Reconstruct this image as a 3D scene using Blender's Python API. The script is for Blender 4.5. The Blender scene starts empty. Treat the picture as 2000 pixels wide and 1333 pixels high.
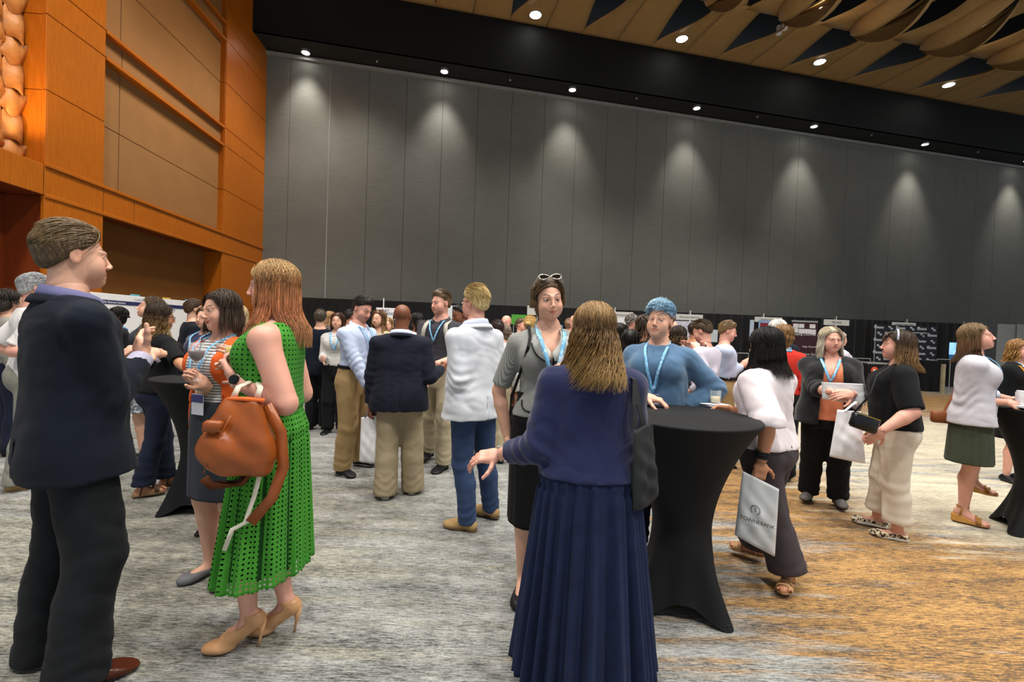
import bpy, math, random
import numpy as np
from mathutils import Vector, Matrix
random.seed(7); np.random.seed(7)
PI = math.pi
# ------------------------------------------------------------------ camera
FP = 889.0
_p = math.atan(18.5/FP); _r = math.atan(0.035)
CAM = np.array([0., 0., 1.52])
_F = np.array([0, math.cos(_p), -math.sin(_p)])
_R0 = np.array([1., 0, 0]); _U0 = np.array([0, math.sin(_p), math.cos(_p)])
_R = _R0*math.cos(_r)+_U0*math.sin(_r); _U = _U0*math.cos(_r)-_R0*math.sin(_r)
def ray(x, y): return _F*FP+_R*(x-1000)-_U*(y-666.5)
def W(x, y, Y):                      # the point at distance Y into the room
    d = ray(x, y); return CAM+d*(Y/d[1])
def G(x, y, z=0.0):                  # the point at height z
    d = ray(x, y); return CAM+d*((z-CAM[2])/d[2])
cd = bpy.data.cameras.new('camera'); cam = bpy.data.objects.new('camera', cd)
bpy.context.scene.collection.objects.link(cam)
cam.matrix_world = Matrix(((_R[0], _U[0], -_F[0], 0), (_R[1], _U[1], -_F[1], 0), (_R[2], _U[2], -_F[2], CAM[2]), (0, 0, 0, 1)))
cd.sensor_width = 36; cd.lens = 36*FP/2000; cd.clip_start = 0.05; cd.clip_end = 200
SC = bpy.context.scene; SC.camera = cam
SC.view_settings.view_transform = 'Standard'; SC.view_settings.look = 'None'
SC.view_settings.gamma = 1; SC.view_settings.use_curve_mapping = False
SC.view_settings.exposure = 0.3
w = bpy.data.worlds.new('world'); SC.world = w; w.use_nodes = True
w.node_tree.nodes['Background'].inputs[0].default_value = (0.86, 0.93, 1.0, 1)
w.node_tree.nodes['Background'].inputs[1].default_value = 0.46
COL = SC.collection
ex = np.array([1, .22, 0])/math.hypot(1, .22); en = np.array([ex[1], -ex[0], 0])   # along the back wall, and out from it
def wl(s, n, z): return np.array([0, 16.0, 0])+ex*s+en*n+np.array([0, 0, z])
CZ = 12.15
def lamp(name, kind, loc, aim, power, color=(1, .93, .84), size=60, blend=.5, radius=.1):
    l = bpy.data.lights.new(name, kind); l.energy = power; l.color = color
    if kind == 'SPOT': l.spot_size = math.radians(size); l.spot_blend = blend; l.shadow_soft_size = radius
    if kind == 'AREA': l.shape = 'DISK'; l.size = radius*2
    o = bpy.data.objects.new(name, l); COL.objects.link(o); o.location = Vector(loc)
    d = Vector(aim)-Vector(loc); o.rotation_euler = d.to_track_quat('-Z', 'Y').to_euler(); return o
# hall downlights, a grid of recessed ceiling spots
for gx in (-4.5, 0.5, 5.5, 10.5):
    for gy in (-2.0, 3.0, 8.0, 12.5):
        lamp('downlight_beam', 'SPOT', (gx, gy, CZ-.1), (gx, gy+.01, 0), 1550, size=(125 if gy < 6 else 96), blend=(.6 if gy < 6 else .45), radius=.35, color=(1, .95, .88))
# wall washers in the soffit over the grey wall
WASH = [G(x, y, 10.42) for x, y in ((597, 100), (868, 137), (1118, 173), (1361, 209), (1590, 245), (1807, 280))]
WASH.append(WASH[-1]+(WASH[-1]-WASH[-2])*1.05)
for q in WASH:
    t = q-en*.55
    lamp('wall_washer_beam', 'SPOT', (q[0]+en[0]*.3, q[1]+en[1]*.3, 10.34), (t[0], t[1], 7.4), 430, size=60, blend=1.0, radius=.22)
# warm spots on the timber wall, and the uplight behind the relief panel
for y, z, pw in ((9.2, 11.8, 580), (13, 11.8, 560)):
    lamp('timber_wall_beam', 'SPOT', (-3.6, y, z), (-8.2, y+.3, 4.0), pw, color=(1, .76, .50), size=80, blend=.8, radius=.2)
lamp('relief_uplight', 'SPOT', (-7.2, 6.35, 3.95), (-8.0, 7.2, 7.0), 110, color=(1, .66, .34), size=110, blend=.8, radius=.1)

lamp('relief_uplight', 'SPOT', (-7.85, 6.7, 4.05), (-7.86, 7.43, 6.0), 60, color=(1, .72, .40), size=100, blend=.8, radius=.06)
# ------------------------------------------------------------------ object helpers
def tag(o, label=None, cat=None, group=None, kind=None):
    if label: o['label'] = label
    if cat: o['category'] = cat
    if group: o['group'] = group
    if kind: o['kind'] = kind
    return o
def empty(name, loc, label=None, cat=None, group=None, kind=None, rz=0):
    o = bpy.data.objects.new(name, None); COL.objects.link(o); o.location = Vector(loc); o.rotation_euler = (0, 0, rz)
    o.empty_display_size = .1
    return tag(o, label, cat, group, kind)
def link(name, me, m=None, parent=None, keep=True):
    """mesh is in world coordinates unless keep is False"""
    o = bpy.data.objects.new(name, me); COL.objects.link(o)
    if m is not None and not me.materials: me.materials.append(m)
    if parent is not None:
        o.parent = parent
        if keep: o.matrix_parent_inverse = PWM(parent).inverted()
    return o
def PWM(o):
    m = Matrix.LocRotScale(o.location, o.rotation_euler, o.scale)
    return m if o.parent is None else PWM(o.parent) @ o.matrix_parent_inverse @ m
def meshdata(name, v, f, smooth=True):
    me = bpy.data.meshes.new(name); me.from_pydata([tuple(map(float, p)) for p in v], [], [tuple(map(int, q)) for q in f])
    if smooth: me.shade_smooth()
    me.update(); return me
class MB:
    def __init__(s): s.v = []; s.f = []
    def add(s, v, f):
        n = len(s.v); s.v += [tuple(map(float, p)) for p in v]; s.f += [tuple(i+n for i in q) for q in f]; return s
    def quad(s, *p): return s.add(p, [tuple(range(len(p)))])
    def box(s, c, h, R=None, bev=0):
        R = np.eye(3) if R is None else np.array(R)
        c = np.array(c, float)
        if bev <= 0:
            vv = [c+R.T @ (np.array([x, y, z])*h) for z in (-1, 1) for x, y in ((-1, -1), (1, -1), (1, 1), (-1, 1))]
            return s.add(vv, [(3, 2, 1, 0), (4, 5, 6, 7), (0, 1, 5, 4), (1, 2, 6, 5), (2, 3, 7, 6), (3, 0, 4, 7)])
        hx, hy, hz = h; b = min(bev, hx*.9, hy*.9, hz*.9); rings = []
        for z, k in ((-hz, b), (-hz+b, 0), (hz-b, 0), (hz, b)):
            ring = []
            for sx, sy in ((-1, -1), (1, -1), (1, 1), (-1, 1)):
                a = (sx*(hx-b), sy*(hy-k)) ; d = (sx*(hx-k), sy*(hy-b))
                ring += [d, a] if sx*sy < 0 and sx > 0 or (sx < 0 and sy > 0) else [a, d]
            ring = sorted(ring, key=lambda q: math.atan2(q[1]/hy, q[0]/hx)); rings.append([c+R.T @ np.array([q[0], q[1], z]) for q in ring])
        v = [p for r in rings for p in r]; f = []
        for i in range(3):
            for j in range(8): f.append((i*8+j, i*8+(j+1) % 8, (i+1)*8+(j+1) % 8, (i+1)*8+j))
        f += [tuple(range(7, -1, -1)), tuple(range(24, 32))]
        return s.add(v, f)
    def tube(s, pts, r, n=8, cap=True, flat=None):
        pts = [np.array(p, float) for p in pts]; m = len(pts); rr = r if hasattr(r, '__len__') else [r]*m
        up = None; v = []; f = []
        for i, p in enumerate(pts):
            t = pts[min(i+1, m-1)]-pts[max(i-1, 0)]; t = t/(np.linalg.norm(t)+1e-9)
            if up is None: up = np.cross(t, [0.13, 0.97, .2] if abs(t[1]) < .9 else [1, 0, 0])
            up = up-t*(up @ t); up /= np.linalg.norm(up)+1e-9; b = np.cross(t, up)
            for k in range(n):
                a = 2*PI*k/n; v.append(p+rr[i]*(up*math.cos(a)+b*math.sin(a)*(flat or 1)))
        for i in range(m-1):
            for k in range(n): f.append((i*n+k, i*n+(k+1) % n, (i+1)*n+(k+1) % n, (i+1)*n+k))
        if cap: f += [tuple(range(n-1, -1, -1)), tuple((m-1)*n+k for k in range(n))]
        return s.add(v, f)
    def ribbon(s, pts, wdir, hw, th=.0015):
        """flat strap: wdir is the width direction, one vector or one per point"""
        pts = np.array(pts, float); m = len(pts); wd = np.array(wdir, float); wd = np.tile(wd, (m, 1)) if wd.ndim == 1 else wd
        v = []
        for i, p in enumerate(pts):
            t = pts[min(i+1, m-1)]-pts[max(i-1, 0)]; t /= np.linalg.norm(t)+1e-9
            a = wd[i]-t*(wd[i] @ t); a /= np.linalg.norm(a)+1e-9; nn = np.cross(t, a)
            v += [p+a*hw+nn*th, p-a*hw+nn*th, p-a*hw-nn*th, p+a*hw-nn*th]
        f = [(i*4+k, i*4+(k+1) % 4, i*4+4+(k+1) % 4, i*4+4+k) for i in range(m-1) for k in range(4)]
        f += [(3, 2, 1, 0), tuple((m-1)*4+k for k in range(4))]
        return s.add(v, f)
    def lathe(s, c, prof, n=32, R=None, cap=True):
        R = np.eye(3) if R is None else np.array(R); c = np.array(c, float)
        v = [c+R.T @ np.array([r*math.cos(2*PI*k/n), r*math.sin(2*PI*k/n), z]) for r, z in prof for k in range(n)]
        m = len(prof); f = [(i*n+k, i*n+(k+1) % n, (i+1)*n+(k+1) % n, (i+1)*n+k) for i in range(m-1) for k in range(n)]
        if cap: f += [tuple(range(n-1, -1, -1)), tuple((m-1)*n+k for k in range(n))]
        return s.add(v, f)
    def ball(s, c, r, n=12, R=None):
        r = np.array(r)*np.ones(3); R = np.eye(3) if R is None else np.array(R); c = np.array(c, float); m = n//2+1
        v = [c+R.T @ (r*np.array([math.sin(PI*i/m)*math.cos(2*PI*k/n), math.sin(PI*i/m)*math.sin(2*PI*k/n), -math.cos(PI*i/m)])) for i in range(1, m) for k in range(n)]
        f = [(i*n+k, i*n+(k+1) % n, (i+1)*n+(k+1) % n, (i+1)*n+k) for i in range(m-2) for k in range(n)]
        f += [tuple(range(n-1, -1, -1)), tuple((m-2)*n+k for k in range(n))]
        return s.add(v, f)
    def build(s, name, m, parent=None, smooth=False, keep=True):
        return link(name, meshdata(name, s.v, s.f, smooth), m, parent, keep)

# ------------------------------------------------------------------ materials
def lin(c):
    if isinstance(c, str): c = tuple(int(c[i:i+2], 16)/255 for i in (0, 2, 4))
    return tuple((x/12.92 if x <= .04045 else ((x+.055)/1.055)**2.4) for x in c)
_mats = {}
class NT:
    def __init__(s, m): s.t = m.node_tree; s.b = s.t.nodes['Principled BSDF']
    def n(s, kind, **k):
        q = s.t.nodes.new(kind)
        for a, b in k.items():
            if a.startswith('i_'):
                key = a[2:]; key = int(key) if key.isdigit() else key.replace('_', ' '); q.inputs[key].default_value = b
            else: setattr(q, a, b)
        return q
    def l(s, a, b): s.t.links.new(a, b)
    def coord(s, which='Object', scale=(1, 1, 1), rot=(0, 0, 0)):
        c = s.n('ShaderNodeTexCoord'); mp = s.n('ShaderNodeMapping'); mp.inputs['Scale'].default_value = scale; mp.inputs['Rotation'].default_value = rot
        s.l(c.outputs[which], mp.inputs[0]); return mp.outputs[0]
    def uv(s, scale=(1, 1, 1)):
        c = s.n('ShaderNodeAttribute', attribute_name='cuv'); mp = s.n('ShaderNodeMapping'); mp.inputs['Scale'].default_value = scale
        s.l(c.outputs['Vector'], mp.inputs[0]); return mp.outputs[0]
    def noise(s, vec, scale, detail=3, rough=.5, out='Fac'):
        q = s.n('ShaderNodeTexNoise'); q.inputs['Scale'].default_value = scale; q.inputs['Detail'].default_value = detail; q.inputs['Roughness'].default_value = rough
        s.l(vec, q.inputs['Vector']); return q.outputs[out]
    def ramp(s, fac, stops):
        q = s.n('ShaderNodeValToRGB'); e = q.color_ramp.elements
        while len(e) > 1: e.remove(e[-1])
        e[0].position = stops[0][0]; e[0].color = (*stops[0][1], 1)
        for p, c in stops[1:]: x = e.new(p); x.color = (*c, 1)
        s.l(fac, q.inputs[0]); return q.outputs[0]
    def mix(s, fac, a, b, mode='MIX'):
        q = s.n('ShaderNodeMix', data_type='RGBA', blend_type=mode)
        for v, i in ((fac, 0), (a, 6), (b, 7)):
            if hasattr(v, 'links'): s.l(v, q.inputs[i])
            else: q.inputs[i].default_value = v if i == 0 else (*v, 1)
        return q.outputs[2]
    def math(s, op, a, b=0.0, c=0.0):
        q = s.n('ShaderNodeMath', operation=op)
        for v, i in ((a, 0), (b, 1), (c, 2)):
            if hasattr(v, 'links'): s.l(v, q.inputs[i])
            else: q.inputs[i].default_value = v
        return q.outputs[0]
    def bump(s, h, dist=.002, strength=.6):
        q = s.n('ShaderNodeBump'); q.inputs['Distance'].default_value = dist; q.inputs['Strength'].default_value = strength
        s.l(h, q.inputs['Height']); s.l(q.outputs[0], s.b.inputs['Normal']); return q
def mat(name, color=(.5, .5, .5), rough=.8, metal=0, var=.12, vs=6, bump=0, bs=200, spec=.3, sheen=0, stretch=(1, 1, 1), emit=0, trans=0, alpha=1, vcol=False, coat=0, fn=None):
    if name in _mats: return _mats[name]
    m = bpy.data.materials.new(name); m.use_nodes = True; t = NT(m); b = t.b; c = lin(color)
    b.inputs['Roughness'].default_value = rough; b.inputs['Metallic'].default_value = metal; b.inputs['Specular IOR Level'].default_value = spec
    vec = t.coord('Object', stretch)
    dark = tuple(x*(1-var) for x in c); light = tuple(min(1, x*(1+var)) for x in c)
    cc = t.ramp(t.noise(vec, vs, 4), [(.3, dark), (.7, light)])
    if vcol:
        a = t.n('ShaderNodeAttribute', attribute_name='col'); cc = t.mix(1.0, cc, a.outputs['Color'], 'MULTIPLY')
    if fn: cc = fn(t, cc) or cc
    t.l(cc, b.inputs['Base Color'])
    if bump: t.bump(t.noise(vec, bs, 3), bump, .7)
    if sheen: b.inputs['Sheen Weight'].default_value = sheen
    if coat: b.inputs['Coat Weight'].default_value = coat; b.inputs['Coat Roughness'].default_value = .1
    if emit:
        t.l(cc, b.inputs['Emission Color']); b.inputs['Emission Strength'].default_value = emit
    if trans: b.inputs['Transmission Weight'].default_value = trans; b.inputs['IOR'].default_value = 1.4
    if alpha < 1: b.inputs['Alpha'].default_value = alpha
    _mats[name] = m; return m
M_light = mat('lamp_glow', (1, .98, .95), emit=25, var=0)
M_black = mat('black_paint', '0c0e0f', .7, var=.1)
M_alu = mat('aluminium', 'b9b9b6', .35, metal=.7, var=.03)
M_white = mat('white_card', 'e8e8ea', .6, var=.02)

# ------------------------------------------------------------------ carpet
def carpet_fn(t, cc):
    c = t.n('ShaderNodeTexCoord').outputs['Object']
    def mp(sx, sy, rz=-.02):
        q = t.n('ShaderNodeMapping'); q.inputs['Scale'].default_value = (sx, sy, 1); q.inputs['Rotation'].default_value = (0, 0, rz); t.l(c, q.inputs[0]); return q.outputs[0]
    fine = t.noise(mp(14, 120), 1.0, 4, .65)
    mid = t.noise(mp(1.6, 9), 1.0, 5, .65)
    big = t.noise(mp(.55, .9, .3), 1.0, 3)
    speck = t.noise(mp(60, 120), 1.0, 2)
    s = t.math('ADD', t.math('MULTIPLY', fine, .66), t.math('MULTIPLY', mid, .34))
    s = t.math('ADD', t.math('MULTIPLY', s, .8), t.math('MULTIPLY', speck, .2))
    grey = t.ramp(s, [(.37, lin('363836')), (.44, lin('63656300'[:6])), (.51, lin('8b8c89')), (.60, lin('a9aaa7'))])
    gold = t.ramp(s, [(.38, lin('2f302c')), (.46, lin('59574b')), (.54, lin('857f68')), (.62, lin('a9a58f'))])
    rust = t.ramp(s, [(.41, lin('4b4743')), (.46, lin('6a5640')), (.51, lin('95734a')), (.60, lin('bb955f'))])
    pale = t.ramp(s, [(.36, lin('77736a')), (.46, lin('a39b88')), (.58, lin('c4bba6'))])
    sep = t.n('ShaderNodeSeparateXYZ'); t.l(c, sep.inputs[0]); X, Y = sep.outputs[0], sep.outputs[1]
    jag = t.math('MULTIPLY', t.math('SUBTRACT', t.noise(mp(.9, 7.5), 1.0, 5, .65), .5), 6.0)
    def blob(x0, y0, ax, ay, rot=0.0, soft=1.6):
        dx = t.math('SUBTRACT', X, x0); dy = t.math('SUBTRACT', Y, y0); cr, sr = math.cos(rot), math.sin(rot)
        u = t.math('ADD', t.math('MULTIPLY', dx, cr/ax), t.math('MULTIPLY', dy, sr/ax)); v = t.math('SUBTRACT', t.math('MULTIPLY', dy, cr/ay), t.math('MULTIPLY', dx, sr/ay))
        d = t.math('SQRT', t.math('ADD', t.math('MULTIPLY', u, u), t.math('MULTIPLY', v, v)))
        q = t.math('ADD', t.math('DIVIDE', t.math('SUBTRACT', 1.0, d), soft*.35), jag)
        q = t.math('ADD', q, .5); cl = t.n('ShaderNodeClamp'); t.l(q, cl.inputs[0]); return cl.outputs[0]
    out = t.mix(t.math('MULTIPLY', t.ramp(big, [(.42, (0, 0, 0)), (.56, (1, 1, 1))]), .0), grey, gold)
    out = t.mix(t.math('MULTIPLY', blob(-2.6, 3.0, 1.7, 1.5, 0, 2.0), .5), out, gold)
    out = t.mix(blob(2.9, 2.7, 1.75, 1.15, .35), out, rust)
    out = t.mix(blob(2.6, 4.6, 1.3, 1.2, 0), out, rust)
    out = t.mix(blob(2.2, 6.6, 3.4, .8, 0), out, rust)
    out = t.mix(blob(6.2, 8.0, 3.2, 2.4, .3), out, pale)
    out = t.mix(blob(10.5, 12.5, 5.0, 2.6, .1), out, rust)
    out = t.mix(blob(4.6, 4.4, 1.3, 1.0, .2), out, pale)
    return out
M_carpet = mat('carpet', (.5, .5, .5), .95, fn=carpet_fn, bump=.004, bs=260, spec=.1)
fl = MB()
for i in range(12):
    for j in range(8):
        x0, x1 = -12+i*4.5, -12+(i+1)*4.5; y0, y1 = -4+j*4.2, -4+(j+1)*4.2
        fl.quad((x0, y0, 0), (x1, y0, 0), (x1, y1, 0), (x0, y1, 0))
floor = tag(fl.build('floor', M_carpet), kind='structure')

# ------------------------------------------------------------------ grey back wall
def fabric_wall_fn(t, cc):
    v = t.coord('Object', (1, 1, 40)); q = t.noise(v, 3.0, 4, .7)
    return t.mix(.35, cc, t.ramp(q, [(.3, lin('4c4d4a')), (.7, lin('8d8e89'))]))
M_gwall = mat('grey_fabric_wall', '74756f', .9, var=.06, vs=1.5, fn=fabric_wall_fn, spec=.1)
M_gdark = mat('dark_backing', '1d1e1e', .9)
RW = np.array([ex, -en, [0, 0, 1]])
WN = 16.9*math.cos(math.atan(.22))-16.0*math.cos(math.atan(.22))   # wall stands this far behind the soffit edge line
wb = empty('wall_back', wl(10, -WN-.06, 0), kind='structure')
bw = MB(); bw.box(wl(11, -WN-.12, 6.2), (21.5, .05, 6.2), RW); bw.build('backing', M_gdark, wb)
s0 = (np.array([-8.33, 15.07, 0])-np.array([0, 16, 0])) @ ex
s1 = (W(649, 400, 16.4)-np.array([0, 16, 0])) @ ex
edges = [s0-.1, s1-1.25]+[s1+1.25*k for k in range(0, 29)]
for a, b in zip(edges[:-1], edges[1:]):
    q = MB(); q.box(wl((a+b)/2, -WN-.035, 5.17), ((b-a)/2-.004, .035, 5.17), RW, .006); q.build('wall_panel', M_gwall, wb)
q = MB(); q.box(wl(s1, -WN+.004, 5.2), (.014, .006, 5.2), RW); q.build('aluminium_joint', M_alu, wb)
tr = MB(); tr.box(wl(11, -WN+.03, 10.33), (20.5, .06, .055), RW)
tag(tr.build('trim_1', mat('ledge_grey', '8f8f8a', .7)), kind='structure')
# soffit with the washers, and the black bulkhead in front
M_soffit = mat('soffit_black', '2c2c2a', .85, var=.1); M_bulk = mat('bulkhead_black', '101314', .8, var=.15)
sf = empty('trim_2', wl(11, -.4, 10.43), kind='structure')
q = MB(); q.box(wl(11, (-WN)/2, 10.5), (20.5, WN/2+.1, .07), RW); q.build('soffit', M_soffit, sf)
q = MB(); q.box(wl(11, .06, (10.43+CZ)/2+.05), (20.5, .05, (CZ-10.43)/2+.05), RW); q.build('bulkhead', M_bulk, sf)
for i, p in enumerate(WASH):
    e = empty('wall_washer', (p[0], p[1], 10.42), ['first bright soffit spotlight beside the timber wall corner', 'second soffit spotlight along the grey wall', 'third soffit spotlight, above the tall dark grey wall centre-left', 'fourth soffit spotlight counted from the timber wall', 'fifth soffit spotlight counted from the timber wall', 'last soffit spotlight in view, at the right', 'soffit spotlight just past the right edge'][i], 'ceiling light', 'soffit spotlights washing the grey wall')
    a = MB(); a.lathe((p[0], p[1], 10.36), [(.15, .07), (.15, .0), (.12, .0), (.12, .03)], 20, cap=False); a.build('lamp_ring', M_alu, e)
    a = MB(); a.lathe((p[0], p[1], 10.385), [(.115, .03), (.115, 0), (.07, -.015), (.001, -.02)], 20); a.build('lens', M_light, e, True)
    if i < 6:
        m_ = (WASH[i]+WASH[i+1])/2
        a = MB(); a.lathe((m_[0], m_[1], 10.39), [(.04, .04), (.04, 0), (.02, -.02), (.001, -.03)], 12)
        tag(a.build('sprinkler_head', M_alu), 'small sprinkler head right of the %s soffit spotlight' % ['first', 'second', 'third', 'fourth', 'fifth', 'sixth'][i], 'sprinkler', 'sprinkler heads in the soffit')

# ------------------------------------------------------------------ timber ceiling with cut and curled panels
def ceil_fn(t, cc):
    v = t.coord('Object', (1, 14, 1), (0, 0, -.22)); return t.mix(.4, cc, t.ramp(t.noise(v, 6, 3), [(.3, lin('9a7848')), (.7, lin('cca66e'))]))
M_ceil = mat('tan_veneer', 'b8925c', .6, var=.08, vs=3, fn=ceil_fn)
ce = empty('ceiling', wl(8, 3, CZ), kind='structure')
q = MB(); q.box(wl(11, 14, CZ+1.25), (24, 16, .05), RW); q.build('plenum', M_black, ce)
TIPS = [-11.0, -8.2, -5.6, -3.02, -.5, 2.11, 4.82, 7.55, 10.43, 13.44, 16.6, 19.79, 23.1, 26.5, 30.0]
def patch(fn_, nu, nv, th=.02):
    v = []; f = []
    for k in (0, 1):
        for i in range(nu+1):
            for j in range(nv+1): p = fn_(i/nu, j/nv); v.append(p+np.array([0, 0, th*k]))
    N = (nu+1)*(nv+1); ix = lambda i, j, k: k*N+i*(nv+1)+j
    for i in range(nu):
        for j in range(nv):
            f.append((ix(i, j, 0), ix(i, j+1, 0), ix(i+1, j+1, 0), ix(i+1, j, 0))); f.append((ix(i, j, 1), ix(i+1, j, 1), ix(i+1, j+1, 1), ix(i, j+1, 1)))
    for i in range(nu): f.append((ix(i, 0, 0), ix(i+1, 0, 0), ix(i+1, 0, 1), ix(i, 0, 1))); f.append((ix(i, nv, 0), ix(i, nv, 1), ix(i+1, nv, 1), ix(i+1, nv, 0)))
    for j in range(nv): f.append((ix(0, j, 0), ix(0, j, 1), ix(0, j+1, 1), ix(0, j+1, 0))); f.append((ix(nu, j, 0), ix(nu, j+1, 0), ix(nu, j+1, 1), ix(nu, j, 1)))
    return v, f
for i in range(1, len(TIPS)-1):
    c = TIPS[i]; L = (TIPS[i-1]+c)/2+.01; Rr = (TIPS[i+1]+c)/2-.01
    n0 = .02; n1 = .32; n2 = 2.75; off = .02*(i-3)
    # flat panels against the bulkhead then the first slit row
    for side, e_ in ((-1, L), (1, Rr)):
        def f1(u, v_):
            n_ = n0+(n2-n0)*v_; w_ = max(0, (n_-n1-off)/(n2-n1)); g = .50*math.sin(min(w_, 1)*PI*.60)**1.1 if w_ > 0 else 0
            h = w_**1.6*(.55 if side > 0 else -.12)
            x = (c+g*(1.0 if side > 0 else -.35))*(1-u)+e_*u
            return wl(x, n_, CZ-h*(1-u)**2)
        v, f = patch(f1, 6, 12); a = MB(); a.add(v, f if side > 0 else [q_[::-1] for q_ in f]); a.build('ceiling_panel', M_ceil, ce, True)
    # second row: loops of veneer hanging under the slit, and the flat sheet between
    for row in range(1, 5):
        r0 = n2-.35+off+(row-1)*3.0; LL = 2.9; cs = c+.55*row+.02
        for side in (-1, 1):
            def f2(u, v_):
                s_ = math.sin(PI*v_)**.8; a_ = u*PI*(.44 if side > 0 else .34)
                x = cs+side*(.70*s_*math.cos(a_)); z = CZ-.95*s_*math.sin(a_)*(1.0 if side > 0 else .8)
                return wl(x, r0+LL*v_, z)
            v, f = patch(f2, 6, 12, .015); a = MB(); a.add(v, f); a.build('ceiling_curl', M_ceil, ce, True)
            e_ = cs+side*(Rr-L)/2*.99
            def f3(u, v_):
                g = .62*math.sin(PI*v_)**.8
                lo = cs+side*g; hi = e_-side*(.5*(max(0, math.sin(PI*(v_*1.1-.05)))**.9) if row % 2 else .0)
                return wl(lo*(1-u)+hi*u, r0+.12+LL*v_, CZ+.02-.25*math.sin(PI*u)*math.sin(PI*v_)*(side < 0))
            v, f = patch(f3, 5, 10, .015); a = MB(); a.add(v, f if side > 0 else [q_[::-1] for q_ in f]); a.build('ceiling_panel', M_ceil, ce, True)
for k, (px, py) in enumerate(((1046, 29), (1332, 76), (1601, 121), (1853, 166), (1610, 18), (1911, 75))):
    p = G(px, py, CZ-.03 if k < 4 else CZ-.15); e = empty('ceiling_downlight', p, ['round ceiling downlight nearest the timber wall', 'round ceiling downlight, second of the row along the bulkhead', 'round ceiling downlight, third of the row along the bulkhead', 'round ceiling downlight, farthest right along the bulkhead', 'glaring ceiling downlight between curled panels at the top', 'glaring ceiling downlight between curled panels at upper right'][k], 'ceiling light', 'round downlights in the timber ceiling')
    a = MB(); a.lathe(p, [(.22, .03), (.22, -.012), (.19, -.012), (.19, .0)], 24, cap=False); a.build('lamp_ring', M_alu, e)
    a = MB(); a.lathe(p+np.array([0, 0, -.006]), [(.188, .02), (.188, 0), (.001, -.002)], 24); a.build('lens', M_light, e)
for px, py, lb_ in ((1548, 28, 'topmost small white disc left of the glaring downlight'), (1532, 58, 'middle small white disc on the curled ceiling panel'), (1521, 67, 'lowest small white disc of the three on one curled panel'), (1844, 88, 'lone small white disc left of the right-hand glaring downlight')):
    p = G(px, py, CZ-.3); a = MB(); a.lathe(p, [(.07, .28), (.09, .03), (.09, 0), (.05, -.015), (.001, -.02)], 16)
    tag(a.build('smoke_detector', M_white), lb_, 'detector', 'small white discs on the timber ceiling')

# ------------------------------------------------------------------ timber left wall
LX = lambda Y, d=0.0: -8.33-.085*(Y-15.07)-d
def lw(Y, z, d=0.0): return np.array([LX(Y, d), Y+d*.085, z])       # d = depth into the wall
RL = np.array([[.085, -1, 0], [1, .085, 0], [0, 0, 1]]); RL[:2] /= math.hypot(1, .085)    # local x along -Y, local y out of wall
def wood_fn(t, cc):
    v = t.coord('Object', (9, 9, .7)); g = t.noise(v, 5, 4, .65)
    return t.mix(.55, cc, t.ramp(g, [(.3, lin('9a5008')), (.7, lin('c07018'))]))
M_wood = mat('orange_veneer', 'ad5c0c', .38, var=.06, vs=1.2, fn=wood_fn, spec=.4)
M_tan = mat('tan_fabric_panel', '946c44', .9, var=.05, vs=2, bump=.001, bs=300, spec=.1)
M_brown = mat('brown_fabric_panel', '7b5128', .9, var=.05, vs=2, spec=.1)
M_redw = mat('red_brown_veneer', '7a3412', .5, var=.1, stretch=(6, 6, .7), vs=4)
wlf = empty('wall_left', lw(11, 0, .8), kind='structure')
q = MB(); q.box(lw(9.5, 6.4, .95), (7.2, .05, 6.4), RL); q.build('backing', M_redw, wlf)
def slab(y0, y1, z0, z1, d, m, name='wood_panel', th=.06, gap=.012, bev=.006):
    a = MB(); a.box(lw((y0+y1)/2, (z0+z1)/2, d+th/2), ((y1-y0)/2-gap/2, th/2, (z1-z0)/2-gap/2), RL, bev); return a.build(name, m, wlf)
ZL = [0, 1.9, 3.47, 3.97, 5.18, 6.39, 6.88, 8.11, 9.26, 9.71, 11.0, 12.2]
YA, YB, YC, YD = 7.43, 8.62, 12.68, 15.15
for z0, z1 in zip(ZL[:-1], ZL[1:]):
    slab(YC, YD, z0, z1, 0, M_wood)
    slab(YA, YB, z0, z1, 0, M_wood)
    if z0 >= 3.97:
        band = (z0, z1) in ((6.39, 6.88), (9.26, 9.71))
        dd = .16 if not band else .12
        slab(YB, 9.15, z0, z1, dd, M_tan, 'fabric_panel'); slab(9.15, YC, z0, z1, dd, M_tan, 'fabric_panel')
for z in (6.39, 6.88, 9.26, 9.71):
    slab(YB+.005, YC-.005, z-.035, z+.035, 0.0, M_wood, 'ledge', th=.2, gap=0)
slab(YA, YD, 3.94, 4.0, -.03, M_wood, 'ledge', th=.1, gap=0)
slab(YA, YD, 3.44, 3.50, -.02, M_wood, 'ledge', th=.1, gap=0)
slab(YB, 9.4, 3.47, 3.97, 0, M_wood); slab(9.4, YC, 3.47, 3.97, 0, M_wood)
slab(YB, YC, 0, 1.78, .5, M_brown, 'fabric_panel'); slab(YB, YC, 1.78, 3.6, .5, M_brown, 'fabric_panel')
for z0, z1 in ((0, 1.9), (1.9, 3.47)):      # returns of the lower recess
    a = MB(); a.box(lw(YC+.02, (z0+z1)/2, .28), (.03, .24, (z1-z0)/2-.006), RL, .004); a.build('wood_panel', M_wood, wlf)
a = MB(); a.box(lw((YB+YC)/2, 3.5, .28), ((YC-YB)/2, .24, .03), RL); a.build('wood_panel', M_redw, wlf)
for z0, z1 in zip(ZL[3:-1], ZL[4:]):
    a = MB(); a.box(lw(YC+.02, (z0+z1)/2, .11), (.03, .08, (z1-z0)/2-.006), RL, .004); a.build('wood_panel', M_wood, wlf)
    a = MB(); a.box(lw(YA+.02, (z0+z1)/2, .29), (.03, .29, (z1-z0)/2-.006), RL, .004); a.build('wood_panel', M_wood, wlf)
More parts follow.
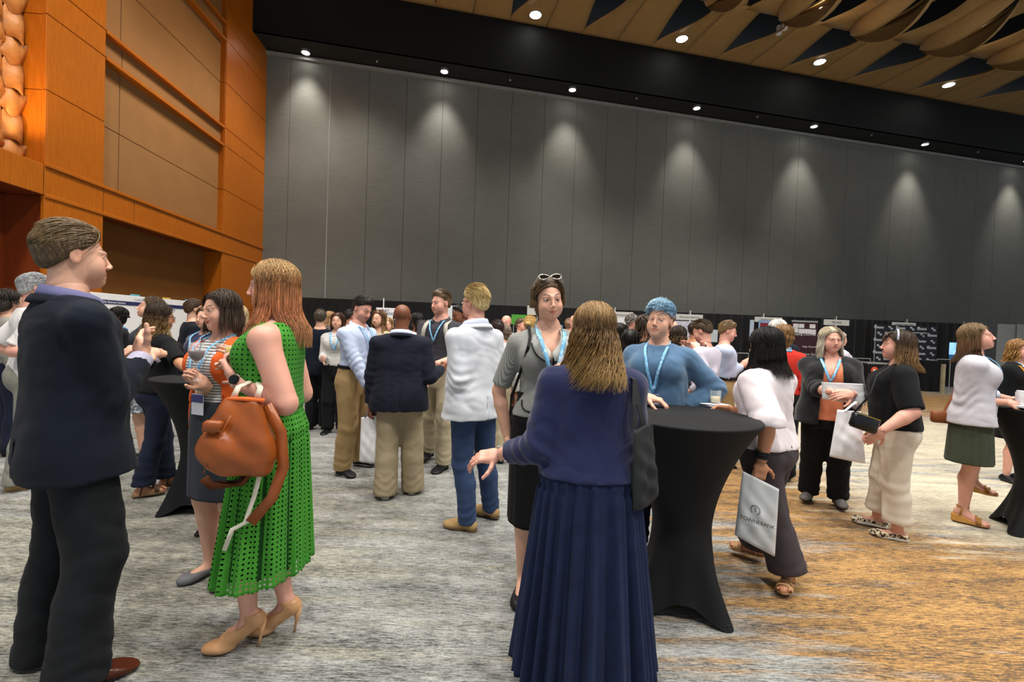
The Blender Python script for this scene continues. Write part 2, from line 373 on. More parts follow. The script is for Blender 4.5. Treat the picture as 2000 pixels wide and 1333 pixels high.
# portal left of the pier: band, deep dark opening, relief above
slab(5.4, YA, 3.47, 3.97, 0, M_wood)
a = MB(); a.box(lw(6.4, 3.94, .3), (1.05, .28, .03), RL); a.build('ledge', M_wood, wlf)
a = MB(); a.box(lw(6.4, 3.5, .3), (1.05, .28, .03), RL); a.build('wood_panel', M_redw, wlf)
for z0, z1 in ((0, 1.78), (1.78, 3.47)):
    slab(5.3, YA, z0, z1, .62, M_redw); a = MB(); a.box(lw(YA+.02, (z0+z1)/2, .33), (.03, .3, (z1-z0)/2-.006), RL, .004); a.build('wood_panel', M_redw, wlf)
M_relief = mat('carved_wood', 'b87a40', .5, var=.15, vs=8)
slab(5.4, YA-.02, 3.97, 12.2, .6, M_redw, 'relief_backing')
def scale_mesh(flip):
    def f(u, v_):
        y = (u-.5)*.34; z = (v_-.5)*.46+.05*math.sin(u*PI*2)*flip
        x = .09*math.sin(PI*u)*math.sin(PI*min(1, v_*1.15))**.7+.06*(v_-.5)*flip*(u-.5)*4+.08*(1-v_)
        return np.array([x, y, z])
    v, f_ = patch(lambda u, v_: f(u, v_), 6, 6, .0); v = np.array(v); n = len(v)//2; v[n:, 0] -= .03
    return meshdata('relief_scale', v, f_)
sm = [scale_mesh(1), scale_mesh(-1)]
for m_ in sm: m_.materials.append(M_relief)
for r_ in range(14):
    for c_ in range(6):
        y = 7.24-c_*.31+(.0 if r_ % 2 else .0); z = 4.1+r_*.40+(.2 if c_ % 2 else 0)
        p = lw(y, z, .42); o = bpy.data.objects.new('relief_scale', sm[(c_+r_) % 2]); COL.objects.link(o); o.location = Vector(p); o.rotation_euler = (.25*(1 if c_ % 2 else -1), .12, .085+(.25 if c_ % 2 else -.3)); o.parent = wlf
        o.matrix_parent_inverse = Matrix.Translation(-wlf.location)

# ================================================================== body builder: distance fields turned into meshes
def nrm(v): v = np.array(v, float); return v/(np.linalg.norm(v)+1e-9)
class Field:
    def __init__(s, lo, hi, vox):
        s.vox = vox; s.lo = np.array(lo, float)-3*vox; n = np.ceil((np.array(hi)+3*vox-s.lo)/vox).astype(int)+1
        s.n = n; s.f = np.full(n, .3, np.float32); s.ax = [(s.lo[i]+vox*np.arange(n[i])).astype(np.float32) for i in range(3)]
    def blk(s, lo, hi, m):
        i0 = np.clip(((np.array(lo)-m-s.lo)/s.vox).astype(int), 0, s.n); i1 = np.clip(((np.array(hi)+m-s.lo)/s.vox).astype(int)+2, 0, s.n)
        if (i1 <= i0).any(): return None, None
        sl = tuple(slice(a, b) for a, b in zip(i0, i1))
        P = (s.ax[0][sl[0]][:, None, None], s.ax[1][sl[1]][None, :, None], s.ax[2][sl[2]][None, None, :])
        return sl, P
    def put(s, fn, lo, hi, k=.01, op='u'):
        sl, P = s.blk(lo, hi, k+2*s.vox)
        if sl is None: return s
        d = fn(*P); a = s.f[sl]
        if op == 'u':
            if k > 0: h = np.clip(.5+.5*(a-d)/k, 0, 1); s.f[sl] = a*(1-h)+d*h-k*h*(1-h)
            else: s.f[sl] = np.minimum(a, d)
        else:                                   # subtract
            d = -d
            if k > 0: h = np.clip(.5-.5*(a-d)/k, 0, 1); s.f[sl] = a*(1-h)+d*h+k*h*(1-h)
            else: s.f[sl] = np.maximum(a, d)
        return s
    def clip(s, fn):                            # keep where fn < 0
        P = (s.ax[0][:, None, None], s.ax[1][None, :, None], s.ax[2][None, None, :]); s.f = np.maximum(s.f, fn(*P)).astype(np.float32); return s
    def merge(s, A, k):
        o_ = np.round((A.lo-s.lo)/s.vox).astype(int); a0 = np.maximum(o_, 0); a1 = np.minimum(o_+A.n, s.n); sl = tuple(slice(p, q) for p, q in zip(a0, a1)); sa = tuple(slice(p-o, q-o) for p, q, o in zip(a0, a1, o_))
        a, d = s.f[sl], A.f[sa]; h = np.clip(.5+.5*(a-d)/k, 0, 1); s.f[sl] = a*(1-h)+d*h-k*h*(1-h)
    def clip_blk(s, fn, lo, hi):
        sl, P = s.blk(lo, hi, 0)
        if sl is not None: s.f[sl] = np.maximum(s.f[sl], fn(*P))
        return s
    def cone(s, a, b, ra, rb, k=.01, op='u', flat=None):
        a = np.array(a, float); b = np.array(b, float); ab = b-a; L = ab @ ab+1e-12; r = max(ra, rb)*(1 if flat is None else max(1, flat[1]))
        def fn(X, Y, Z):
            t = np.clip(((X-a[0])*ab[0]+(Y-a[1])*ab[1]+(Z-a[2])*ab[2])/L, 0, 1)
            dx, dy, dz = X-a[0]-t*ab[0], Y-a[1]-t*ab[1], Z-a[2]-t*ab[2]
            if flat is not None:
                w_, q = flat; e_ = dx*w_[0]+dy*w_[1]+dz*w_[2]; c_ = (1/q-1)*e_
                dx, dy, dz = dx+c_*w_[0], dy+c_*w_[1], dz+c_*w_[2]
            return np.sqrt(dx*dx+dy*dy+dz*dz)-(ra+(rb-ra)*t)
        return s.put(fn, np.minimum(a, b)-r, np.maximum(a, b)+r, k, op)
    def ell(s, c, r, R=None, k=.01, op='u'):
        c = np.array(c, float); r = np.array(r, float); R = np.eye(3) if R is None else R; rm = r.max(); mn = r.min()
        def fn(X, Y, Z):
            x, y, z = X-c[0], Y-c[1], Z-c[2]
            q = [(R[i][0]*x+R[i][1]*y+R[i][2]*z)/r[i] for i in range(3)]; l = np.sqrt(q[0]**2+q[1]**2+q[2]**2)
            g = np.sqrt((q[0]/r[0])**2+(q[1]/r[1])**2+(q[2]/r[2])**2)+1e-6
            return l*(l-1)/g
        return s.put(fn, c-rm, c+rm, k, op)
    def box(s, c, h, R=None, rnd=.005, k=.005, op='u'):
        c = np.array(c, float); R = np.eye(3) if R is None else R; rm = np.linalg.norm(h)
        def fn(X, Y, Z):
            x, y, z = X-c[0], Y-c[1], Z-c[2]
            q = [np.abs(R[i][0]*x+R[i][1]*y+R[i][2]*z)-(h[i]-rnd) for i in range(3)]
            return np.sqrt(sum(np.maximum(a, 0)**2 for a in q))+np.minimum(np.maximum(np.maximum(q[0], q[1]), q[2]), 0)-rnd
        return s.put(fn, c-rm, c+rm, k, op)
    def prof(s, o, R, tab, k=.02, n=2.3, off=0, top=None, bot=None, fold=None):
        """stack of super-ellipses along local z: rows (z, half width, half depth, y shift)"""
        tab = np.array(tab, float); zz = np.linspace(tab[0, 0], tab[-1, 0], 60); A = [np.interp(zz, tab[:, 0], tab[:, i]) for i in (1, 2, 3)]
        ker = np.array([1, 2, 3, 2, 1.])/9
        A = [np.convolve(np.pad(a, 2, mode='edge'), ker, 'valid') for a in A]; z0 = tab[0, 0] if bot is None else bot; z1 = tab[-1, 0] if top is None else top
        m = max(tab[:, 1].max(), tab[:, 2].max())+abs(tab[:, 3]).max()+off; o = np.array(o, float)
        cs = [o+R.T @ np.array([x, y, z]) for x in (-m, m) for y in (-m, m) for z in (z0, z1)]
        def fn(X, Y, Z):
            x, y, z = X-o[0], Y-o[1], Z-o[2]
            lx, ly, lz = (R[i][0]*x+R[i][1]*y+R[i][2]*z for i in range(3))
            i_ = (lz-zz[0])/(zz[1]-zz[0]); i_ = np.clip(i_, 0, 58.99); j = i_.astype(int); fr = i_-j
            a, b, c = ((q[j]*(1-fr)+q[j+1]*fr) for q in A); a = a+off; b = b+off
            qx, qy = np.abs(lx/a), np.abs((ly-c)/b)
            q = (qx**n+qy**n)**(1/n)
            if fold is not None: q = q/(1+fold(np.arctan2(lx/a, (ly-c)/b), lz))
            d = (q-1)*np.minimum(a, b)*(1/(1+.0*q))
            return np.maximum(d, np.maximum(lz-z1, z0-lz))
        cs = np.array(cs); return s.put(fn, cs.min(0), cs.max(0), k)
    def mesh(s):
        f = s.f; sg = f < 0; n = f.shape
        cnt = np.zeros([n[0]-1, n[1]-1, n[2]-1], np.int8)
        for i in (0, 1):
            for j in (0, 1):
                for k in (0, 1): cnt += sg[i:n[0]-1+i, j:n[1]-1+j, k:n[2]-1+k]
        c = np.nonzero((cnt > 0) & (cnt < 8)); ci, cj, ck = c; N = len(ci); idx = np.full(cnt.shape, -1, np.int32); idx[c] = np.arange(N)
        pos = np.zeros((N, 3)); w_ = np.zeros(N)
        val = {(i, j, k): f[ci+i, cj+j, ck+k] for i in (0, 1) for j in (0, 1) for k in (0, 1)}
        for a in range(3):
            for u in (0, 1):
                for v in (0, 1):
                    p = [0, 0, 0]; p[(a+1) % 3] = u; p[(a+2) % 3] = v; q = p.copy(); q[a] = 1
                    fa, fb = val[tuple(p)], val[tuple(q)]; m = (fa < 0) != (fb < 0); t = np.where(m, fa/(fa-fb+1e-12), 0)
                    pos[:, a] += np.where(m, t, 0); pos[:, (a+1) % 3] += m*u; pos[:, (a+2) % 3] += m*v; w_ += m
        pos = pos/w_[:, None]+np.stack(c, 1); V = s.lo+pos*s.vox
        F = []
        for a in range(3):
            b, c2 = (a+1) % 3, (a+2) % 3
            s0 = [slice(None)]*3; s1 = [slice(None)]*3; s0[a] = slice(0, n[a]-1); s1[a] = slice(1, n[a])
            for q in (b, c2): s0[q] = slice(1, n[q]-1); s1[q] = slice(1, n[q]-1)
            A, B = sg[tuple(s0)], sg[tuple(s1)]; e = np.nonzero(A != B)
            e0 = [None]*3; e0[a] = e[a]; e0[b] = e[b]+1; e0[c2] = e[c2]+1
            def cell(db, dc):
                q = [e0[0], e0[1], e0[2]]; q[b] = q[b]+db; q[c2] = q[c2]+dc; return idx[q[0], q[1], q[2]]
            q = np.stack([cell(-1, -1), cell(0, -1), cell(0, 0), cell(-1, 0)], 1); inside = A[e]
            q[~inside] = q[~inside][:, ::-1]; F.append(q)
        return V, np.concatenate(F) if F else np.zeros((0, 4), int)
def vnormals(V, F):
    nn = np.cross(V[F[:, 2]]-V[F[:, 0]], V[F[:, 3]]-V[F[:, 1]]); N = np.zeros_like(V)
    for i in range(4): np.add.at(N, F[:, i], nn)
    return N/(np.linalg.norm(N, axis=1)[:, None]+1e-9)
def smooth(V, F, it=1, lam=.5):
    E = np.concatenate([F[:, [0, 1]], F[:, [1, 2]], F[:, [2, 3]], F[:, [3, 0]]]); deg = np.bincount(E.ravel(), minlength=len(V))[:, None]+1e-9
    for _ in range(it):
        S = np.zeros_like(V)
        for i in range(3): S[:, i] = np.bincount(E[:, 0], V[E[:, 1], i], len(V))+np.bincount(E[:, 1], V[E[:, 0], i], len(V))
        V = V+(S/deg-V)*lam
    return V
_rs = np.random.RandomState(3); _ND = _rs.normal(size=(10, 3)); _NP = _rs.uniform(0, 6.28, 10)
def wave(P, sc, seed=0):
    o = 0
    for i in range(7):
        d = _ND[(i+seed) % 10]; o = o+np.sin(P @ (d*sc*(.6+.25*i))+_NP[(i+3*seed) % 10]+1.3*np.sin(P @ _ND[(i+4) % 10]*sc*.45))/(1+.25*i)
    return o/3
def qmesh(name, V, F, col=None, cuv=None):
    me = bpy.data.meshes.new(name); nv, nf = len(V), len(F); me.vertices.add(nv); me.vertices.foreach_set('co', np.ascontiguousarray(V, np.float32).ravel())
    k = F.shape[1]; me.loops.add(nf*k); me.loops.foreach_set('vertex_index', np.ascontiguousarray(F, np.int32).ravel()); me.polygons.add(nf); me.polygons.foreach_set('loop_start', np.arange(0, nf*k, k, dtype=np.int32))
    me.update(calc_edges=True); me.shade_smooth()
    if col is not None:
        a = me.attributes.new('col', 'FLOAT_COLOR', 'POINT'); c = np.ones((nv, 4), np.float32); c[:, :3] = col; a.data.foreach_set('color', c.ravel())
    if cuv is not None:
        a = me.attributes.new('cuv', 'FLOAT_VECTOR', 'POINT'); a.data.foreach_set('vector', np.ascontiguousarray(cuv, np.float32).ravel())
    return me
def join(parts):
    V = []; F = []; C = []; n = 0
    for p in parts:
        V.append(p[0]); F.append(p[1]+n); n += len(p[0]); C.append(p[2] if len(p) > 2 else np.ones((len(p[0]), 3)))
    return np.concatenate(V), np.concatenate(F), np.concatenate(C)
def rotm(yaw, pitch=0, roll=0):
    """rows are local right, forward, up; yaw 0 looks along +Y, 90 looks along +X; pitch > 0 looks down"""
    a, b, c = (math.radians(q) for q in (yaw, pitch, roll))
    f = np.array([math.sin(a)*math.cos(b), math.cos(a)*math.cos(b), -math.sin(b)]); r = np.array([math.cos(a), -math.sin(a), 0]); u = np.cross(r, f)
    return np.array([r*math.cos(c)+u*math.sin(c), f, u*math.cos(c)-r*math.sin(c)])
# ------------------------------------------------------------------ skins
SKIN = {'fair': 'd9a78e', 'pink': 'd79f8b', 'tan': 'bd8463', 'brown': '7a4c35', 'dark': '5a3826'}
def skin_mat(kind):
    def fn(t, cc): t.b.inputs['Subsurface Weight'].default_value = .0
    return mat('skin_'+kind, SKIN[kind], .48, var=.05, vs=14, vcol=True, spec=.35, fn=fn)
def hair_mat():
    def fn(t, cc):
        q = t.noise(t.coord('Object', (160, 160, 9)), 1.0, 2); return t.mix(.75, cc, t.ramp(q, [(.3, (.45, .45, .45)), (.7, (1.5, 1.5, 1.5))]), 'MULTIPLY')
    return mat('hair', 'ffffff', .5, var=.0, vcol=True, spec=.35, fn=fn)
M_eye = mat('eyeball', 'ffffff', .12, var=0, vcol=True, spec=.5)
# ------------------------------------------------------------------ head
def head_field(c, R, s, vox, o):
    """c: head centre, R: head frame, s: scale; o: options"""
    P = lambda x, y, z: c+R.T @ (np.array([x, y, z])*s)
    fat = o.get('fat', 0); m = o.get('male', 0); sm_ = o.get('smile', 0)
    H = Field(c-.155*s-.02, c+.155*s+.02, vox); E = lambda p, r, k=.02, op='u', R_=None: H.ell(P(*p), np.array(r)*s, R if R_ is None else R_, k*s, op)
    Cn = lambda a, b, ra, rb, k=.012, op='u': H.cone(P(*a), P(*b), ra*s, rb*s, k*s, op)
    E((0, -.016, .030), (.074, .094, .080)); E((0, .024, -.025), (.059+.008*fat, .064, .082), .03)
    E((0, .030, -.072), (.043+.012*fat+.004*m, .048, .036+.006*fat), .03); E((0, .056, -.062), (.030, .028, .024), .02); E((0, .069, -.093), (.018+.004*m, .016, .015), .02)
    if fat: E((0, .03, -.100), (.045*fat+.01, .045, .024), .03)
    for q in (-1, 1):
        E((q*.040, .050, -.030), (.022+.004*fat, .025, .024), .025)
        Cn((q*.012, .085+.002*m, .020), (q*.045, .071, .020), .0062+.0013*m, .0055, .016); E((q*.033, .046, -.056), (.024+.004*fat, .026, .028), .03)           # brow ridge
        E((q*.031, .100, .001), (.016, .014, .010), .010, 's')                       # socket
        E((q*.031, .0715, .0), (.0155, .0155, .0125), .004)                          # lids
        if vox < .0048: H.box(P(q*.031, .090, -.0012), np.array([.0118, .012, .0034])*s, R, .003*s, .002*s, 's')
        Re = R.copy(); E((q*.0755, -.012, -.004), (.0075, .019, .031), .006); E((q*.0825, -.008, .0), (.004, .010, .019), .004, 's')
    Cn((0, .087, .012), (0, .104, -.028), .0060, .0085, .012); E((0, .1052, -.0325), (.0088+.0012*m, .0095, .0085), .008)
    for q in (-1, 1): E((q*.0115, .100, -.037), (.0075, .009, .0065), .006)
    for q in (-1, 1): E((q*.0055, .105, -.0435), (.003, .0045, .003), .002, 's')
    zc = .0035*sm_; op_ = o.get('open', 0)
    Cn((-.0245, .077-.002*sm_, -.064+zc*2), (0, .0900, -.0605), .0035, .0055, .006); Cn((.0245, .077-.002*sm_, -.064+zc*2), (0, .0900, -.0605), .0035, .0055, .006)
    Cn((-.020, .078, -.0705+zc-.004*op_), (0, .0880, -.0735-.004*op_), .004, .0065, .006); Cn((.020, .078, -.0705+zc-.004*op_), (0, .0880, -.0735-.004*op_), .004, .0065, .006)
    H.cone(P(-.025-.004*sm_, .083, -.0668+zc*2), P(0, .0955, -.0668), .0012*s, (.0014+.004*op_)*s, .002*s, 's'); H.cone(P(.025+.004*sm_, .083, -.0668+zc*2), P(0, .0955, -.0668), .0012*s, (.0014+.004*op_)*s, .002*s, 's')
    if sm_:
        for q in (-1, 1): E((q*.037, .066, -.038), (.017, .018, .015), .015)
    H.cone(P(0, -.020, -.05), o['neckp']*.7+P(0, -.02, -.05)*.3, .050*s*(1+.12*m+.15*fat), .049*s*(1+.15*m+.2*fat), .02*s); H.cone(o['neckp']*.7+P(0, -.02, -.05)*.3, o['neckp']-o['neckd']*.02, .049*s*(1+.15*m+.2*fat), .040*s, .01*s)
    V, F = H.mesh(); V = smooth(V, F, 1, .4)
    keep = ((V-o['neckp']) @ o['neckd']) > -.015
    F = F[keep[F].all(1)]
    L = (V-c) @ R.T/s; col = np.ones((len(V), 3)); x, y, z = L.T; ax = np.abs(x)
    def blend(mask, tint): col[:] = col*(1-mask[:, None])+mask[:, None]*col*np.array(tint)
    zl = -.0668+.007*sm_*(ax/.026)**2
    lip = np.clip(1.5-((ax/(.0275+.003*sm_))**2+((z-zl)/(.0105+.003*op_))**2)*1.3, 0, 1)*(y > .06)
    blend(lip, o.get('lip', (.80, .52, .50))); mouth = np.clip(1.5-np.abs(z-zl)/.0014, 0, 1)*(ax < .026)*(y > .06)*.7; blend(mouth, (.35, .2, .2))
    if op_ > .5: blend(np.clip(2-((ax/.013)**2+((z-zl+.002)/.0045)**2)*2, 0, 1)*(y > .06), (.25, .12, .12))
    blend(np.clip(1-((ax-.042)**2+(z+.032)**2)/.022**2, 0, 1)*(y > .02)*.5, (1.02, .80, .78))
    blend(np.clip(1-(x**2+(z+.034)**2)/.013**2, 0, 1)*(y > .09)*.5, (1.02, .82, .80))
    zb = .0245+.006*np.sin(np.clip((ax-.012)/.036, 0, 1)*PI*.8); brow = np.clip(1.6-np.abs(z-zb)/.0042, 0, 1)*np.clip((ax-.010)/.004, 0, 1)*np.clip((.050-ax)/.006, 0, 1)*(y > .05)
    bc = np.array(lin(o.get('brow', '4a3626')))/np.array(lin(SKIN[o['skin']])); blend(brow*.95, np.minimum(bc*1.1, 1))
    lash = np.clip(1.7-np.abs(np.hypot((ax-.031)/.0135, (z+.0005)/.0066)-1)/.16, 0, 1)*(y > .055)*np.where(z > -.001, .8, .35)
    blend(lash, (.22, .15, .13))
    if o.get('stub'): blend(np.clip((-.040-z)/.02, 0, 1)*(y > -.0)*(y > .9*ax-.03)*o['stub']*.75, o.get('stubc', (.55, .48, .45)))
    blend((ax > .07)*1.0*.5, (1.0, .82, .78))
    eyes = None
    if vox < .0062:
        E_ = []
        gx, gz = o.get('gaze', (0, 0))
        for q in (-1, 1):
            ec = P(q*.031, .0715, -.0005); b = MB(); b.ball((0, 0, 0), 1.0, 16); v = np.array(b.v); g = nrm([gx, 1, gz]); t = v @ g
            rr = np.arccos(np.clip(t, -1, 1)); cc = np.where((rr < .20)[:, None], np.array([[.01, .01, .01]]), np.where((rr < .50)[:, None], np.array([lin(o.get('iris', '5a4632'))]), np.array([[.78, .74, .72]])))
            # finer ball aimed at the gaze so the iris has a clean edge
            th = np.array([0, .12, .2, .21, .35, .49, .51, .7, 1., 1.5, 2.2, PI]); n = 16; vv = []; c3 = []
            a1 = nrm(np.cross(g, [0, 0, 1])); a2 = np.cross(a1, g)
            for h in th:
                for k in range(n): vv.append(g*math.cos(h)+(a1*math.cos(2*PI*k/n)+a2*math.sin(2*PI*k/n))*math.sin(h)); c3.append((.006, .006, .006) if h < .205 else (lin(o.get('iris', '5a4632')) if h < .5 else (.72, .68, .66)))
            ff = [(i*n+k, i*n+(k+1) % n, (i+1)*n+(k+1) % n, (i+1)*n+k) for i in range(len(th)-1) for k in range(n)]
            vv = np.array(vv)*.0130*s; E_.append((ec+vv @ R, np.array(ff)[:, ::-1], np.array(c3)))
        eyes = E_
    return V, F, col, eyes
# ------------------------------------------------------------------ hair
def hcol(spec, t, rnd):
    """spec: list of colours root..tip; t 0..1; rnd brightness"""
    cs = [np.array(lin(c)) for c in spec]; x = t*(len(cs)-1); i = min(int(x), len(cs)-2) if len(cs) > 1 else 0
    c = cs[0] if len(cs) == 1 else cs[i]*(1-(x-i))+cs[i+1]*(x-i); return c*rnd
def locks(paths, rad, cols, n=3, flat=.6):
    V = []; F = []; C = []; base = 0
    for pts, r, cl in zip(paths, rad, cols):
        pts = np.array(pts); m = len(pts); T = np.gradient(pts, axis=0); T /= np.linalg.norm(T, axis=1)[:, None]+1e-9
        up = np.cross(T, np.tile([.2, .1, 1.0], (m, 1))+.001); up /= np.linalg.norm(up, axis=1)[:, None]+1e-9; b = np.cross(T, up)
        rr = r*np.interp(np.linspace(0, 1, m), [0, .15, .7, 1], [.6, 1, .9, .12])
        for k in range(n):
            a = 2*PI*k/n; V.append(pts+(up*math.cos(a)+b*math.sin(a)*flat)*rr[:, None])
        VV = np.stack(V[-n:], 1).reshape(-1, 3); V = V[:-n]; V.append(VV); C.append(np.repeat(cl, n, 0))
        i = np.arange(m-1)[:, None]*n; k = np.arange(n)[None]; F.append((np.stack([i+k, i+(k+1) % n, i+n+(k+1) % n, i+n+k], -1).reshape(-1, 4))+base); base += m*n
    return np.concatenate(V), np.concatenate(F), np.concatenate(C)
def make_hair(c, R, s, o, near, rs):
    kind = o['hair']; col = o.get('hcol', ['3a2a1c']); P = lambda x, y, z: c+R.T @ (np.array([x, y, z])*s); parts = []
    if kind == 'bald': return None
    vox = .0065 if near else .011
    vol = o.get('hvol', 1.0); H = Field(c-.16*s-.03, c+.16*s+.03, vox)
    longh = kind in ('long', 'bob', 'curly', 'braids')
    th = (.008 if kind == 'short' else .012)*vol
    H.ell(P(0, -.018, .032), np.array([.075+th, .095+th, .081+th*1.2])*s, R, .01)
    if kind == 'short': H.ell(P(0, -.034, -.026), np.array([.063+th*.8, .064+th, .052])*s, R, .02)
    if kind == 'short' and o.get('quiff', 1): H.ell(P(0, .030, .092), np.array([.055, .05, .026*vol+.004])*s, R, .02)
    fr = o.get('front', .070 if kind == 'short' else .080)                                # hairline height over the brow
    if kind == 'short': nm, d0 = nrm([0, .62, -.78]), None
    else: nm = nrm([0, .62, -.78])
    pl = P(0, .080, fr) if not longh else P(0, .078, fr)
    n2 = R.T @ nrm([0, .78, -.52]) if longh else R.T @ nrm([0, .64, -.77])
    H.clip(lambda X, Y, Z: (X-pl[0])*n2[0]+(Y-pl[1])*n2[1]+(Z-pl[2])*n2[2])
    if kind == 'short':
        bk = P(0, -.06, -.062); n3 = R.T @ np.array([0, 0, -1.]); H.clip(lambda X, Y, Z: (X-bk[0])*n3[0]+(Y-bk[1])*n3[1]+(Z-bk[2])*n3[2])
        for q in (-1, 1): H.ell(P(q*.084, -.004, -.008), np.array([.02, .022, .030])*s, R, .004, 's')
    else:
        if kind in ('long', 'bob', 'curly') and not o.get('up'):
            L = o.get('hlen', .2); d = min(L, .16); H.ell(P(0, -.055, -.03-d*.35), np.array([.072*vol, .052*vol, .06+d*.5])*s, R, .02)
    V, F = H.mesh()
    if len(V):
        V = smooth(V, F, 1); N = vnormals(V, F); L_ = (V-c) @ R.T/s
        if 1: kf = np.clip(-((V-pl) @ n2)/(.028*s), 0, 1); kb = np.clip((L_[:, 2]+.062)/.03, 0, 1) if not longh else 1.; V = V-N*((1-np.minimum(kf, kb))*(th*.62)*s)[:, None]
        ang = np.arctan2(L_[:, 0], -L_[:, 1]); amp = (.0035 if near else .001)*vol
        V = V+N*(amp*.4*np.sin(ang*34+6*np.sin(L_[:, 2]*30)+L_[:, 1]*60)*s)[:, None]
        t = np.clip((.11-L_[:, 2])/.35, 0, 1); t = np.clip(t*(1 if longh else 2.2), 0, 1); cc = np.array([hcol(col, q, 1) for q in np.linspace(0, 1, 12)])[(t*11).astype(int)]
        cc = cc*(.8+.3*np.sin(ang*21+L_[:, 2]*25)[:, None]*.5+.1); parts.append((V, F, np.clip(cc, 0, 1)))
    paths = []; rad = []; cols = []
    nl = int((o.get('nl', 900)*.8 if near else o.get('nl', 110))); L = o.get('hlen', .2); wv = o.get('wave', .006)*(1 if near else .6); wf = o.get('wfreq', 30)
    if kind in ('short',):
        for i in range(int(nl*1.7)):
            a = rs.uniform(-PI, PI); e = rs.uniform(.15, 1.35); x0, y0, z0 = math.sin(a)*math.sin(e)*.080, -.018+math.cos(a)*math.sin(e)*.100, .034+math.cos(e)*.090*1.02
            if not (y0-.080)*.64-(z0-fr)*.77 < -.006: continue
            rb0 = rs.uniform(0, 1)
            if abs(x0) > .068 and z0 < .03 and abs(y0) < .03: continue
            if z0 < -.05: continue
            dr = nrm([x0*2+rs.normal(0, .3)*.02, -.6 if y0 < .06 else .1, z0*.2-.35*(e > 1)+rs.normal(0, .25)]); pts = []
            if y0 > .035: dr = nrm([.8+rs.normal(0, .2), -.1, .25])
            if o.get('sweep') is not None: dr = nrm(np.array(o['sweep'])+rs.normal(0, o.get('jit', .22), 3))
            for k in range(5):
                p = np.array([x0, y0, z0])+dr*(.011*k*o.get('tl', 1)); q = p-np.array([0, -.018, .034]); g = np.linalg.norm(q/np.array([.075+th, .095+th, .083+1.2*th])); p = np.array([0, -.018, .034])+q/g*(1.005+.025*rb0+(.10*vol*max(0, min(1, (z0-.07)/.03))*max(0, min(1, (y0+.02)/.04)) if o.get('quiff', 1) else 0)+o.get('spike', 0)*k*.05*(z0 > .06)); pts.append(P(*p))
            t = 0.3; paths.append(pts); rad.append(rs.uniform(.0017, .0034)*s*(1 if near else 1.6)); rb = rs.uniform(.75, 1.3); cols.append(np.array([hcol(col, min(1, max(0, (.11-z0)/.16)), rb) for k in range(5)]))
    if kind in ('long', 'bob', 'curly', 'braids'):
        face = math.radians(o.get('face', 62))               # half angle of the opening round the face
        for i in range(nl):
            az = rs.uniform(face, 2*PI-face); az = (az+PI) % (2*PI)-PI           # 0 = front
            side = 1 if az > 0 else -1; e0 = rs.uniform(.05, 1.0) if abs(az) > 1.2 else rs.uniform(.08, .55)
            pts = []; m1 = 6; m2 = 7 if near else 5; rx, ry, rz = (.084+.006*vol, .102+.006*vol, .094+.006*vol); jr = rs.uniform(.93, 1.06+.05*vol*(kind == 'curly'))
            px = o.get('part', .0); y0 = rs.uniform(-.075, .074) if abs(az) < 1.9 else rs.uniform(-.085, .03); d0 = nrm([(px+side*rs.uniform(.0, .030))/rx, (y0+.014)/ry, max(.2, math.sqrt(max(0, 1-((y0+.014)/ry)**2)))])
            d1 = np.array([math.sin(az)*math.sin(1.75), math.cos(az)*math.sin(1.75), math.cos(1.75)]); om = math.acos(np.clip(d0 @ d1, -1, 1)); t0 = rs.uniform(0, .35)
            for k in range(m1):
                t = t0+(1-t0)*k/(m1-1); d = (math.sin((1-t)*om)*d0+math.sin(t*om)*d1)/math.sin(om); lift = 1+o.get('lift', .03)*math.sin(PI*t)
                pts.append(np.array([0, -.014, .030])+d*np.array([rx, ry, rz])*jr*lift)
            end = pts[-1]; ll = L*rs.uniform(.80, 1.06); ph = rs.uniform(0, 6.28); fl = o.get('flare', .14)
            for k in range(1, m2+1):
                t = k/m2; d = ll*t; out = 1+fl*t; back = o.get('back', 0)*t
                x = end[0]*out; y = end[1]*out-back*.05; z = end[2]-d
                if z < -.13:                                  # lie on the shoulders
                    if y > -.02: y += .03*(min((-.13-z)/.08, 1)); x += side*.02*min((-.13-z)/.08, 1)
                    else: y -= (.045+o.get('bb', 0))*min((-.13-z)/.08, 1)
                am = wv*(.4+t)*(1.0); pts.append(np.array([x+am*math.sin(wf*d+ph), y+am*math.cos(wf*d*1.1+ph), z]))
            tips = np.array([P(*p) if k < m1 else None for k, p in enumerate(pts)], dtype=object)
            end_w = P(*pts[m1-1]); R2 = rotm(o['_yaw']); ps = [P(*p) for p in pts[:m1]]
            for p in pts[m1:]:
                dlt = (p-pts[m1-1])*s; ps.append(end_w+R2.T @ dlt)
            M = len(ps); rb = rs.uniform(.75, 1.25)
            paths.append(ps); rad.append((rs.uniform(.0016, .0040) if near else .008)*s*o.get('lw', 1)); cols.append(np.array([hcol(col, min(1, max(0, (k-2)/(M-3))), rb*(1+.1*math.sin(k))) for k in range(M)]))
    if o.get('bang'):
        for i in range(60):
            x0 = rs.uniform(-.058, .058); pts = [P(x0*.7, .045, .115), P(x0, .080, .095), P(x0*1.05, .096, .068), P(x0*1.08, .099, o['bang']+rs.uniform(-.008, .008))]
            paths.append(pts); rad.append(.004*s); cols.append(np.array([hcol(col, .2, rs.uniform(.7, 1.3))]*4))
    if o.get('bun'):
        bx = o['bun']; V, F = (lambda f: f.mesh())(Field(P(*bx)-.07, P(*bx)+.07, vox).ell(P(*bx), np.array([.045, .04, .04])*s*o.get('buns', 1), R)); N = vnormals(V, F)
        V = V+N*(.004*np.sin((V @ np.array([200, 150, 260.]))))[:, None]; parts.append((V, F, np.tile(hcol(col, .5, 1), (len(V), 1))))
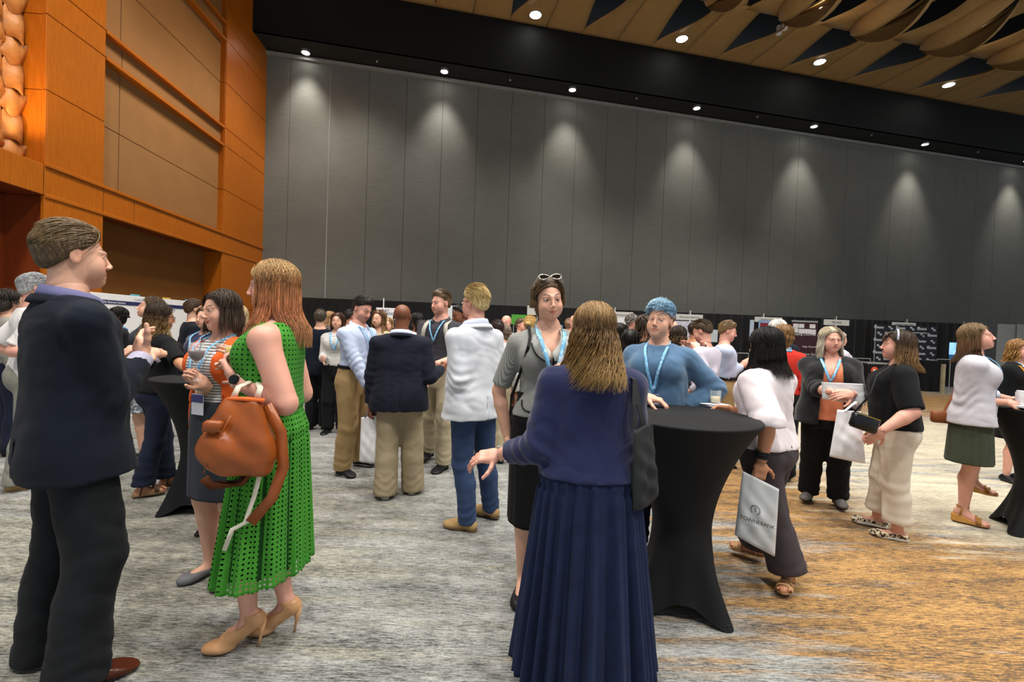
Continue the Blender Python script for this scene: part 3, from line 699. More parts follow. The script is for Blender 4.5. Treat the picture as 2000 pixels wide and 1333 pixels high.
    if paths:
        for m in set(len(p) for p in paths):
            ii = [i for i, p in enumerate(paths) if len(p) == m]
            parts.append(locks([paths[i] for i in ii], [rad[i] for i in ii], [cols[i] for i in ii]))
    return join(parts)
# ------------------------------------------------------------------ hand
def hand_field(wr, fdir, pdir, side, s, vox, curl=.3, spread=.12, thumb=(.5, .3), curls=None):
    """wr wrist point, fdir finger direction, pdir palm normal (out of the palm), side +1 right / -1 left"""
    f = nrm(fdir); p = nrm(np.array(pdir)-f*(np.array(pdir) @ f)); t = np.cross(f, p)*(-1 if side > 0 else 1)*-1      # towards the thumb
    t = np.cross(p, f)*side; H = Field(wr-.20*s, wr+.20*s, vox)
    Wp = lambda a, b, c: wr+(f*a+t*b+p*c)*s            # a along fingers, b thumb side, c palm side
    R = np.array([t, f, p])
    H.cone(Wp(-.04, 0, 0), Wp(.0, 0, 0), .015*s, .0245*s, .012*s, flat=(p, .82)); H.cone(Wp(.0, 0, 0), Wp(.03, 0, 0), .0245*s, .027*s, .012*s, flat=(p, .75)); H.box(Wp(.055, .0, .0), np.array([.037, .044, .0135])*s, R, .012*s, .02*s)
    H.ell(Wp(.035, .026, .008), np.array([.017, .030, .016])*s, R, .015*s)
    base = [(.094, .027, .050, .0090), (.099, .009, .055, .0094), (.095, -.009, .050, .0088), (.085, -.026, .039, .0078)]
    for i, (a, b, L, r) in enumerate(base):
        cu = (curls[i] if curls else curl)*1.0; q = Wp(a, b, 0); sp = (1.5-i)*spread; dr = nrm(f*math.cos(sp)+t*math.sin(sp)); ang = 0; segs = (L*.5, L*.32*1.15, L*.24*1.2)
        for k, l in enumerate(segs):
            ang += cu*(1.25, 1.45, .8)[k]; d = dr*math.cos(ang)+p*math.sin(ang); q2 = q+d*l*1.55*s; r1 = r*(1-.08*k); H.cone(q, q2, r1*s, r1*.93*s, .004*s); q = q2
    out, opp = thumb; q = Wp(.022, .030, .006); ang = 0
    d = nrm(t*math.sin(.5+out)+f*math.cos(.5+out)+p*opp)
    for k, (l, r) in enumerate(((.040, .0125), (.032, .0105), (.026, .0095))):
        d = nrm(d+(f*.25-t*.12*k+p*opp*.35)*(k > 0)); q2 = q+d*l*s; H.cone(q, q2, r*s, r*.93*s, .007*s); q = q2
    V, F = H.mesh(); V = smooth(V, F, 1, .35)
    L = (V-wr) @ np.array([f, t, p]).T/s; col = np.ones((len(V), 3)); k = np.clip((L[:, 0]-.09)/.08, 0, 1)[:, None]*.35; col = col*(1-k)+k*np.array([1.0, .80, .78])
    keep = L[:, 0] > -.035; F = F[keep[F].all(1)]
    return V, F, col
def ik(a, b, l1, l2, hint):
    d = b-a; D = np.linalg.norm(d); D2 = min(D, (l1+l2)*.999); u = d/(D+1e-9); b = a+u*D2; x = (l1*l1-l2*l2+D2*D2)/(2*D2); h = math.sqrt(max(l1*l1-x*x, 0)); hv = np.array(hint, float); hv = nrm(hv-u*(hv @ u)); return a+u*x+hv*h, b
# ------------------------------------------------------------------ torso tables, fractions of height from the crotch up: z, half width, half depth, forward shift
def torso_table(o):
    H = o['H']; f = o.get('fat', 0); m = o.get('male', 0); bust = o.get('bust', 0 if m else .6); belly = o.get('belly', f*.7); w = o.get('wide', 1)
    T = [(-.06, .070+.020*f, .055+.018*f, 0), (-.02, .090+.022*f, .066+.02*f, -.004), (.03, .098+.004*(1-m)+.028*f, .068+.022*f, -.006), (.08, .088+.004*m+.032*f, .062+.012*f+.012*belly, .004*belly), (.13, .076+.010*m+.034*f, .055+.012*f+.022*belly, .012*belly),
         (.18, .080+.012*m+.028*f, .058+.012*f+.014*belly, .008*belly), (.23, .092+.012*m+.022*f, .064+.012*f+.008*bust, .010*bust), (.265, .098+.014*m+.018*f, .062+.010*f+.006*bust, .008*bust), (.290, .090+.016*m+.012*f, .052+.008*f, -.003), (.308, .066+.014*m+.006*f, .042+.006*f, -.006), (.326, .044+.006*m, .034, -.006), (.352, .036+.004*m+.003*f, .032, -.004)]
    return [(z*H, a*H*w, b*H, c*H) for z, a, b, c in T]
class Body: pass
def solve(o):
    """joints of the person in world space"""
    B = Body(); B.o = o; H = o['H']; o['yaw'] = yaw = o['yaw']+math.degrees(math.atan2(o['pos'][0], o['pos'][1])); B.R = rotm(yaw); pos = np.array([*o['pos'][:2], 0.]); B.pos = pos
    up = np.array([0, 0, 1.]); r, f = B.R[0], B.R[1]; B.heel = o.get('heel', 0.0)
    L2W = lambda p: pos+r*p[0]+f*p[1]+up*p[2]; B.L2W = L2W
    sh = o.get('hipshift', (0, 0)); hz = .522*H+B.heel*.85-o.get('drop', 0)
    B.pel = L2W((sh[0], sh[1], hz-.0*H)); lf, lr = o.get('lean', (0, 0))
    top = L2W((sh[0]+lr, sh[1]+lf, hz+.30*H)); z = nrm(top-B.pel); ty = rotm(yaw+o.get('twist', 0)); x = nrm(ty[0]-z*(ty[0] @ z)); B.T = np.array([x, np.cross(z, x), z])
    B.TP = lambda a, b, c: B.pel+B.T.T @ np.array([a, b, c]); B.tab = torso_table(o)
    sw = o.get('sw', .096+.013*o.get('male', 0)+.010*o.get('fat', 0))*H
    B.shz = .273*H; B.sh = {q: B.TP(q*sw, -.004*H, B.shz+o.get('shrug', {}).get(q, 0)) for q in (-1, 1)}
    B.neck = B.TP(0, -.008*H, .321*H)
    hy, hp, hr = o.get('head', (0, 0, 0)); B.HR = rotm(yaw+o.get('twist', 0)+hy, hp, hr); B.hs = .1285*H/.228*o.get('hs', 1)
    hc = B.neck+np.array([0, 0, 1.])*.095*H+rotm(yaw+o.get('twist', 0))[1]*(.014*H+lf*.10)+rotm(yaw)[1]*(.0006*hp*H)+B.T[0]*o.get('htilt', 0); B.hc = hc
    B.arm = {}
    for q, key in ((1, 'ra'), (-1, 'la')):
        a = o.get(key) or {}
        tgt = a.get('w')
        tgt = B.pel+B.R.T @ (np.array([q*(.155+.03*o.get('fat', 0)), .02, -.03])*H) if tgt is None else (L2W(tgt) if not a.get('world') else np.array(tgt, float))
        hint = a.get('e', (q*.5, -1, -.2)); hint = B.R.T @ np.array([hint[0]*.45, hint[1]*.7, hint[2]-.8]); el, wr = ik(B.sh[q], tgt, .172*H, .152*H, hint)
        fd = a.get('f'); fd = nrm(wr-el) if fd is None else (nrm(B.R.T @ np.array(fd)) if not a.get('fw') else nrm(fd)); pn = a.get('p', (-q, 0, 0)); pn = B.R.T @ np.array(pn) if not a.get('fw') else np.array(pn)
        B.arm[q] = (el, wr, fd, pn, a)
    B.leg = {}
    for q, key in ((1, 'rl'), (-1, 'll')):
        a = o.get(key) or {}; ft = a.get('p', (q*.055*H, 0)); fy = a.get('yaw', q*12); hip = B.pel+B.R.T @ np.array([q*.050*H, 0, .0]); FR = rotm(yaw+fy)
        if a.get('world'): base = np.array([ft[0], ft[1], a.get('z', 0.)])
        else: base = L2W((ft[0], ft[1], a.get('z', 0.)))
        ank = base+np.array([0, 0, .045*H+B.heel]); kn, ank = ik(hip, ank, .245*H, .235*H, B.R.T @ np.array(a.get('k', (q*.15, 1, 0))))
        B.leg[q] = (hip, kn, ank, FR, np.array([ank[0], ank[1], ank[2]-.045*H-B.heel]))
    return B
def foot_field(Fd, ank, FR, base, H, heel, k=.015, off=0, top=None, clipz=True):
    s = H/1.7; P = lambda x, y, z: base+FR.T @ (np.array([x, y, z])*s); hh = heel/s
    Fd.cone(ank, P(0, -.035, .034+hh), .030*s+off, .031*s+off, k); Fd.cone(P(0, -.035, .034+hh), P(0, .085, .030+hh*.12), .030*s+off, .031*s+off, k); Fd.cone(P(0, .0, .055+hh*.95), P(0, .08, .032+hh*.15), .028*s+off, .026*s+off, k)
    Fd.ell(P(0, .105, .024), np.array([.042, .055, .022])*s+off, FR, k); Fd.ell(P(.006, .135, .018), np.array([.034, .040, .016])*s+off, FR, k)
def build_skin(B, vox, near):
    o = B.o; H = o['H']; f = o.get('fat', 0); m = o.get('male', 0); am = o.get('armr', 1)
    pts = [B.pel, B.hc, *B.sh.values()]+[x for q in B.arm.values() for x in q[:2]]+[x for q in B.leg.values() for x in (q[1], q[2], q[4])]
    lo = np.min(pts, 0)-.24; hi = np.max(pts, 0)+.24; lo[2] = -.01; D = Field(lo, hi, vox)
    D.prof(B.pel, B.T, B.tab, .02, off=-.006)
    if o.get('bust', 0 if m else .6) > 0:
        b = o.get('bust', .6)
        for q in (-1, 1): D.ell(B.TP(q*.047*H, (.047+.012*b+.012*f)*H, .225*H), np.array([.044, .034, .044])*H*(.64+.3*b), B.T, .03)
    for q in (-1, 1):
        s0 = B.sh[q]; el, wr, fd, pn, a = B.arm[q]
        D.cone(B.TP(q*.04*H, -.01*H, B.shz+.015*H), s0, .032*H, .0285*H*am*(1+.15*f), .03); D.cone(s0, el, .0285*H*am*(1+.25*f), .0240*H*am*(1+.22*f), .02); mid = el+(wr-el)*.3
        D.cone(el, mid, .0245*H*am*(1+.2*f), .0255*H*am*(1+.15*f), .01); D.cone(mid, wr, .0255*H*am*(1+.15*f), .0165*H*(1+.1*f), .01); D.cone(wr, wr+fd*.02, .0160*H, .010*H, .01)
        hip, kn, ank, FR, base = B.leg[q]
        D.cone(hip, kn, .053*H*(1+.3*f), .033*H*(1+.15*f), .02); c1 = kn+(ank-kn)*.28-FR[1]*.008*H; D.cone(kn, c1, .031*H*(1+.1*f), .034*H*(1+.15*f), .015); D.cone(c1, ank, .034*H*(1+.15*f), .0205*H*(1+.1*f), .015)
        if any(g['kind'] in ('pump', 'sandal', 'wedge', 'flat', 'slide') for g in o.get('shoes', [])): foot_field(D, ank, FR, base, H, B.heel)
    D.cone(B.neck-np.array([0, 0, .02*H]), B.neck+(B.hc-B.neck)*.45, .034*H*(1+.1*m+.2*f), .0255*H*(1+.12*m+.18*f), .025)
    V, F = D.mesh(); V = smooth(V, F, 1)
    up_ = nrm(B.hc-B.neck); cut = ((V-(B.neck+(B.hc-B.neck)*.52)) @ up_) > 0; F = F[~cut[F].any(1)]
    for q in (-1, 1):
        el, wr, fd, pn, a = B.arm[q]; c_ = ((V-wr) @ fd > .004) & (np.linalg.norm(V-wr, axis=1) < .07*H); F = F[~c_[F].any(1)]
    parts = [(V, F)]
    hv = o.get('hvox', (.0042 if near else .0075)); o2 = dict(o); o2['neckp'] = B.neck+up_*.012*H; o2['neckd'] = up_
    V, F, C, eyes = head_field(B.hc, B.HR, B.hs, hv, o2); parts.append((V, F, C))
    for q in (-1, 1):
        el, wr, fd, pn, a = B.arm[q]
        if a.get('hide'): continue
        V, F, C = hand_field(wr, fd, pn, q, H/1.72*(1+.06*m+.05*f), .0046 if near else .008, a.get('curl', .28), a.get('spread', .08), a.get('thumb', (.5, .3)), a.get('curls')); parts.append((V, F, C))
    return join(parts), eyes
def fig_uv(B, V): L = (V-B.pel) @ B.T.T; return np.stack([np.arctan2(L[:, 0], L[:, 1])*.16, L[:, 2], L[:, 1]], 1)
def wrinkle(V, F, amp, sc, seed, B, vert=.35):
    N = vnormals(V, F); P = (V-B.pel)*np.array([1, 1, vert]); d = wave(P, sc, seed); d2 = wave((V-B.pel) @ np.array([[1, 0, 0], [0, 1, 0], [.5, .5, 1.6]]), sc*1.1, seed+2); c1 = np.exp(-(d/.38)**2); c2 = np.exp(-(d2/.30)**2)*np.exp(-(wave(P, sc*.6, seed+5)/.6)**2); return V+N*((.45-c1*.9-c2*.6)*amp)[:, None]
def garment_top(B, g, vox, near, seed):
    """shirt, jacket, sweater, blouse: g keys off, hem, top, sleeve (0..2 along the arm), sr (sleeve looseness), open (front gap at top, bottom), flare, vneck, mat, name"""
    o = B.o; H = o['H']; f = o.get('fat', 0); m = o.get('male', 0); off = g.get('off', .010); hem = g.get('hem', .0)*H; sl = g.get('sleeve', 2); sr = 1+(g.get('sr', 1.18)-1)*.5; am = o.get('armr', 1)
    top = g.get('top', .322)*H
    pts = [B.TP(x, y, z) for x in (-.2, .2) for y in (-.2, .2) for z in (hem, .35*H)]+[x for q in B.arm.values() for x in q[:2]]+list(B.sh.values()); lo = np.min(pts, 0)-.12; hi = np.max(pts, 0)+.12; D = Field(lo, hi, vox)
    tab = [list(r) for r in B.tab]; fl = g.get('flare', 0)*H; zf = .13*H
    if g.get('boxy'):                                         # hangs straight from the chest or over the belly
        wmin = max(r[1] for r in tab if r[0] > .2*H)*g['boxy']
        for r in tab:
            if r[0] < .23*H: r[1] = max(r[1], wmin*(1-.25*max(0, (r[0]-.0)/.23/H-.3)*0)); r[2] = max(r[2], g.get('bd', .062)*H)
    for r in tab:
        if r[0] < zf: r[1] += fl*(zf-r[0])/zf; r[2] += fl*(zf-r[0])/zf
    if hem < tab[0][0]: q = tab[0]; tab.insert(0, [hem-.01, tab[1][1]+fl*.5, tab[1][2]+fl*.4, q[3]])
    if hem < 0:
        for r in tab:
            if r[0] < .02*H: r[1] = max(r[1], tab[3][1]+fl*.6); r[2] = max(r[2], tab[3][2]+fl*.5)
    for r in tab:
        if r[0] > .26*H: r[1] += g.get('pad', 0)*H
    D.prof(B.pel, B.T, tab, .01, n=g.get('n', 2.4), off=off, bot=hem, top=top)
    if o.get('bust', 0 if m else .6) > 0:
        b = o.get('bust', .6)
        for q in (-1, 1): D.ell(B.TP(q*.045*H, (.047+.012*b+.012*f)*H, .225*H), np.array([.048, .036, .050])*H*(.64+.3*b)+off, B.T, .05)
    if sl > 0:
        for q in (-1, 1):
            el, wr, fd, pn, a = B.arm[q]; s0 = B.sh[q]
            A = Field(np.min([s0, el, wr], 0)-.14, np.max([s0, el, wr], 0)+.14, vox); A.lo = D.lo+np.round((A.lo-D.lo)/vox)*vox; A.ax = [(A.lo[i]+vox*np.arange(A.n[i])).astype(np.float32) for i in range(3)]; D.cone(B.TP(q*.045*H, -.01*H, B.shz+.012*H), s0, .032*H+off, .0285*H*am*(1+.15*f)+off*.8, .03)
            r0 = .0285*H*am*(1+.22*f)*sr+off*.35; r1 = .0265*H*am*(1+.25*f)*sr+off*.3; pf = g.get('puff', 0)*H
            if sl <= 1:
                e_ = s0+(el-s0)*sl; A.cone(s0, e_, r0, (r0*(1-sl)+r1*sl)+pf+.004, .03)
            else:
                A.cone(s0, el, r0+pf*.5, r1+pf, .03); t = sl-1; e_ = el+(wr-el)*t; r2 = (r1*(1-t)+.0215*H*sr*t)+off*.2; mid = el+(e_-el)*.45; A.cone(el, mid, r1+pf, (r1+r2)/2+pf*.8, .02); A.cone(mid, e_, (r1+r2)/2+pf*.8, r2*g.get('cuff', 1), .015)
            dirn = nrm(e_-(s0 if sl <= 1 else el)); A.clip_blk(lambda X, Y, Z: (X-e_[0])*dirn[0]+(Y-e_[1])*dirn[1]+(Z-e_[2])*dirn[2], e_-.10, e_+.10); D.merge(A, .025)
    else:
        for q in (-1, 1):
            D.ell(B.sh[q]+B.T[0]*q*.030*H+B.T[2]*-.012*H, np.array([.030, .07, .062])*H, B.T, .006, 's')
    if g.get('crew', 1):                                      # neck hole
        nz = g.get('nz', .012)*H; D.ell(B.neck+B.T[2]*nz+B.T[1]*.014*H, np.array([g.get('nw', .042), .046, .030])*H, B.T, .008, 's')
    if g.get('vneck'):
        d = g['vneck']*H
        for k in range(6): t = k/5; D.ell(B.TP(0, .07*H, .31*H-d*t), np.array([.040*(1-t)+.006, .06, .02])*H, B.T, .006, 's')
    if g.get('open'):
        a0, a1 = g['open']; L2 = .32*H
        def wedge(X, Y, Z):
            x, y, z = X-B.pel[0], Y-B.pel[1], Z-B.pel[2]; lx, ly, lz = (B.T[i][0]*x+B.T[i][1]*y+B.T[i][2]*z for i in range(3))
            hw = a1*H+(a0-a1)*H*np.clip(lz/L2, 0, 1); return np.maximum(np.abs(lx-g.get('ox', 0)*H)-hw, -ly+.01)
        D.put(wedge, B.pel-.5, B.pel+.6, .004, 's')
    if g.get('vent'):
        D.box(B.TP(0, -.12*H, hem+.03*H), [.004, .12*H, .06*H], B.T, .002, .002, 's')
    V, F = D.mesh(); V = smooth(V, F, 1)
    V = wrinkle(V, F, g.get('wr', .006)*.62, g.get('ws', 13), seed, B, g.get('wv', .6))
    # creases round the elbows
    for q in (-1, 1):
        el, wr = B.arm[q][:2]; d = np.linalg.norm(V-el, axis=1); ax_ = nrm(wr-B.sh[q]); k = np.exp(-(d/.11)**2)*(sl > 1.1); N = None
        if sl > 1.1:
            N = vnormals(V, F); V = V+N*(k*.006*np.sin((V-el) @ ax_*95+3*np.sin((V-el) @ B.T[1]*25)))[:, None]
    return V, F, fig_uv(B, V)
def garment_pants(B, g, vox, near, seed):
    o = B.o; H = o['H']; f = o.get('fat', 0); off = g.get('off', .008); D = Field(np.min([B.pel, *[x for q in B.leg.values() for x in (q[1], q[2])]], 0)-.22, np.max([B.pel, *[x for q in B.leg.values() for x in (q[1], q[2])]], 0)+.28, vox)
    D.prof(B.pel, B.T, B.tab, .02, off=off, top=g.get('waist', .10)*H, bot=-.06*H, n=2.3)
    thr = g.get('thigh', 1.0); kr = g.get('knee', 1.25); hr_ = g.get('hemr', 1.9); hem = g.get('hem', .03)
    if f: D.ell(B.TP(0, -.045*H, -.005*H), np.array([.085, .05, .06])*H*(1+.3*f), B.T, .04)
    for q in (-1, 1):
        hip, kn, ank, FR, base = B.leg[q]; hip = hip+np.array([0, 0, .0])
        hp = kn+nrm(ank-kn)*((.235*H)*(1-hem*0)); e_ = ank+nrm(ank-kn)*(.045*H-hem*H)
        D.cone(hip-B.R[1]*.006*H, kn, (.054*H*(1+.32*f))*thr+off, .034*H*(1+.15*f)*kr+off, .035); c1 = kn+(e_-kn)*.35-FR[1]*.006*H
        r1 = .034*H*(1+.15*f)*max(kr*.96, 1); D.cone(kn, c1, .034*H*(1+.15*f)*kr+off, r1+off, .02); D.cone(c1, e_, r1+off, .021*H*hr_+off, .02, flat=None)
        dn = nrm(e_-kn)*.8+np.array([0, 0, -.2]); dn = nrm(dn+FR[1]*.15); D.clip_blk(lambda X, Y, Z: (X-e_[0])*dn[0]+(Y-e_[1])*dn[1]+(Z-e_[2])*dn[2], e_-.12, e_+.12)
    V, F = D.mesh(); V = smooth(V, F, 1); V = wrinkle(V, F, g.get('wr', .007)*.6, g.get('ws', 12), seed+1, B, g.get('wv', .45))
    for q in (-1, 1):                                          # break over the shoe and behind the knee
        hip, kn, ank, FR, base = B.leg[q]; N = vnormals(V, F)
        for c_, rr, fr in ((ank+np.array([0, 0, .03*H]), .10, 85), (kn, .09, 60)):
            d = np.linalg.norm(V-c_, axis=1); V = V+N*(np.exp(-(d/rr)**2)*.006*np.sin((V-c_)[:, 2]*fr+4*np.sin((V-c_) @ FR[0]*20+seed)))[:, None]
    cu = fig_uv(B, V); return V, F, cu
def garment_skirt(B, g, seed):
    """lofted skirt: waist, hem (height over the ground in metres), flare, pleats"""
    o = B.o; H = o['H']; n = g.get('n', 220); m = g.get('rows', 46); z0 = B.TP(0, 0, g.get('waist', .12)*H)[2]; z1 = g['hem']; hipz = B.pel[2]+.01
    tab = np.array(B.tab); V = []; UV = []; pl = g.get('pleats', 14); pa = g.get('pamp', .03); rs = np.random.RandomState(seed); ph = rs.uniform(0, 6.28, 4)
    th = np.linspace(0, 2*PI, n, endpoint=False); st, ct = np.sin(th), np.cos(th); ks = [1/ (abs(a)**2.3+abs(b)**2.3)**(1/2.3) for a, b in zip(st, ct)]
    fx, fy = g.get('fx', g.get('flare', .12)), g.get('fy', g.get('flare', .12)); sh = g.get('shift', (0, 0)); per = 0
    for i in range(m+1):
        t = i/m; z = z0+(z1-z0)*t; lz = (z-B.pel[2])/B.T[2][2]; zz = max(lz, -.0*H); a, b, c = (np.interp(max(zz, .0), tab[:, 0], tab[:, j]) for j in (1, 2, 3))
        # never narrower than the hips once below them
        if z < hipz: a, b, c = (np.interp(.03*H, tab[:, 0], tab[:, j]) for j in (1, 2, 3))
        dn = max(0, (hipz+.10-z)/(hipz+.10-z1)); a += fx*dn**g.get('pw', 1.0)+g.get('off', .010); b += fy*dn**g.get('pw', 1.0)+g.get('off', .010)
        am = pa*(.12+.88*t)*min(1, t*5+.05); warp = th+.10*np.sin(3*th+ph[0])+.05*t*np.sin(2*th+ph[1])
        pr = np.sin(pl*warp+ph[2]); pr = np.sign(pr)*np.abs(pr)**.75; fold = am*(pr+.45*np.sin((2*pl+3)*warp+ph[3]+t*.8))
        hem_ = g.get('hemv', 0)*t**3*(np.sin(2*th+ph[1])+.6*np.sin(pl*warp+ph[2]))
        fr = B.TP(0, 0, 0); cen = np.array([B.pel[0], B.pel[1]])+(B.T[2][:2]/B.T[2][2])*(z-B.pel[2]) if z > B.pel[2] else np.array([B.pel[0], B.pel[1]])+(B.pos[:2]-B.pel[:2])*(B.pel[2]-z)/B.pel[2]*g.get('follow', 1.0)
        cen = cen+np.array(sh)*dn
        R = B.R; x = st*ks*(a+fold); y = ct*ks*(b+fold)+c
        pts = np.stack([cen[0]+R[0][0]*x+R[1][0]*y, cen[1]+R[0][1]*x+R[1][1]*y, np.full(n, z)+hem_], 1); V.append(pts)
        rr = (a+b)/2; UV.append(np.stack([th*g.get('uvr', .26), np.full(n, z0-z), np.zeros(n)], 1))
    V = np.concatenate(V); UV = np.concatenate(UV); i = np.arange(m)[:, None]*n; k = np.arange(n)[None]; F = np.stack([i+k, i+n+k, i+n+(k+1) % n, i+(k+1) % n], -1).reshape(-1, 4)
    return V, F, UV
def shoe(B, q, g, root, seed=0):
    """builds the shoe of one foot; kinds: dress, boot, sneaker, flat, sandal, wedge, pump, slide"""
    o = B.o; H = o['H']; hip, kn, ank, FR, base = B.leg[q]; s = H/1.7; P = lambda x, y, z: base+FR.T @ (np.array([x, y, z])*s); kind = g['kind']; vox = g.get('vox', .0075); hh = B.heel/s
    D = Field(base-np.array([.2, .2, .01]), base+np.array([.2, .2, .20+B.heel]), vox)
    sole_h = g.get('sole', .012); m = mat(*g['mat'][0], **g['mat'][1]); ms = mat(*g['smat'][0], **g['smat'][1]) if 'smat' in g else m
    def sole(th, wid=1.0, z0=0.0):
        S = Field(base-np.array([.2, .2, .02]), base+np.array([.2, .2, .12+B.heel]), vox); kk = .02*s
        S.ell(P(0, .108, 0), np.array([.047*wid, .066, .05])*s, FR, 0); S.ell(P(0, -.035, 0), np.array([.037*wid, .043, .05])*s, FR, 0); S.box(P(0, .035, 0), np.array([.034*wid, .075, .045])*s, FR, .02*s, kk)
        if kind == 'wedge':
            zt = lambda ly: th+hh*np.clip((.09-ly)/.12, 0, 1)
        else: zt = lambda ly: th+0*ly
        def cut(X, Y, Z):
            x, y = X-base[0], Y-base[1]; ly = (FR[1][0]*x+FR[1][1]*y)/s; return np.maximum(Z-base[2]-zt(ly)*s, base[2]+.0005-Z)
        S.f = S.f; S2 = Field(base-np.array([.2, .2, .02]), base+np.array([.2, .2, .12+B.heel]), vox)
        def body(X, Y, Z):
            x, y = X-base[0], Y-base[1]; lx = FR[0][0]*x+FR[0][1]*y; ly = FR[1][0]*x+FR[1][1]*y
            w_ = np.interp((ly/s).ravel(), [-.082, -.07, -.03, .03, .09, .13, .16, .176], [-.01, .024, .035, .033, .045, .040, .024, -.01], left=-.05, right=-.05).reshape(ly.shape)*s*wid
            return np.maximum(np.abs(lx-.006*q*-1*np.clip(ly/s/.15, 0, 1))-w_, cut(X, Y, Z))+0*Z
        S2.put(body, base-.2, base+.2, 0); V, F = S2.mesh(); return smooth(V, F, 1)if len(V) else V, F
    if kind in ('dress', 'boot', 'sneaker', 'flat'):
        foot_field(D, ank, FR, base+np.array([0, 0, .004]), H, B.heel, off=.006, k=.02); D.ell(P(0, .125, .024), np.array([.040, .052, .026])*s, FR, .02)
        topz = {'dress': .075, 'boot': .115, 'sneaker': .080, 'flat': .050}[kind]
        tn = FR.T @ nrm([0, .35 if kind != 'flat' else .0, .94]); tp = P(0, .02, topz); D.clip(lambda X, Y, Z: np.maximum((X-tp[0])*tn[0]+(Y-tp[1])*tn[1]+(Z-tp[2])*tn[2], base[2]+.002-Z))
        if kind == 'flat': D.ell(P(0, .025, .085), np.array([.032, .075, .052])*s, FR, .01, 's')
    elif kind == 'slide':
        foot_field(D, ank, FR, base+np.array([0, 0, .008]), H, B.heel, off=.006, k=.02); a0, a1 = P(0, -.01, .05), P(0, .2, 0)
        nn = FR.T @ nrm([0, -1, .25]); D.clip(lambda X, Y, Z: np.maximum((X-a0[0])*nn[0]+(Y-a0[1])*nn[1]+(Z-a0[2])*nn[2], base[2]+.002-Z))
    elif kind == 'pump':
        foot_field(D, ank, FR, base+np.array([0, 0, .002]), H, B.heel, off=.007, k=.012); D.ell(P(0, .155, .020), np.array([.024, .035, .017])*s, FR, .02)
        tn = FR.T @ nrm([0, 1.0, 2.1]) ; D.ell(P(0, .045, .085+hh*.62), np.array([.034, .085, .036+.02])*s, FR @ rotm(0, 28).T if False else FR, .012, 's')
        tp = P(0, -.02, .075+hh); D.clip(lambda X, Y, Z: Z-tp[2])
    if kind in ('dress', 'boot', 'sneaker', 'flat', 'slide', 'pump'):
        V, F = D.mesh(); V = smooth(V, F, 1)
        sh_ = link('shoe', qmesh('shoe', V, F, cuv=(V-base) @ FR.T), m, root)
        if kind == 'pump':
            a = MB(); a.tube([P(0, -.058, .030+hh), P(0, -.056, hh*.72), P(0, -.050, hh*.35), P(0, -.046, .002)], [.020*s, .0105*s, .006*s, .0055*s], 10); a.build('stiletto_heel', m, sh_, True)
        else:
            V, F = sole(sole_h, g.get('sw', 1.08)); link('sole', qmesh('sole', V, F), ms, sh_)
        if kind in ('dress', 'boot') and g.get('lace', 1):
            a = MB()
            for k in range(4): y = .028+.017*k; zt = .083-.011*k; a.tube([P(-.014, y, zt-.006), P(0, y+.004, zt+.003), P(.014, y, zt-.006)], .0018, 5)
            a.build('laces', mat('dark_laces', '241c18' if kind == 'dress' else '5a432c', .8), sh_)
        return
    # open shoes: sole with straps over the bare foot
    V, F = sole(sole_h, 1.08); sl_ = link('shoe', qmesh('sole', V, F), ms, root)
    def strap(y0, y1, z, wid, name='strap', r=.046):
        a = MB(); pts = []; wd = FR.T @ np.array([0, 1, .3 if kind == 'wedge' else 0.])
        for k in range(11): t = PI*k/10; y = y0+(y1-y0)*k/10; pts.append(P(-math.cos(t)*r, y, sole_h*.8+z[1]*0+(z[0])*math.sin(t)**.7)+np.array([0, 0, (B.heel*max(0, min(1, (.09-y)/.12))) if kind == 'wedge' else 0]))
        a.ribbon(pts, wd, wid*s, .0022); a.build(name, m, sl_, True)
    for st in g.get('straps', [(.10, .10, .05, .014), (.07, .09, .06, .009)]): strap(st[0], st[1], (st[2], 0), st[3])
    if g.get('anklestrap', 1):
        a = MB(); rr = .036*s; zc = ank+np.array([0, 0, .012*s]); pts = [zc+(FR[0]*math.cos(t)+FR[1]*math.sin(t)*1.12)*rr-FR[1]*.004 for t in np.linspace(0, 2*PI, 17)]; a.ribbon(pts, (0, 0, 1), .007*s, .002); a.build('ankle_strap', m, sl_, True)
        a = MB()
        for q_ in (-1, 1): a.ribbon([zc+FR[0]*q_*rr-FR[1]*.005, P(q_*.040, -.02, .012+hh)], FR[1], .006*s, .002)
        a.build('side_strap', m, sl_, True)
    # toes
    a = MB()
    for k in range(5): a.ball(P((-.030+.0145*k)*-q*-1*(1), .158-.006*abs(k-(0 if q < 0 else 4))*1.0, .016+sole_h), np.array([.0082, .014, .0085])*s*(1.25 if k == (4 if q < 0 else 0) else 1), 10, FR)
    a.build('toes', mat('skinflat_'+o['skin'], SKIN[o['skin']], .5, var=.05), sl_, True)
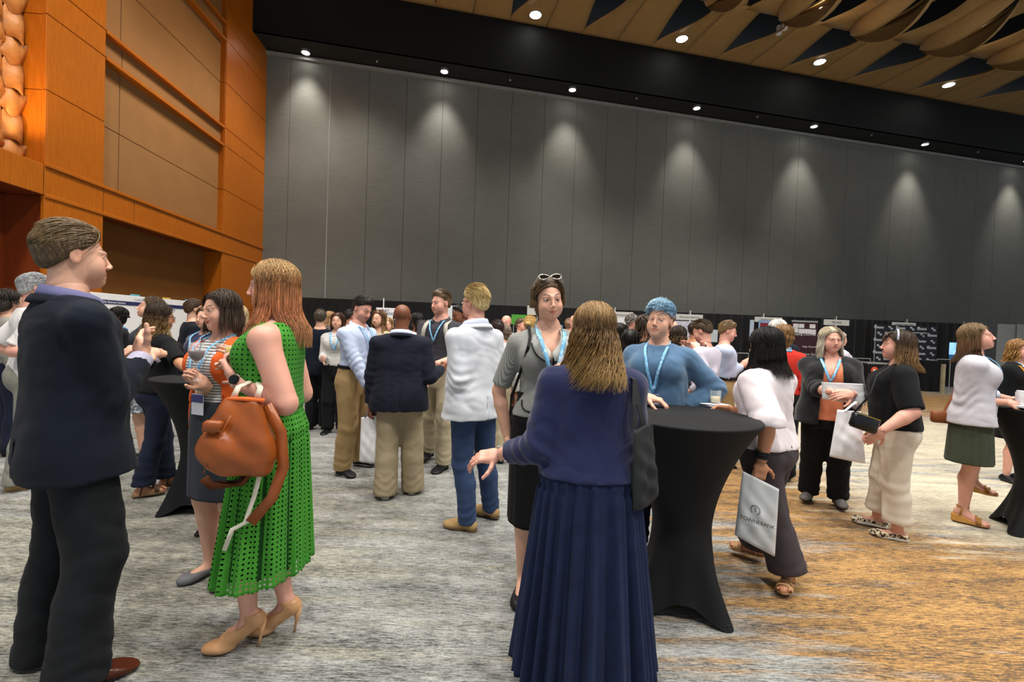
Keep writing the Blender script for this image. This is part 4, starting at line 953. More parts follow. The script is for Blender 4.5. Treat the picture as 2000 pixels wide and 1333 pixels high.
# ------------------------------------------------------------------ surface points on the torso, for lanyards, straps and collars
def surf(B, x, z, off=.02, back=False, bust=True):
    """point on the clothed torso at local x (m) and height z (fraction of H)"""
    H = B.o['H']; tab = np.array(B.tab); a, b, c = (np.interp(z*H, tab[:, 0], tab[:, j]) for j in (1, 2, 3)); a += off; b += off
    n = 2.4; q = max(0, 1-(abs(x)/a)**n)**(1/n); y = c+(-b*q if back else b*q)
    if not back and bust and not B.o.get('male'):
        bu = B.o.get('bust', .6); y = max(y, (.047+.012*bu+.012*B.o.get('fat', 0)+.034*(.64+.3*bu))*H+off-((abs(x)-.03)**2*4+abs(z-.225)*.55)) if bu > 0 and abs(z-.225) < .07 else y
    return B.TP(x, y, z*H)
def lanyard(B, root, m, off=.022, zb=.16, badge=True, hw=.008, xo=.0, neckz=.325, back=True, bz=None, name='lanyard'):
    H = B.o['H']; a = MB(); nx = .040*H; st = []
    for q in (-1, 1):
        pts = [B.TP(q*nx*.35, -.050*H, (neckz-.004)*H), B.TP(q*nx, -.030*H, (neckz+.010)*H), B.TP(q*nx*1.08, .0, (neckz+.006)*H)]
        zs = np.linspace(.312, zb, 9); tt = np.linspace(0, 1, 9)
        for t, z in zip(tt, zs): pts.append(surf(B, q*nx*1.05*(1-t)+xo*t, z, off+.012*(1 if t < .3 else 1)))
        a.ribbon(pts, [B.T[0]*1.0 if i > 2 else B.T[2] for i in range(len(pts))], hw, .0012)
    if back:
        a.ribbon([B.TP(x*nx, -(.052)*H-.004*(1-x*x), (neckz-.006)*H) for x in np.linspace(-1, 1, 9)], B.T[2], hw*1.1, .0012)
    o_ = a.build(name, m, root, True)
    if badge:
        p = surf(B, xo, zb, off+.016); c = p-B.T[2]*.065; b = MB(); b.box(c+B.T[1]*.004, (.045, .0015, .058), B.T); bd = b.build('badge', M_badge, o_)
        b = MB(); b.box(c+B.T[1]*.006+B.T[2]*.033, (.045, .001, .022), B.T); b.build('badge_header', M_badgeh, bd)
    return o_
M_badge = mat('badge_white', 'dcdfe8', .4, var=.02); M_badgeh = mat('badge_navy', '3a3f78', .4, var=.1)
def lan_fn(t, cc): return t.mix(t.ramp(t.noise(t.coord('Object', (30, 30, 14)), 3, 2), [(.5, (0, 0, 0)), (.62, (1, 1, 1))]), cc, lin('b9dcf0'))
M_lan = mat('lanyard_blue', '6db4e0', .6, var=.04, fn=lan_fn)
def collar(B, root, m, r=.040, h=.030, off=.006, z=.318, fold=.018, gap=.35, name='collar', tilt=.012, yo=-.006):
    """folded shirt or jacket collar round the neck with a gap in front"""
    H = B.o['H']; a = MB(); n = 30; rows = [(0, 1.12, -.012), (0, 1.0, h*.95), (fold*.35, 1.02, h), (fold, 1.0, h*.35), (fold*1.25, 1.0, .004-.010)]
    v = []; f = []
    for dr, k, dz in rows:
        for i in range(n+1):
            t = gap+(2*PI-2*gap)*i/n; fr = math.cos(t)
            rr = r*H*k+off+dr; v.append(B.TP(math.sin(t)*rr*1.05, fr*rr+yo*H+.006*H, z*H+dz-fr*tilt*H-.012*max(0, fr)**2))
    for i in range(len(rows)-1):
        for j in range(n): f.append((i*(n+1)+j, i*(n+1)+j+1, (i+1)*(n+1)+j+1, (i+1)*(n+1)+j))
    a.add(v, f); o_ = a.build(name, m, root, True); md = o_.modifiers.new('s', 'SOLIDIFY'); md.thickness = .002; return o_
def belt(B, root, m, z=.095, off=.012, h=.016):
    H = B.o['H']; a = MB(); pts = []; n = 36; tab = np.array(B.tab); aa, bb, cc = (np.interp(z*H, tab[:, 0], tab[:, j]) for j in (1, 2, 3)); aa += off; bb += off
    for i in range(n+1):
        t = 2*PI*i/n; k = 1/(abs(math.sin(t))**2.3+abs(math.cos(t))**2.3)**(1/2.3); pts.append(B.TP(math.sin(t)*k*aa, math.cos(t)*k*bb+cc, z*H))
    a.ribbon(pts, B.T[2], h, .002); o_ = a.build('belt', m, root); p = B.TP(0, bb+cc, z*H); b = MB(); b.box(p+B.T[1]*.004, (.018, .003, .016), B.T); b.build('buckle', M_alu, o_); return o_
def glasses(B, root, m, top=False):
    P = lambda x, y, z: B.hc+B.HR.T @ (np.array([x, y, z])*B.hs); a = MB(); dy, dz = (0, 0) if not top else (-.055, .098); ti = 0 if not top else 1
    for q in (-1, 1):
        pts = [P(q*.032+math.cos(t)*.021, .098+dy-(math.sin(t)*.012*ti), -.002+dz+math.sin(t)*(.017 if not top else .016)) for t in np.linspace(0, 2*PI, 17)]; a.tube(pts, .0018*B.hs, 5, cap=False)
        a.tube([P(q*.053, .096+dy, .004+dz), P(q*.078, .07+dy, .006+dz*(.9)), P(q*.082, -.005, .004+dz*.25)], .0018*B.hs, 5)
    a.tube([P(-.012, .099+dy, 0+dz), P(.012, .099+dy, 0+dz)], .0018*B.hs, 5); return a.build('glasses', m, root)
_pc = [0]
def person(o, label, group=None):
    """o: pos, H, yaw, pose and clothes; returns the body frame"""
    _pc[0] += 1; seed = _pc[0]; rs = np.random.RandomState(seed); near = o.get('near', 1); B = solve(o); B.o['_yaw'] = o['yaw']+o.get('twist', 0)
    root = empty('person', (B.pos[0], B.pos[1], 0), label, 'person', group); B.root = root
    vox = .0105 if near else .024; vox = o.get('vox', vox)
    (V, F, C), eyes = build_skin(B, o.get('bvox', .0155 if near else .027), near); B.body = link('body', qmesh('body', V, F, C), skin_mat(o['skin']), root)
    for e_ in (eyes or []): link('eye', qmesh('eye', e_[0], e_[1], e_[2]), M_eye, root)
    h = make_hair(B.hc, B.HR, B.hs, o, near, rs)
    if h is not None: link('hair', qmesh('hair', h[0], h[1], np.clip(h[2], 0, 1)), hair_mat(), root)
    for g in o.get('wear', []):
        k = g['t']; m = g['m']; gv = g.get('vox', vox*(1.25 if k == 'pants' and near else 1))
        if k == 'top': V, F, U = garment_top(B, g, gv, near, seed)
        elif k == 'pants': V, F, U = garment_pants(B, g, gv, near, seed)
        elif k == 'skirt': V, F, U = garment_skirt(B, g, seed)
        ob = link(g['name'], qmesh(g['name'], V, F, cuv=U), m, root); g['ob'] = ob
        if k == 'skirt':
            md = ob.modifiers.new('s', 'SOLIDIFY'); md.thickness = .002
    for g in o.get('shoes', []):
        for q in (-1, 1): shoe(B, q, g, root)
    return B
# placing: feet pixel and head-top pixel give position and height
def place(fx, fy, hy, hx=None, heel=0.0, Z=None):
    g = G(fx, fy) if Z is None else W(fx, fy, Z); hx = fx if hx is None else hx
    top = W(hx, hy, g[1]); return dict(pos=(g[0], g[1]), H=top[2]-heel*.85), top

# ================================================================== cloth
def cloth(name, c, **k):
    d = dict(rough=.92, var=.07, vs=9, bump=.0012, bs=420, spec=.15, sheen=.03); d.update(k); return mat(name, c, **d)
def uvline(t, sc, axis, width, soft=.1):
    """thin lines across the garment: mask from the cuv attribute"""
    sp = t.n('ShaderNodeSeparateXYZ'); t.l(t.uv(), sp.inputs[0]); q = t.math('FRACT', t.math('MULTIPLY', sp.outputs[axis], sc)); return t.math('LESS_THAN', q, width)
def eyelet(holes):
    def fn(t, cc):
        sp = t.n('ShaderNodeSeparateXYZ'); t.l(t.uv((46, 46, 1)), sp.inputs[0]); fx = t.math('SUBTRACT', t.math('FRACT', sp.outputs[0]), .5); fy = t.math('SUBTRACT', t.math('FRACT', sp.outputs[1]), .5)
        d = t.math('SQRT', t.math('ADD', t.math('MULTIPLY', fx, fx), t.math('MULTIPLY', fy, fy))); h = t.math('LESS_THAN', d, .25); ring = t.ramp(d, [(.25, (1.25, 1.25, 1.25)), (.42, (.85, .85, .85))])
        c = t.mix(1.0, cc, ring, 'MULTIPLY')
        t.bump(t.math('SUBTRACT', 1.0, t.math('ABSOLUTE', t.math('SUBTRACT', d, .33))), .006, .8)
        if holes: t.l(t.math('SUBTRACT', 1.0, h), t.b.inputs['Alpha']); return c
        return t.mix(h, c, lin('0d3a0c'))
    return fn
def tweed(a, b, sc=170):
    def fn(t, cc):
        m1 = uvline(t, sc, 1, .5); m2 = uvline(t, sc, 0, .5); k = t.math('ADD', t.math('MULTIPLY', m1, .65), t.math('MULTIPLY', m2, .35)); return t.mix(k, lin(a), lin(b))
    return fn
def stripes(a, b, sc, wd, axis=1):
    return lambda t, cc: t.mix(uvline(t, sc, axis, wd), lin(a), lin(b))
def check(a, b, sc, wd=.16):
    def fn(t, cc): k = t.math('MAXIMUM', uvline(t, sc, 0, wd), uvline(t, sc, 1, wd)); return t.mix(k, lin(a), lin(b))
    return fn
def leopard(t, cc):
    v = t.n('ShaderNodeTexVoronoi'); v.inputs['Scale'].default_value = 55; t.l(t.coord('Object'), v.inputs['Vector']); n_ = t.noise(t.coord('Object'), 60, 2); d = t.math('ADD', v.outputs['Distance'], t.math('MULTIPLY', n_, .3))
    return t.ramp(d, [(.28, lin('9a7a52')), (.36, lin('15120f')), (.62, lin('15120f')), (.66, lin('cfc1a4'))])
M = dict(navysuit=cloth('navy_suit', '141a24', vs=4), greytr=cloth('dark_grey_trousers', '1b1d20'), plum=cloth('checked_shirt', 'c9c6d8', fn=check('c4c1d6', '6a6a90', 190)),
    green=cloth('green_eyelet', '449030', fn=eyelet(False)), greenh=cloth('green_eyelet_open', '449030', fn=eyelet(True)), slip=cloth('green_lining', '123c12'),
    navyd=cloth('navy_knit', '20264a', sheen=.25, bump=.0015), navys=cloth('navy_gauze', '1b2440', var=.16, vs=14), tweed=cloth('tweed', '8d8e8a', fn=tweed('4a4c4b', 'b4b5b1')), blk=cloth('black_cloth', '131416'),
    blkk=cloth('black_knit', '1b1c1e', sheen=.2), lace=cloth('black_lace', '101012', bump=.004, bs=120), denim=cloth('blue_denim', '37496b', var=.16, vs=12), denimd=cloth('dark_denim', '1d2334', var=.1), khaki=cloth('khaki', 'a48a60'), khaki2=cloth('khaki_pale', '9d8f74'), stone=cloth('stone_twill', 'b0a488'),
    linen=cloth('white_linen', 'c9ced6', fn=stripes('c6ccd6', 'dde0e6', 210, .5)), ltblue=cloth('light_blue_shirt', 'b4c2dc', fn=stripes('a9b9da', 'c6d0e4', 230, .5)), lilac=cloth('lilac_shirt', 'c0bac8'), white=cloth('white_cotton', 'dcd9d6'), cream=cloth('cream_shirt', 'd2ccbc'),
    polo=cloth('charcoal_polo', '3e3e44'), blazer=cloth('navy_blazer', '1b1e2a'), sweater=cloth('blue_sweater', '50708f', sheen=.3, bump=.003, bs=160), blouse=cloth('white_blouse', 'd9d0d3', bump=.0012, bs=90), taupe=cloth('taupe_trousers', '453f42'), orange=cloth('orange_print', 'e08a62', fn=lambda t, cc: t.mix(t.math('MULTIPLY', uvline(t, 90, 0, .5), uvline(t, 90, 1, .5)), lin('d9754c'), lin('f0b496'))),
    orcar=cloth('orange_cardigan', 'e2632c'), strp=cloth('striped_top', 'd8d6d2', fn=stripes('dcdad6', '3a3a40', 62, .28)), sand=cloth('off_white_jeans', 'd6cdbd', var=.05), blz=cloth('pale_grey_blazer', 'bfbcc4'), olive=cloth('olive_skirt', '3f4638'), greyt=cloth('grey_chinos', '8b8a80'), ggrey=cloth('grey_skirt', '3c3f47'),
    red=cloth('red_top', 'c8352b'), teal=cloth('blue_print_top', '2f6aa0', fn=lambda t, cc: t.mix(t.ramp(t.noise(t.coord('Object', (30, 30, 12)), 1, 2), [(.48, (0, 0, 0)), (.52, (1, 1, 1))]), lin('2a4f80'), lin('5aa0c8'))), greysuit=cloth('grey_suit', '43464d'), floral=cloth('grey_floral', '7d828a', fn=lambda t, cc: t.mix(t.ramp(t.noise(t.coord('Object', (30, 30, 30)), 1, 3), [(.48, (0, 0, 0)), (.54, (1, 1, 1))]), lin('5d6570'), lin('b9bcc0'))))
S = lambda c, r=.4: ((c[0], c[1], r), {})
def sh(kind, name, c, r=.4, **k): d = dict(kind=kind, mat=((name, c, r), {})); d.update(k); return d
SOLEW = (('white_sole', 'd8d6d0', .7), {}); SOLEB = (('black_sole', '141414', .7), {})
TOP = lambda m, name, **k: dict(t='top', m=M[m], name=name, **k)
PAN = lambda m, **k: dict(t='pants', m=M[m], name='trousers', **k)
def wd(px, py, Y, **k): return dict(w=W(px, py, Y), world=1, **k)
def ft(px, py, yaw, **k): p = G(px, py, k.get('z', 0)); return dict(p=(p[0], p[1]), world=1, yaw=yaw, **k)
PB = {}
# ---- the man in the navy suit, front left
d, top = place(142, 1318, 446, 137)
PB['suit'] = B = person(dict(d, yaw=76, male=1, fat=.06, wide=.93, skin='fair', hair='short', hcol=['6a5436', '4a3a26'], hvol=1.35, tl=2.2, nl=900, sweep=(-.1, -.8, -.25), jit=.12, brow='4a3626', stub=.5, lean=(-.02, 0), head=(2, -2, 0), sw=.112,
    ra=dict(w=W(280, 697, 2.10), world=1, e=(.9, -.5, -.6), fw=1, f=(-.62, .45, .55), p=(.45, .8, .0), curl=.35, thumb=(1.0, -.1)), la=dict(w=W(306, 690, 2.27), world=1, e=(-.8, -.3, -.5), fw=1, f=(-.55, -.75, .15), p=(-.1, .25, -.9), curl=.62, thumb=(.9, .0)),
    ll=dict(world=1, p=G(92, 1285)[:2], yaw=-5), rl=dict(world=1, p=G(152, 1348)[:2], yaw=10),
    wear=[PAN('greytr', off=.008, knee=1.45, hemr=2.7, thigh=1.02, hem=.012, wr=.016), TOP('plum', 'shirt', off=.006, hem=.05, sleeve=1.98), TOP('navysuit', 'suit_jacket', off=.024, hem=-.062, boxy=.90, bd=.068, pad=.006, sleeve=1.93, sr=1.42, flare=.012, wr=.009, open=(.045, .012), vent=1, n=2.6)],
    shoes=[sh('dress', 'brown_leather', '4a2416', .22, smat=SOLEB, vox=.0055)]), 'person, man in dark navy suit seen from behind at far left, hands clasped')
collar(B, B.root, M['plum'], r=.042, h=.040, off=.006, z=.318, name='shirt_collar'); collar(B, B.root, M['navysuit'], r=.050, h=.026, off=.012, z=.306, fold=.022, name='jacket_collar', gap=.8)
# ---- the woman in the green dress
d, top = place(522, 1252, 517, 568, heel=.095)
PB['green'] = B = person(dict(d, yaw=287, heel=.095, fat=.18, bust=.35, skin='pink', hair='long', hcol=['b08c5c', 'b47c50', 'c07c54', 'd09c6c'], hlen=.30, nl=1500, wave=.003, part=-.012, hvol=1.15, face=48, flare=.10, head=(-6, 4, 0), armr=1.22,
    la=dict(w=W(458, 742, 2.0), world=1, e=(-.3, -.6, -.9), fw=1, f=(-.62, .25, .62), p=(.55, .45, .35), curl=.55, thumb=(.5, .5)), ra=dict(w=W(492, 726, 2.30), world=1, e=(.4, -.6, -.8), fw=1, f=(-.85, -.1, .35), p=(-.1, -.9, 0), curl=.5),
    ll=dict(world=1, p=G(484, 1266)[:2], yaw=-4), rl=dict(world=1, p=G(556, 1236)[:2], yaw=3),
    wear=[TOP('green', 'bodice', off=.016, hem=.085, sleeve=0, boxy=1.0, top=.318, wr=.003, nz=.006, flare=.004), dict(t='skirt', m=M['slip'], name='lining', waist=.11, hem=.41, shift=(-.035, 0), flare=.035, off=.004, pleats=11, pamp=.010), dict(t='skirt', m=M['greenh'], name='skirt', waist=.118, hem=.365, shift=(-.035, 0), flare=.058, off=.010, pleats=13, pamp=.016, hemv=.012, rows=60, n=280, uvr=.24)],
    shoes=[sh('pump', 'nude_patent', 'c09268', .12, vox=.0055)]), 'person, woman in green eyelet dress and nude high heels holding a yellow drink')
# ---- smiling woman behind with wine
d, top = place(420, 1128, 574, 476)
PB['wine'] = B = person(dict(d, yaw=232, skin='fair', hair='long', hcol=['3d3026', '4a3c30'], hlen=.17, smile=1, open=.9, nl=700, part=.01, face=55, bust=.5, head=(8, 6, -6), fat=.15, lip=(.85, .45, .45), hipshift=(-.02, 0),
    ra=dict(w=W(402, 752, 2.50), world=1, e=(.5, -.2, -1), fw=1, f=(-.55, -.45, .55), p=(.5, -.3, .1), curl=.75, thumb=(.4, .6)), la=dict(w=W(470, 716, 2.55), world=1, e=(-.5, -.3, -.9), curl=.5),
    rl=ft(412, 1120, 10), ll=ft(462, 1128, -10),
    wear=[TOP('strp', 'top', off=.006, hem=.04, sleeve=.4), TOP('orcar', 'cardigan', off=.016, hem=.0, sleeve=1.5, open=(.050, .075), sr=1.4), dict(t='skirt', m=M['ggrey'], name='skirt', waist=.11, hem=.50, flare=-.004, off=.014, pamp=.002)],
    shoes=[sh('flat', 'grey_flat', '6b6d70', .7, smat=SOLEB)]), 'person, smiling woman in orange cardigan and striped top holding red wine')
lanyard(B, B.root, M_lan, off=.02, zb=.14)
# ---- woman in black top with ombre hair
d, top = place(305, 955, 598, 345)
PB['ombre'] = B = person(dict(d, yaw=68, skin='tan', hair='curly', hcol=['2e2218', '4a3420', '8a6a3c', 'a88a54'], hlen=.24, wave=.018, wfreq=34, hvol=1.25, nl=700, head=(12, 8, 0), fat=.25, bust=.6, ra=dict(w=W(385, 735, 3.75), world=1, e=(.6, -.7, -.6)), la=dict(w=W(395, 720, 4.1), world=1),
    rl=ft(278, 972, 20), ll=ft(325, 950, -10), wear=[PAN('denimd', off=.008, knee=1.25, hemr=2.2, hem=.05), TOP('blk', 'top', off=.016, hem=.01, sleeve=.9, sr=1.35, flare=.01)], shoes=[sh('sandal', 'brown_strap', '5d4634', .6, sole=.03, smat=(('tan_sole', '8f7350', .7), {}))]), 'person, woman in black top and dark jeans with wavy ombre hair, back turned')
glasses(B, B.root, M_black)
d, top = place(287, 900, 582, 276)
B = person(dict(d, yaw=285, skin='fair', hair='curly', hcol=['4a3826', '6a5236', '8d7048'], hlen=.20, wave=.020, wfreq=60, hvol=1.35, nl=600, head=(-18, -12, 0), bust=.4, vox=.016, wear=[TOP('ggrey', 'jacket', off=.012, hem=.08, sleeve=1.9), dict(t='skirt', m=M['floral'], name='skirt', waist=.12, hem=.55, flare=.06, pamp=.008, n=120)],
    shoes=[sh('flat', 'black_flat', '17171a', .5)]), 'person, woman with big curly brown hair in profile, grey floral skirt')
# ---- grey haired man in white polo, far left
d, top = place(62, 948, 538, 70)
B = person(dict(d, yaw=78, male=1, fat=.35, skin='pink', hair='short', hcol=['8d8f92', 'b0b0ae'], stub=0, vox=.013, ra=dict(w=W(75, 690, 3.75), world=1, e=(-.2, -1, -.6)), la=dict(w=W(80, 690, 4.2), world=1), rl=ft(35, 958, 12), ll=ft(75, 935, -5),
    wear=[PAN('greyt', off=.010, knee=1.4, hemr=2.2), TOP('white', 'polo_shirt', off=.016, hem=.0, sleeve=.85, sr=1.5, wr=.010, boxy=.95)], shoes=[sh('boot', 'tan_suede', 'a88a5c', .85, smat=(('tan_sole', '8f7350', .7), {}))]), 'person, grey-haired man in white polo and grey chinos behind the navy suit')
# ---- light blue shirt man
d, top = place(688, 925, 583, 717)
PB['blue'] = B = person(dict(d, yaw=128, male=1, fat=.28, belly=.4, skin='pink', hair='short', hcol=['1f1a16', '3a3028'], hvol=1.5, head=(8, 22, 4), brow='241a12', stub=.7, lean=(.03, 0), nl=500, front=.074, tl=1.4,
    ra=dict(w=W(722, 762, 4.45), world=1, e=(.7, -.8, -.5)), la=dict(w=W(735, 755, 4.6), world=1, e=(-.5, -.5, -.8)), rl=ft(668, 928, 12), ll=ft(702, 910, -8),
    wear=[PAN('khaki', off=.012, knee=1.35, hemr=2.0, wr=.010), TOP('ltblue', 'dress_shirt', off=.013, hem=.088, sleeve=1.9, sr=1.5, wr=.011)], shoes=[sh('sneaker', 'black_shoe', '17171a', .45, smat=(('grey_sole', '8a8a88', .7), {}))]), 'person, dark-haired man in light blue shirt and khakis looking down')
collar(B, B.root, M['ltblue'], r=.040, h=.034, name='shirt_collar'); belt(B, B.root, M_black, .092, .018); lanyard(B, B.root, M_lan, off=.024, zb=.18, badge=False)
# ---- bald man in blazer
d, top = place(775, 966, 596, 786)
PB['bald'] = B = person(dict(d, yaw=4, male=1, fat=.32, skin='brown', hair='bald', stub=0, head=(0, 4, 0), sw=.122, hs=1.02, la=dict(w=W(722, 808, 4.10), world=1, e=(-1, -.2, -.2), fw=1, f=(0, 0, -1), p=(1, 0, 0), curl=.85), ra=dict(w=W(862, 722, 4.35), world=1, e=(.6, -.8, -1), curl=.4),
    ll=ft(752, 972, -10), rl=ft(806, 962, 8), wear=[PAN('khaki2', off=.014, knee=1.45, hemr=2.6, hem=.02, wr=.008), TOP('ltblue', 'shirt', off=.006, hem=.05, sleeve=1.98), TOP('blazer', 'blazer', off=.018, hem=-.07, boxy=1.02, bd=.078, pad=.008, sleeve=1.93, sr=1.42, flare=.014, vent=1, wr=.010, n=2.6)],
    shoes=[sh('sneaker', 'white_shoe', 'cfcac0', .6, smat=SOLEW)]), 'person, bald man in navy blazer and khaki trousers seen from behind')
collar(B, B.root, M['ltblue'], r=.044, h=.034, z=.320, name='shirt_collar'); collar(B, B.root, M['blazer'], r=.052, h=.024, off=.012, z=.308, fold=.02, name='jacket_collar', gap=.8)
# ---- man in charcoal polo with backpack
d, top = place(852, 915, 570, 838)
PB['polo'] = B = person(dict(d, yaw=208, male=1, skin='pink', hair='short', hcol=['5a4630', '8a7050'], hvol=1.35, head=(22, 4, 0), brow='6a5038', stub=.3, nl=450, front=.076, iris='4a6a88',
    la=dict(w=W(850, 712, 4.55), world=1, e=(-1, -.2, -.8)), ra=dict(w=W(820, 730, 4.6), world=1, e=(1, -.2, -.8)), rl=ft(838, 898, -5), ll=ft(865, 918, 2),
    wear=[PAN('stone', off=.012, knee=1.3, hemr=1.9, wr=.010), TOP('polo', 'polo_shirt', off=.013, hem=.088, sleeve=.95, sr=1.4, wr=.008)], shoes=[sh('dress', 'black_leather', '15161a', .25, smat=SOLEB)]), 'person, man in charcoal polo with pale backpack straps beside the blazer')
collar(B, B.root, M['polo'], r=.040, h=.032, name='polo_collar'); belt(B, B.root, M_black, .092, .018); lanyard(B, B.root, M_lan, off=.024, zb=.2, badge=False)
# ---- blond man in white linen blazer
d, top = place(915, 1034, 562, 918)
PB['linen'] = B = person(dict(d, yaw=318, male=1, skin='pink', hair='short', hcol=['b0945c', 'd9c288'], hvol=1.5, nl=1100, head=(-6, 0, 0), brow='b89a64', tl=1.6, la=dict(w=W(893, 800, 3.42), world=1, e=(-.8, -1, 0), fw=1, f=(.3, .5, -.8), hide=0), ra=dict(w=W(960, 795, 3.7), world=1, e=(.6, -1, 0)),
    ll=ft(912, 1036, -28), rl=ft(958, 1012, -12), wear=[PAN('denim', off=.008, knee=1.15, hemr=1.55, wr=.009), TOP('ltblue', 'shirt', off=.006, hem=.05, sleeve=1.98), TOP('linen', 'linen_blazer', off=.016, hem=-.055, boxy=1.0, bd=.068, sleeve=1.92, sr=1.45, flare=.014, vent=1, wr=.012)],
    shoes=[sh('boot', 'tan_suede', '8f7448', .85, smat=(('dark_tan_sole', '5a452c', .7), {}), vox=.006)]), 'person, blond man in white linen blazer, jeans and tan suede boots')
collar(B, B.root, M['ltblue'], r=.042, h=.040, z=.320, name='shirt_collar'); collar(B, B.root, M['linen'], r=.052, h=.024, off=.012, z=.308, fold=.02, name='blazer_collar', gap=.8); glasses(B, B.root, M_black)
b = MB(); b.ribbon([B.TP(math.sin(t)*.092, -math.cos(t)*.080, .333*B.o['H']-.012*math.cos(t)) for t in np.linspace(-1.9, 1.9, 15)], B.T[2], .009, .001); b.build('lanyard', M_lan, B.root, True)
# ---- woman in tweed jacket with sunglasses on her head
z19 = 2.62; t19 = W(1070, 547, z19); p19 = W(1062, 900, z19)
PB['tweed'] = B = person(dict(pos=(p19[0], z19), H=t19[2]-.04, heel=.04, yaw=172, skin='fair', hair='bob', hlen=.055, part=-.01, lift=.02, hvol=.9, flare=.0, hcol=['5a442c', '7a6040'], smile=1.2, head=(-8, 4, -5), htilt=.01, hair_=0, bust=.45, nl=1100, face=66, iris='3d2c1c', brow='4a3624', armr=.92, hs=1.0,
    ra=dict(w=W(990, 852, 2.66), world=1, e=(1, -.4, 0), curl=.4), la=dict(w=W(1105, 742, 2.42), world=1, e=(-.9, -.3, -.8), fw=1, f=(-.1, -.5, .4), p=(-.8, -.2, 0), curl=.7),
    wear=[TOP('tweed', 'tweed_jacket', off=.013, hem=.045, sleeve=.88, sr=1.35, vneck=.055, wr=.005, flare=.008), dict(t='skirt', m=M['lace'], name='pencil_skirt', waist=.12, hem=.44, flare=.0, off=.014, pamp=.002, fx=.0, fy=.055)],
    shoes=[sh('flat', 'black_flat', '17171a', .5)]), 'person, woman in grey tweed jacket with sunglasses on her head, smiling')
lanyard(B, B.root, M_lan, off=.046, zb=.16, badge=False, hw=.010, xo=-.01)
# ---- woman from behind in navy, front centre
z20 = 1.97; t20 = W(1158, 599, z20); p20 = W(1142, 1100, z20)
PB['navy'] = B = person(dict(pos=(p20[0], z20), H=t20[2], yaw=352, fat=.52, skin='pink', hair='long', hcol=['8a6c44', '6b5030', '86663a', 'a88850'], hlen=.27, wave=.026, wfreq=24, hvol=1.45, nl=1900, lw=.9, head=(-8, 0, 0), bust=.6, flare=.2, part=0.0, lift=.03, face=50,
    la=dict(w=W(974, 888, 2.10), world=1, e=(-.6, -.4, -.9), fw=1, f=(-.75, .1, -.15), p=(.1, .5, -.8), curl=.35, thumb=(.7, .2)), ra=dict(w=W(1215, 765, 2.28), world=1, e=(.6, -.6, -1)),
    wear=[dict(t='skirt', m=M['navys'], name='long_skirt', waist=.10, hem=.075, flare=.135, off=.012, pleats=21, pamp=.026, hemv=.016, n=360, rows=56, fx=.085, fy=.10), TOP('navyd', 'cardigan', off=.020, hem=.035, sleeve=1.72, sr=1.55, boxy=1.0, wr=.009, flare=.012, top=.322)],
    shoes=[sh('flat', 'black_flat', '17171a', .5)]), 'person, woman in navy cardigan and long pleated skirt seen from behind')
b = MB(); wr = B.arm[-1][1]; fd = B.arm[-1][2]; a1 = nrm(np.cross(fd, [0, 0, 1])); a2 = np.cross(fd, a1); b.ribbon([wr-fd*.012+(a1*math.cos(t)+a2*math.sin(t))*.031 for t in np.linspace(0, 2*PI, 21)], fd, .008, .002); wt = b.build('watch', M_alu, B.root, True); b = MB(); b.lathe(wr-fd*.012-a2*.031, [(.014, 0), (.014, .006), (.001, .007)], 16, np.array([fd, a1, -a2])); b.build('watch_face', M_alu, wt)
# ---- woman in blue sweater
z21 = 3.2; t21 = W(1287, 598, z21); p21 = W(1278, 900, z21)
PB['sweater'] = B = person(dict(pos=(p21[0], z21), H=t21[2], yaw=190, fat=.45, bust=.6, skin='fair', hair='short', hcol=['a8c8dc', '7fa8c4', '8a7050', '7a5c40', '7a5c40'], hvol=1.35, spike=1.5, nl=800, sweep=(.4, .5, .4), jit=.4, tl=1.4, head=(8, -4, 4), front=.077, brow='9a7a5c', gaze=(-.35, .05), lip=(.88, .60, .58), iris='4a6a80', hs=1.04,
    ra=dict(w=W(1262, 774, 2.92), world=1, e=(1, -.4, -.8), fw=1, f=(.75, -.35, -.2), p=(0, .1, -1), curl=.4), la=dict(w=W(1335, 800, 3.1), world=1, e=(-1, -.3, -.2)),
    wear=[PAN('denimd'), TOP('sweater', 'sweater', off=.022, hem=.0, sleeve=1.9, sr=1.65, boxy=1.0, wr=.010, nz=.016)], shoes=[sh('flat', 'black_flat', '17171a', .5)]), 'person with short blue-tipped hair in blue sweater behind the cocktail table')
lanyard(B, B.root, M_lan, off=.034, zb=.135, hw=.009)
